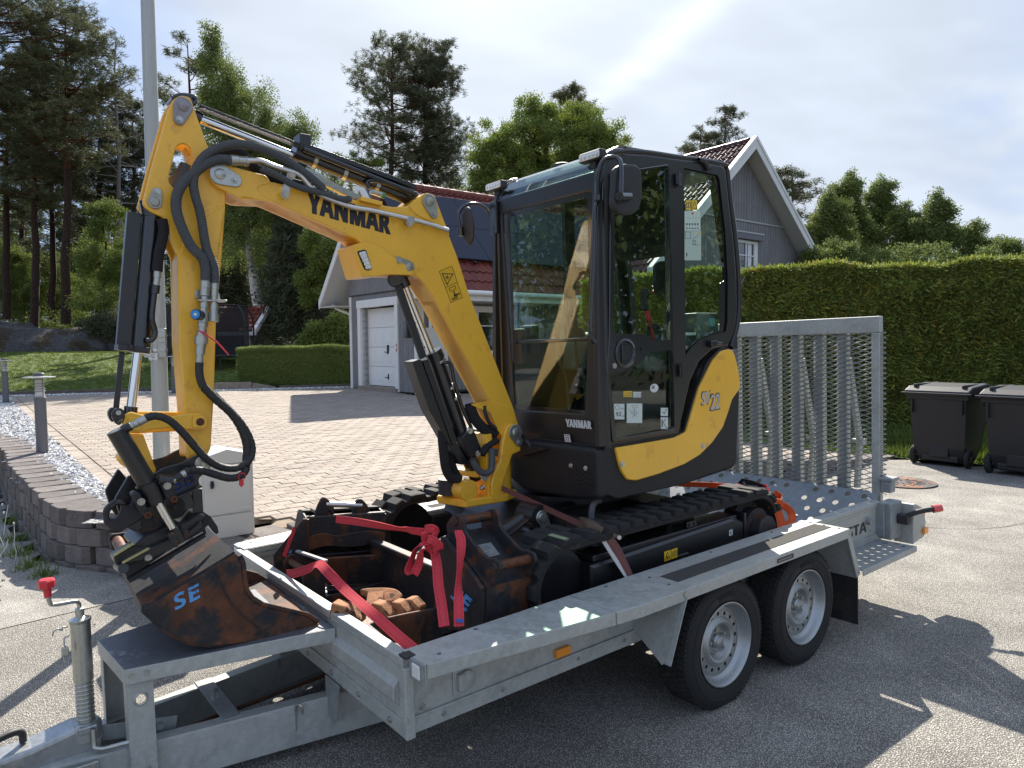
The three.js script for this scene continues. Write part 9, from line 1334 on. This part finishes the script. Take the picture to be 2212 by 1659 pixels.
// ---- trenching bucket with two rusty pins beside the near track
{
const L1 = sd(kF, 430, 535, 3.0), F = frame(L1, camV(0.66, -0.76, 0.55).toArray(), camV(0.72, 0.64, 0.0).toArray()); // u along the ears, n out of the near plate
const a = camV(0.72, 0.0, -0.69), d0 = camV(0.52, -0.64, 0.57), d = d0.addScaledVector(a, -d0.dot(a)).normalize(), e = a.clone().negate().cross(d);      // near plate: normal -a
const G = frame(L1, d.toArray(), e.toArray()), t = thing('trenching_bucket', 'narrow black trenching bucket with two rusty pins tied by red straps', 'bucket', [L1[0], FLOOR, L1[2]]);
const sgn = G.n.dot(a) > 0 ? 1 : -1, Wb = 0.285, body = G.uv(kF, [[355, 660], [385, 655], [470, 740], [745, 1125], [740, 1178], [735, 1438], [690, 1480], [430, 1480], [280, 1370], [300, 1250], [345, 1010]]);
const Z = (x0, x1) => [Math.min(sgn * x0, sgn * x1), Math.max(sgn * x0, sgn * x1)];
part(t, 'side_plate', G.put(ext(body, ...Z(0, 0.012), { bevel: 0.002 })), M.rusty); part(t, 'side_plate', G.put(ext(body, ...Z(Wb - 0.012, Wb), { bevel: 0.002 })), M.rusty);
const path = G.uv(kF, [[385, 655], [470, 740], [745, 1125], [740, 1178], [735, 1438], [690, 1480]]); part(t, 'shell', G.put(ext(strip(path, 0.010), ...Z(0.01, Wb - 0.01), { bevel: 0 })), M.rusty);
const ear = roundPts(G.uv(kF, [[350, 560], [395, 490], [440, 466], [480, 472], [505, 520], [515, 620], [560, 690], [700, 850], [770, 865], [820, 890], [838, 960], [800, 1020], [775, 1110], [745, 1110], [480, 750], [360, 650]]), 0.012);
part(t, 'pin_ear', G.put(ext(ear, ...Z(0.035, 0.052), { bevel: 0.003 })), M.rusty); part(t, 'pin_ear', G.put(ext(ear, ...Z(Wb - 0.052, Wb - 0.035), { bevel: 0.003 })), M.rusty);
const pins = G.uv(kF, [[430, 535], [775, 940]]); for (const p of pins) { part(t, 'mounting_pin', G.put(cyl([p[0], p[1], sgn * 0.05], [p[0], p[1], sgn * (Wb - 0.05)], 0.0205)), M.rustPin); part(t, 'pin_weld', G.put(cyl([p[0], p[1], sgn * 0.034], [p[0], p[1], sgn * 0.028], 0.019, 0.016)), M.rusty); }
part(t, 'weld_bar', [G.put(ext(G.uv(kF, [[385, 660], [420, 660], [755, 1110], [745, 1140]]), ...Z(-0.015, 0.004), { bevel: 0.003 }))], M.rusty);
{ const q = G.uv(kF, [[540, 1340], [640, 1205], [460, 1165]]), ax = [q[1][0] - q[0][0], q[1][1] - q[0][1], 0], ay = [q[2][0] - q[0][0], q[2][1] - q[0][1], 0]; const o = G.pt(q[2][0], q[2][1], -sgn * 0.0005); const Wx = G.u.clone().multiplyScalar(0), s0 = G.uv(kF, [[455, 1190], [590, 1320], [510, 1090]]); part(t, 'lettering', (() => { const X = G.u.clone().multiplyScalar(s0[1][0] - s0[0][0]).addScaledVector(G.w, s0[1][1] - s0[0][1]), Y = G.u.clone().multiplyScalar(s0[2][0] - s0[0][0]).addScaledVector(G.w, s0[2][1] - s0[0][1]); return letters('SE', G.pt(s0[0][0], s0[0][1], 0), X.toArray(), Y.toArray(), 0.008); })(), M.paleBlue); }
{ const c = G.uv(kF, [[470, 740], [745, 1125]]), f = (s, z) => G.pt(mix(c[0][0], c[1][0], s), mix(c[0][1], c[1][1], s), sgn * z); const lift = e.clone().multiplyScalar(0.003); const r = (p) => V(...p).addScaledVector(camV(0.2, 0.8, 0.6), 0.012).toArray(); part(t, 'identity_plate', quad(r(f(0.12, 0.09)), r(f(0.12, 0.19)), r(f(0.42, 0.19)), r(f(0.42, 0.09))), print(96, 128, (x, w, h) => { x.fillStyle = '#8d8f8e'; x.fillRect(0, 0, w, h); x.fillStyle = '#3d3f40'; for (let i = 0; i < 8; i++) x.fillRect(10, 12 + i * 14, 20 + hash(i, 1, 5) * 50, 4); }, { mat: { metalness: 0.4 } })); }
}
// ---- lashing straps
const webbing = (t, name, pts, dirs, w, m) => part(t, name, band(pts, dirs.map((d) => camV(...d).toArray()), w, 0.003, 60), m);
{
const P = (k, x, y, D) => sd(k, x, y, D), t = thing('lashing_strap', 'red lashing strap knotted over the trenching bucket, its loop hanging', 'strap', P(kF, 270, 640, 2.95));
webbing(t, 'webbing', [P(kI, 880, 578, 3.5), P(kI, 1060, 600, 3.4), P(kI, 1260, 632, 3.25), P(kI, 1560, 682, 3.05), P(kF, 120, 605, 2.97), P(kF, 230, 618, 2.95)], [[0.2, 1, 0], [0.15, 1, 0.1], [0.1, 0.9, 0.5], [0.1, 0.5, 1], [0, 0.8, 0.5], [0, 1, 0.2]], 0.036, M.redWeb);
webbing(t, 'webbing', [P(kF, 300, 760, 2.93), P(kF, 325, 900, 2.91), P(kF, 340, 1080, 2.87), P(kF, 370, 1280, 2.8), P(kF, 392, 1450, 2.72)], [[1, 0, -0.8], [1, 0, -0.4], [1, 0, 0], [1, 0.1, 0], [1, 0.1, 0]], 0.042, M.redWeb);
webbing(t, 'webbing', [P(kF, 515, 600, 2.93), P(kF, 540, 690, 2.91), P(kF, 530, 900, 2.87), P(kF, 518, 1080, 2.83), P(kF, 520, 1280, 2.77), P(kF, 522, 1450, 2.7)], [[0.6, 0.3, -0.9], [1, 0.1, -0.4], [0.6, 0, -1], [0.6, 0, -1], [1, 0, 0], [1, 0, 0]], 0.040, M.redWeb);
webbing(t, 'hanging_loop', [P(kF, 260, 700, 2.93), P(kF, 160, 740, 2.92), P(kF, 110, 840, 2.92), P(kF, 75, 960, 2.92), P(kF, 120, 985, 2.9), P(kF, 165, 900, 2.9), P(kF, 190, 800, 2.9), P(kF, 240, 755, 2.92)], [[0.3, 0.6, -0.8], [0.5, 0.3, -1], [0.7, 0.1, -1], [1, 0, -0.6], [1, 0, 0.1], [1, 0.1, -0.5], [0.8, 0.1, -1], [0.4, 0.4, -1]], 0.036, M.redWeb);
part(t, 'knot', [band([P(kF, 225, 640, 2.95), P(kF, 235, 590, 2.92), P(kF, 300, 590, 2.9), P(kF, 320, 650, 2.92), P(kF, 290, 700, 2.94), P(kF, 230, 680, 2.93), P(kF, 225, 620, 2.92)], Array(7).fill(camV(0.2, 0.9, 0.3).toArray()), 0.035, 0.008, 50), band([P(kF, 250, 670, 2.91), P(kF, 300, 690, 2.89), P(kF, 345, 740, 2.9), P(kF, 320, 790, 2.92), P(kF, 260, 750, 2.93), P(kF, 250, 690, 2.92)], Array(6).fill(camV(0.6, 0.7, 0.3).toArray()), 0.036, 0.008, 50)], M.redWeb);
part(t, 'blue_tag', quad(P(kF, 490, 1385, 2.715), P(kF, 555, 1382, 2.715), P(kF, 568, 1420, 2.705), P(kF, 500, 1410, 2.705)), std({ color: lin(0.03, 0.09, 0.32), roughness: 0.7 }));
}
{
const P = (k, x, y, D) => sd(k, x, y, D), t = thing('lashing_strap', 'red lashing strap running from the wide bucket ear to the front corner', 'strap', P(kJ, 720, 210, 3.1));
webbing(t, 'webbing', [P(kI, 380, 1140, 3.38), P(kI, 460, 1130, 3.3), P(kI, 620, 1075, 3.2), P(kI, 700, 1035, 3.16), P(kJ, 800, 268, 3.05), P(kJ, 940, 410, 2.95), P(kJ, 1060, 515, 2.87), P(kJ, 1200, 635, 2.77), P(kJ, 1340, 760, 2.64), P(kJ, 1480, 880, 2.52)], [[0.1, 1, 0.3], [0.3, 1, 0.1], [0.4, 0.9, 0], [0.6, 0.6, -0.3], [0.7, 0.7, 0], [0.8, 0.5, -0.5], [0.7, 0.5, -0.7], [0.8, 0.7, 0], [0.7, 0.7, 0], [0.6, 0.6, -0.2]], 0.042, M.redWeb);
webbing(t, 'webbing', [P(kI, 455, 670, 3.5), P(kI, 410, 790, 3.46), P(kI, 350, 960, 3.42)], [[0.2, 0, -1], [0.25, 0, -1], [0.3, 0, -1]], 0.03, M.redWeb);
webbing(t, 'webbing', [P(kI, 225, 1030, 3.62), P(kI, 180, 1080, 3.6), P(kI, 150, 1130, 3.58)], [[0.6, 0.8, 0.2], [0.6, 0.8, 0], [0.6, 0.8, 0]], 0.04, M.redWeb);
}
function ratchet(t, F, L, m1, m2) {       // F: frame whose u runs along the handle and n is its width
part(t, 'ratchet', [F.put(ext(roundPts([[-0.02, -0.02], [0.06, -0.025], [L, 0.0], [L, 0.014], [0.05, 0.03], [-0.02, 0.028]], 0.008), 0.022, 0.027, { bevel: 0.001 })), F.put(ext(roundPts([[-0.02, -0.02], [0.06, -0.025], [L, 0.0], [L, 0.014], [0.05, 0.03], [-0.02, 0.028]], 0.008), -0.027, -0.022, { bevel: 0.001 })), F.put(cyl([0.0, 0.004, -0.032], [0.0, 0.004, 0.032], 0.012)), F.put(cyl([0.0, 0.004, 0.028], [0.0, 0.004, 0.034], 0.022, 0.022, 14)), F.put(ext(roundPts([[0.03, 0.0], [L * 0.6, 0.004], [L * 0.6, 0.008], [0.03, 0.006]], 0.002), -0.02, 0.02, { bevel: 0.001 }))], m1);
part(t, 'ratchet_handle', F.put(cyl([L, 0.007, -0.036], [L, 0.007, 0.036], 0.010, 0.010, 14)), m2);
}
{
const t = thing('ratchet_strap', 'faded pinkish ratchet strap from the swing post down to the near rail', 'strap', pz(kF, 1600, 540, -2.42));
const a = pz(kB, 1000, 1110, -2.94), b = pz(kF, 1600, 550, -2.40);
webbing(t, 'webbing', [a, [0, 1, 2].map((i) => mix(a[i], b[i], 0.5)), b], [[0.3, 1, 0.3], [0.3, 1, 0.3], [0.3, 1, 0.3]], 0.028, M.oldWeb);
webbing(t, 'webbing', [pz(kB, 605, 1115, -3.2), pz(kB, 540, 1170, -3.35), pz(kB, 470, 1232, -3.5)], [[0.4, 0.6, 0], [0.4, 0.6, 0], [0.4, 0.6, 0]], 0.026, M.oldWeb);
const F = frame(pz(kF, 1615, 550, -2.39), V(...pz(kF, 1900, 650, -2.30)).sub(V(...pz(kF, 1615, 550, -2.39))).toArray(), [0, 1, 0]); ratchet(t, F, 0.175, std({ map: scuff([0.42, 0.36, 0.31], [0.3, 0.22, 0.18], 0.1, 8, 341), roughness: 0.6, metalness: 0.3 }), M.steel);
webbing(t, 'webbing', [pz(kF, 1830, 660, -2.30), pz(kF, 1900, 740, -2.27), pz(kF, 1960, 850, -2.245), pz(kF, 2045, 1010, -2.22)], [[1, 0.1, -0.3], [1, 0.2, 0], [0.8, 0.3, -0.4], [0.5, 0.3, -0.8]], 0.040, M.oldWeb);
webbing(t, 'frayed_webbing', [pz(kF, 1775, 650, -2.31), pz(kF, 1830, 740, -2.28), pz(kF, 1900, 850, -2.25), pz(kF, 2008, 1015, -2.22)], [[0.6, 0.3, -0.8], [0.5, 0.3, -0.8], [0.5, 0.3, -0.8], [0.5, 0.3, -0.8]], 0.028, M.whiteWeb);
}
{
const t = thing('ratchet_strap', 'orange ratchet strap with red handle over the rear of the track', 'strap', pz(kG, 1270, 440, -2.5));
webbing(t, 'webbing', [pz(kG, 690, 412, -2.95), pz(kG, 950, 420, -2.75), pz(kG, 1250, 440, -2.53)], [[0.1, 1, 0.3], [0.1, 1, 0.3], [0.1, 1, 0.3]], 0.034, M.orangeWeb);
webbing(t, 'webbing', [pz(kG, 930, 505, -2.8), pz(kG, 1120, 450, -2.6), pz(kG, 1300, 460, -2.5), pz(kG, 1400, 480, -2.46)], [[0.1, 0.3, 1], [0.1, 0.5, 1], [0.1, 0.5, 1], [0.1, 0.5, 1]], 0.036, M.orangeWeb);
const F = frame(pz(kG, 1270, 420, -2.46), V(...pz(kG, 1530, 480, -2.38)).sub(V(...pz(kG, 1270, 420, -2.46))).toArray(), camV(0.1, 0.75, 0.65).toArray()); ratchet(t, F, 0.165, M.blackGloss, M.redPlastic);
webbing(t, 'webbing', [pz(kG, 1420, 475, -2.43), pz(kG, 1490, 530, -2.37), pz(kG, 1550, 610, -2.31), pz(kG, 1590, 700, -2.26), pz(kG, 1610, 800, -2.22)], [[0.8, 0.5, 0.3], [0.8, 0.5, 0], [1, 0.3, -0.3], [1, 0.2, 0], [1, 0.2, 0]], 0.046, M.orangeWeb);
webbing(t, 'loose_end', [pz(kG, 1540, 490, -2.36), pz(kG, 1590, 530, -2.33), pz(kG, 1570, 590, -2.30), pz(kG, 1620, 600, -2.29), pz(kG, 1680, 650, -2.26), pz(kG, 1700, 720, -2.23), pz(kG, 1650, 780, -2.215)], [[0.3, 0.9, 0.3], [0.4, 0.8, 0.4], [0.5, 0.5, 0.6], [0.5, 0.7, 0.4], [0.8, 0.3, 0.4], [1, 0.1, 0], [1, 0.2, 0]], 0.044, M.orangeWeb);
part(t, 'knot', [band([pz(kG, 1500, 590, -2.32), pz(kG, 1540, 560, -2.29), pz(kG, 1600, 580, -2.28), pz(kG, 1600, 625, -2.29), pz(kG, 1540, 635, -2.31), pz(kG, 1505, 600, -2.31)], Array(6).fill(camV(0.3, 0.9, 0.3).toArray()), 0.03, 0.008, 40)], M.orangeWeb);
}
renderer.render(scene, camera);
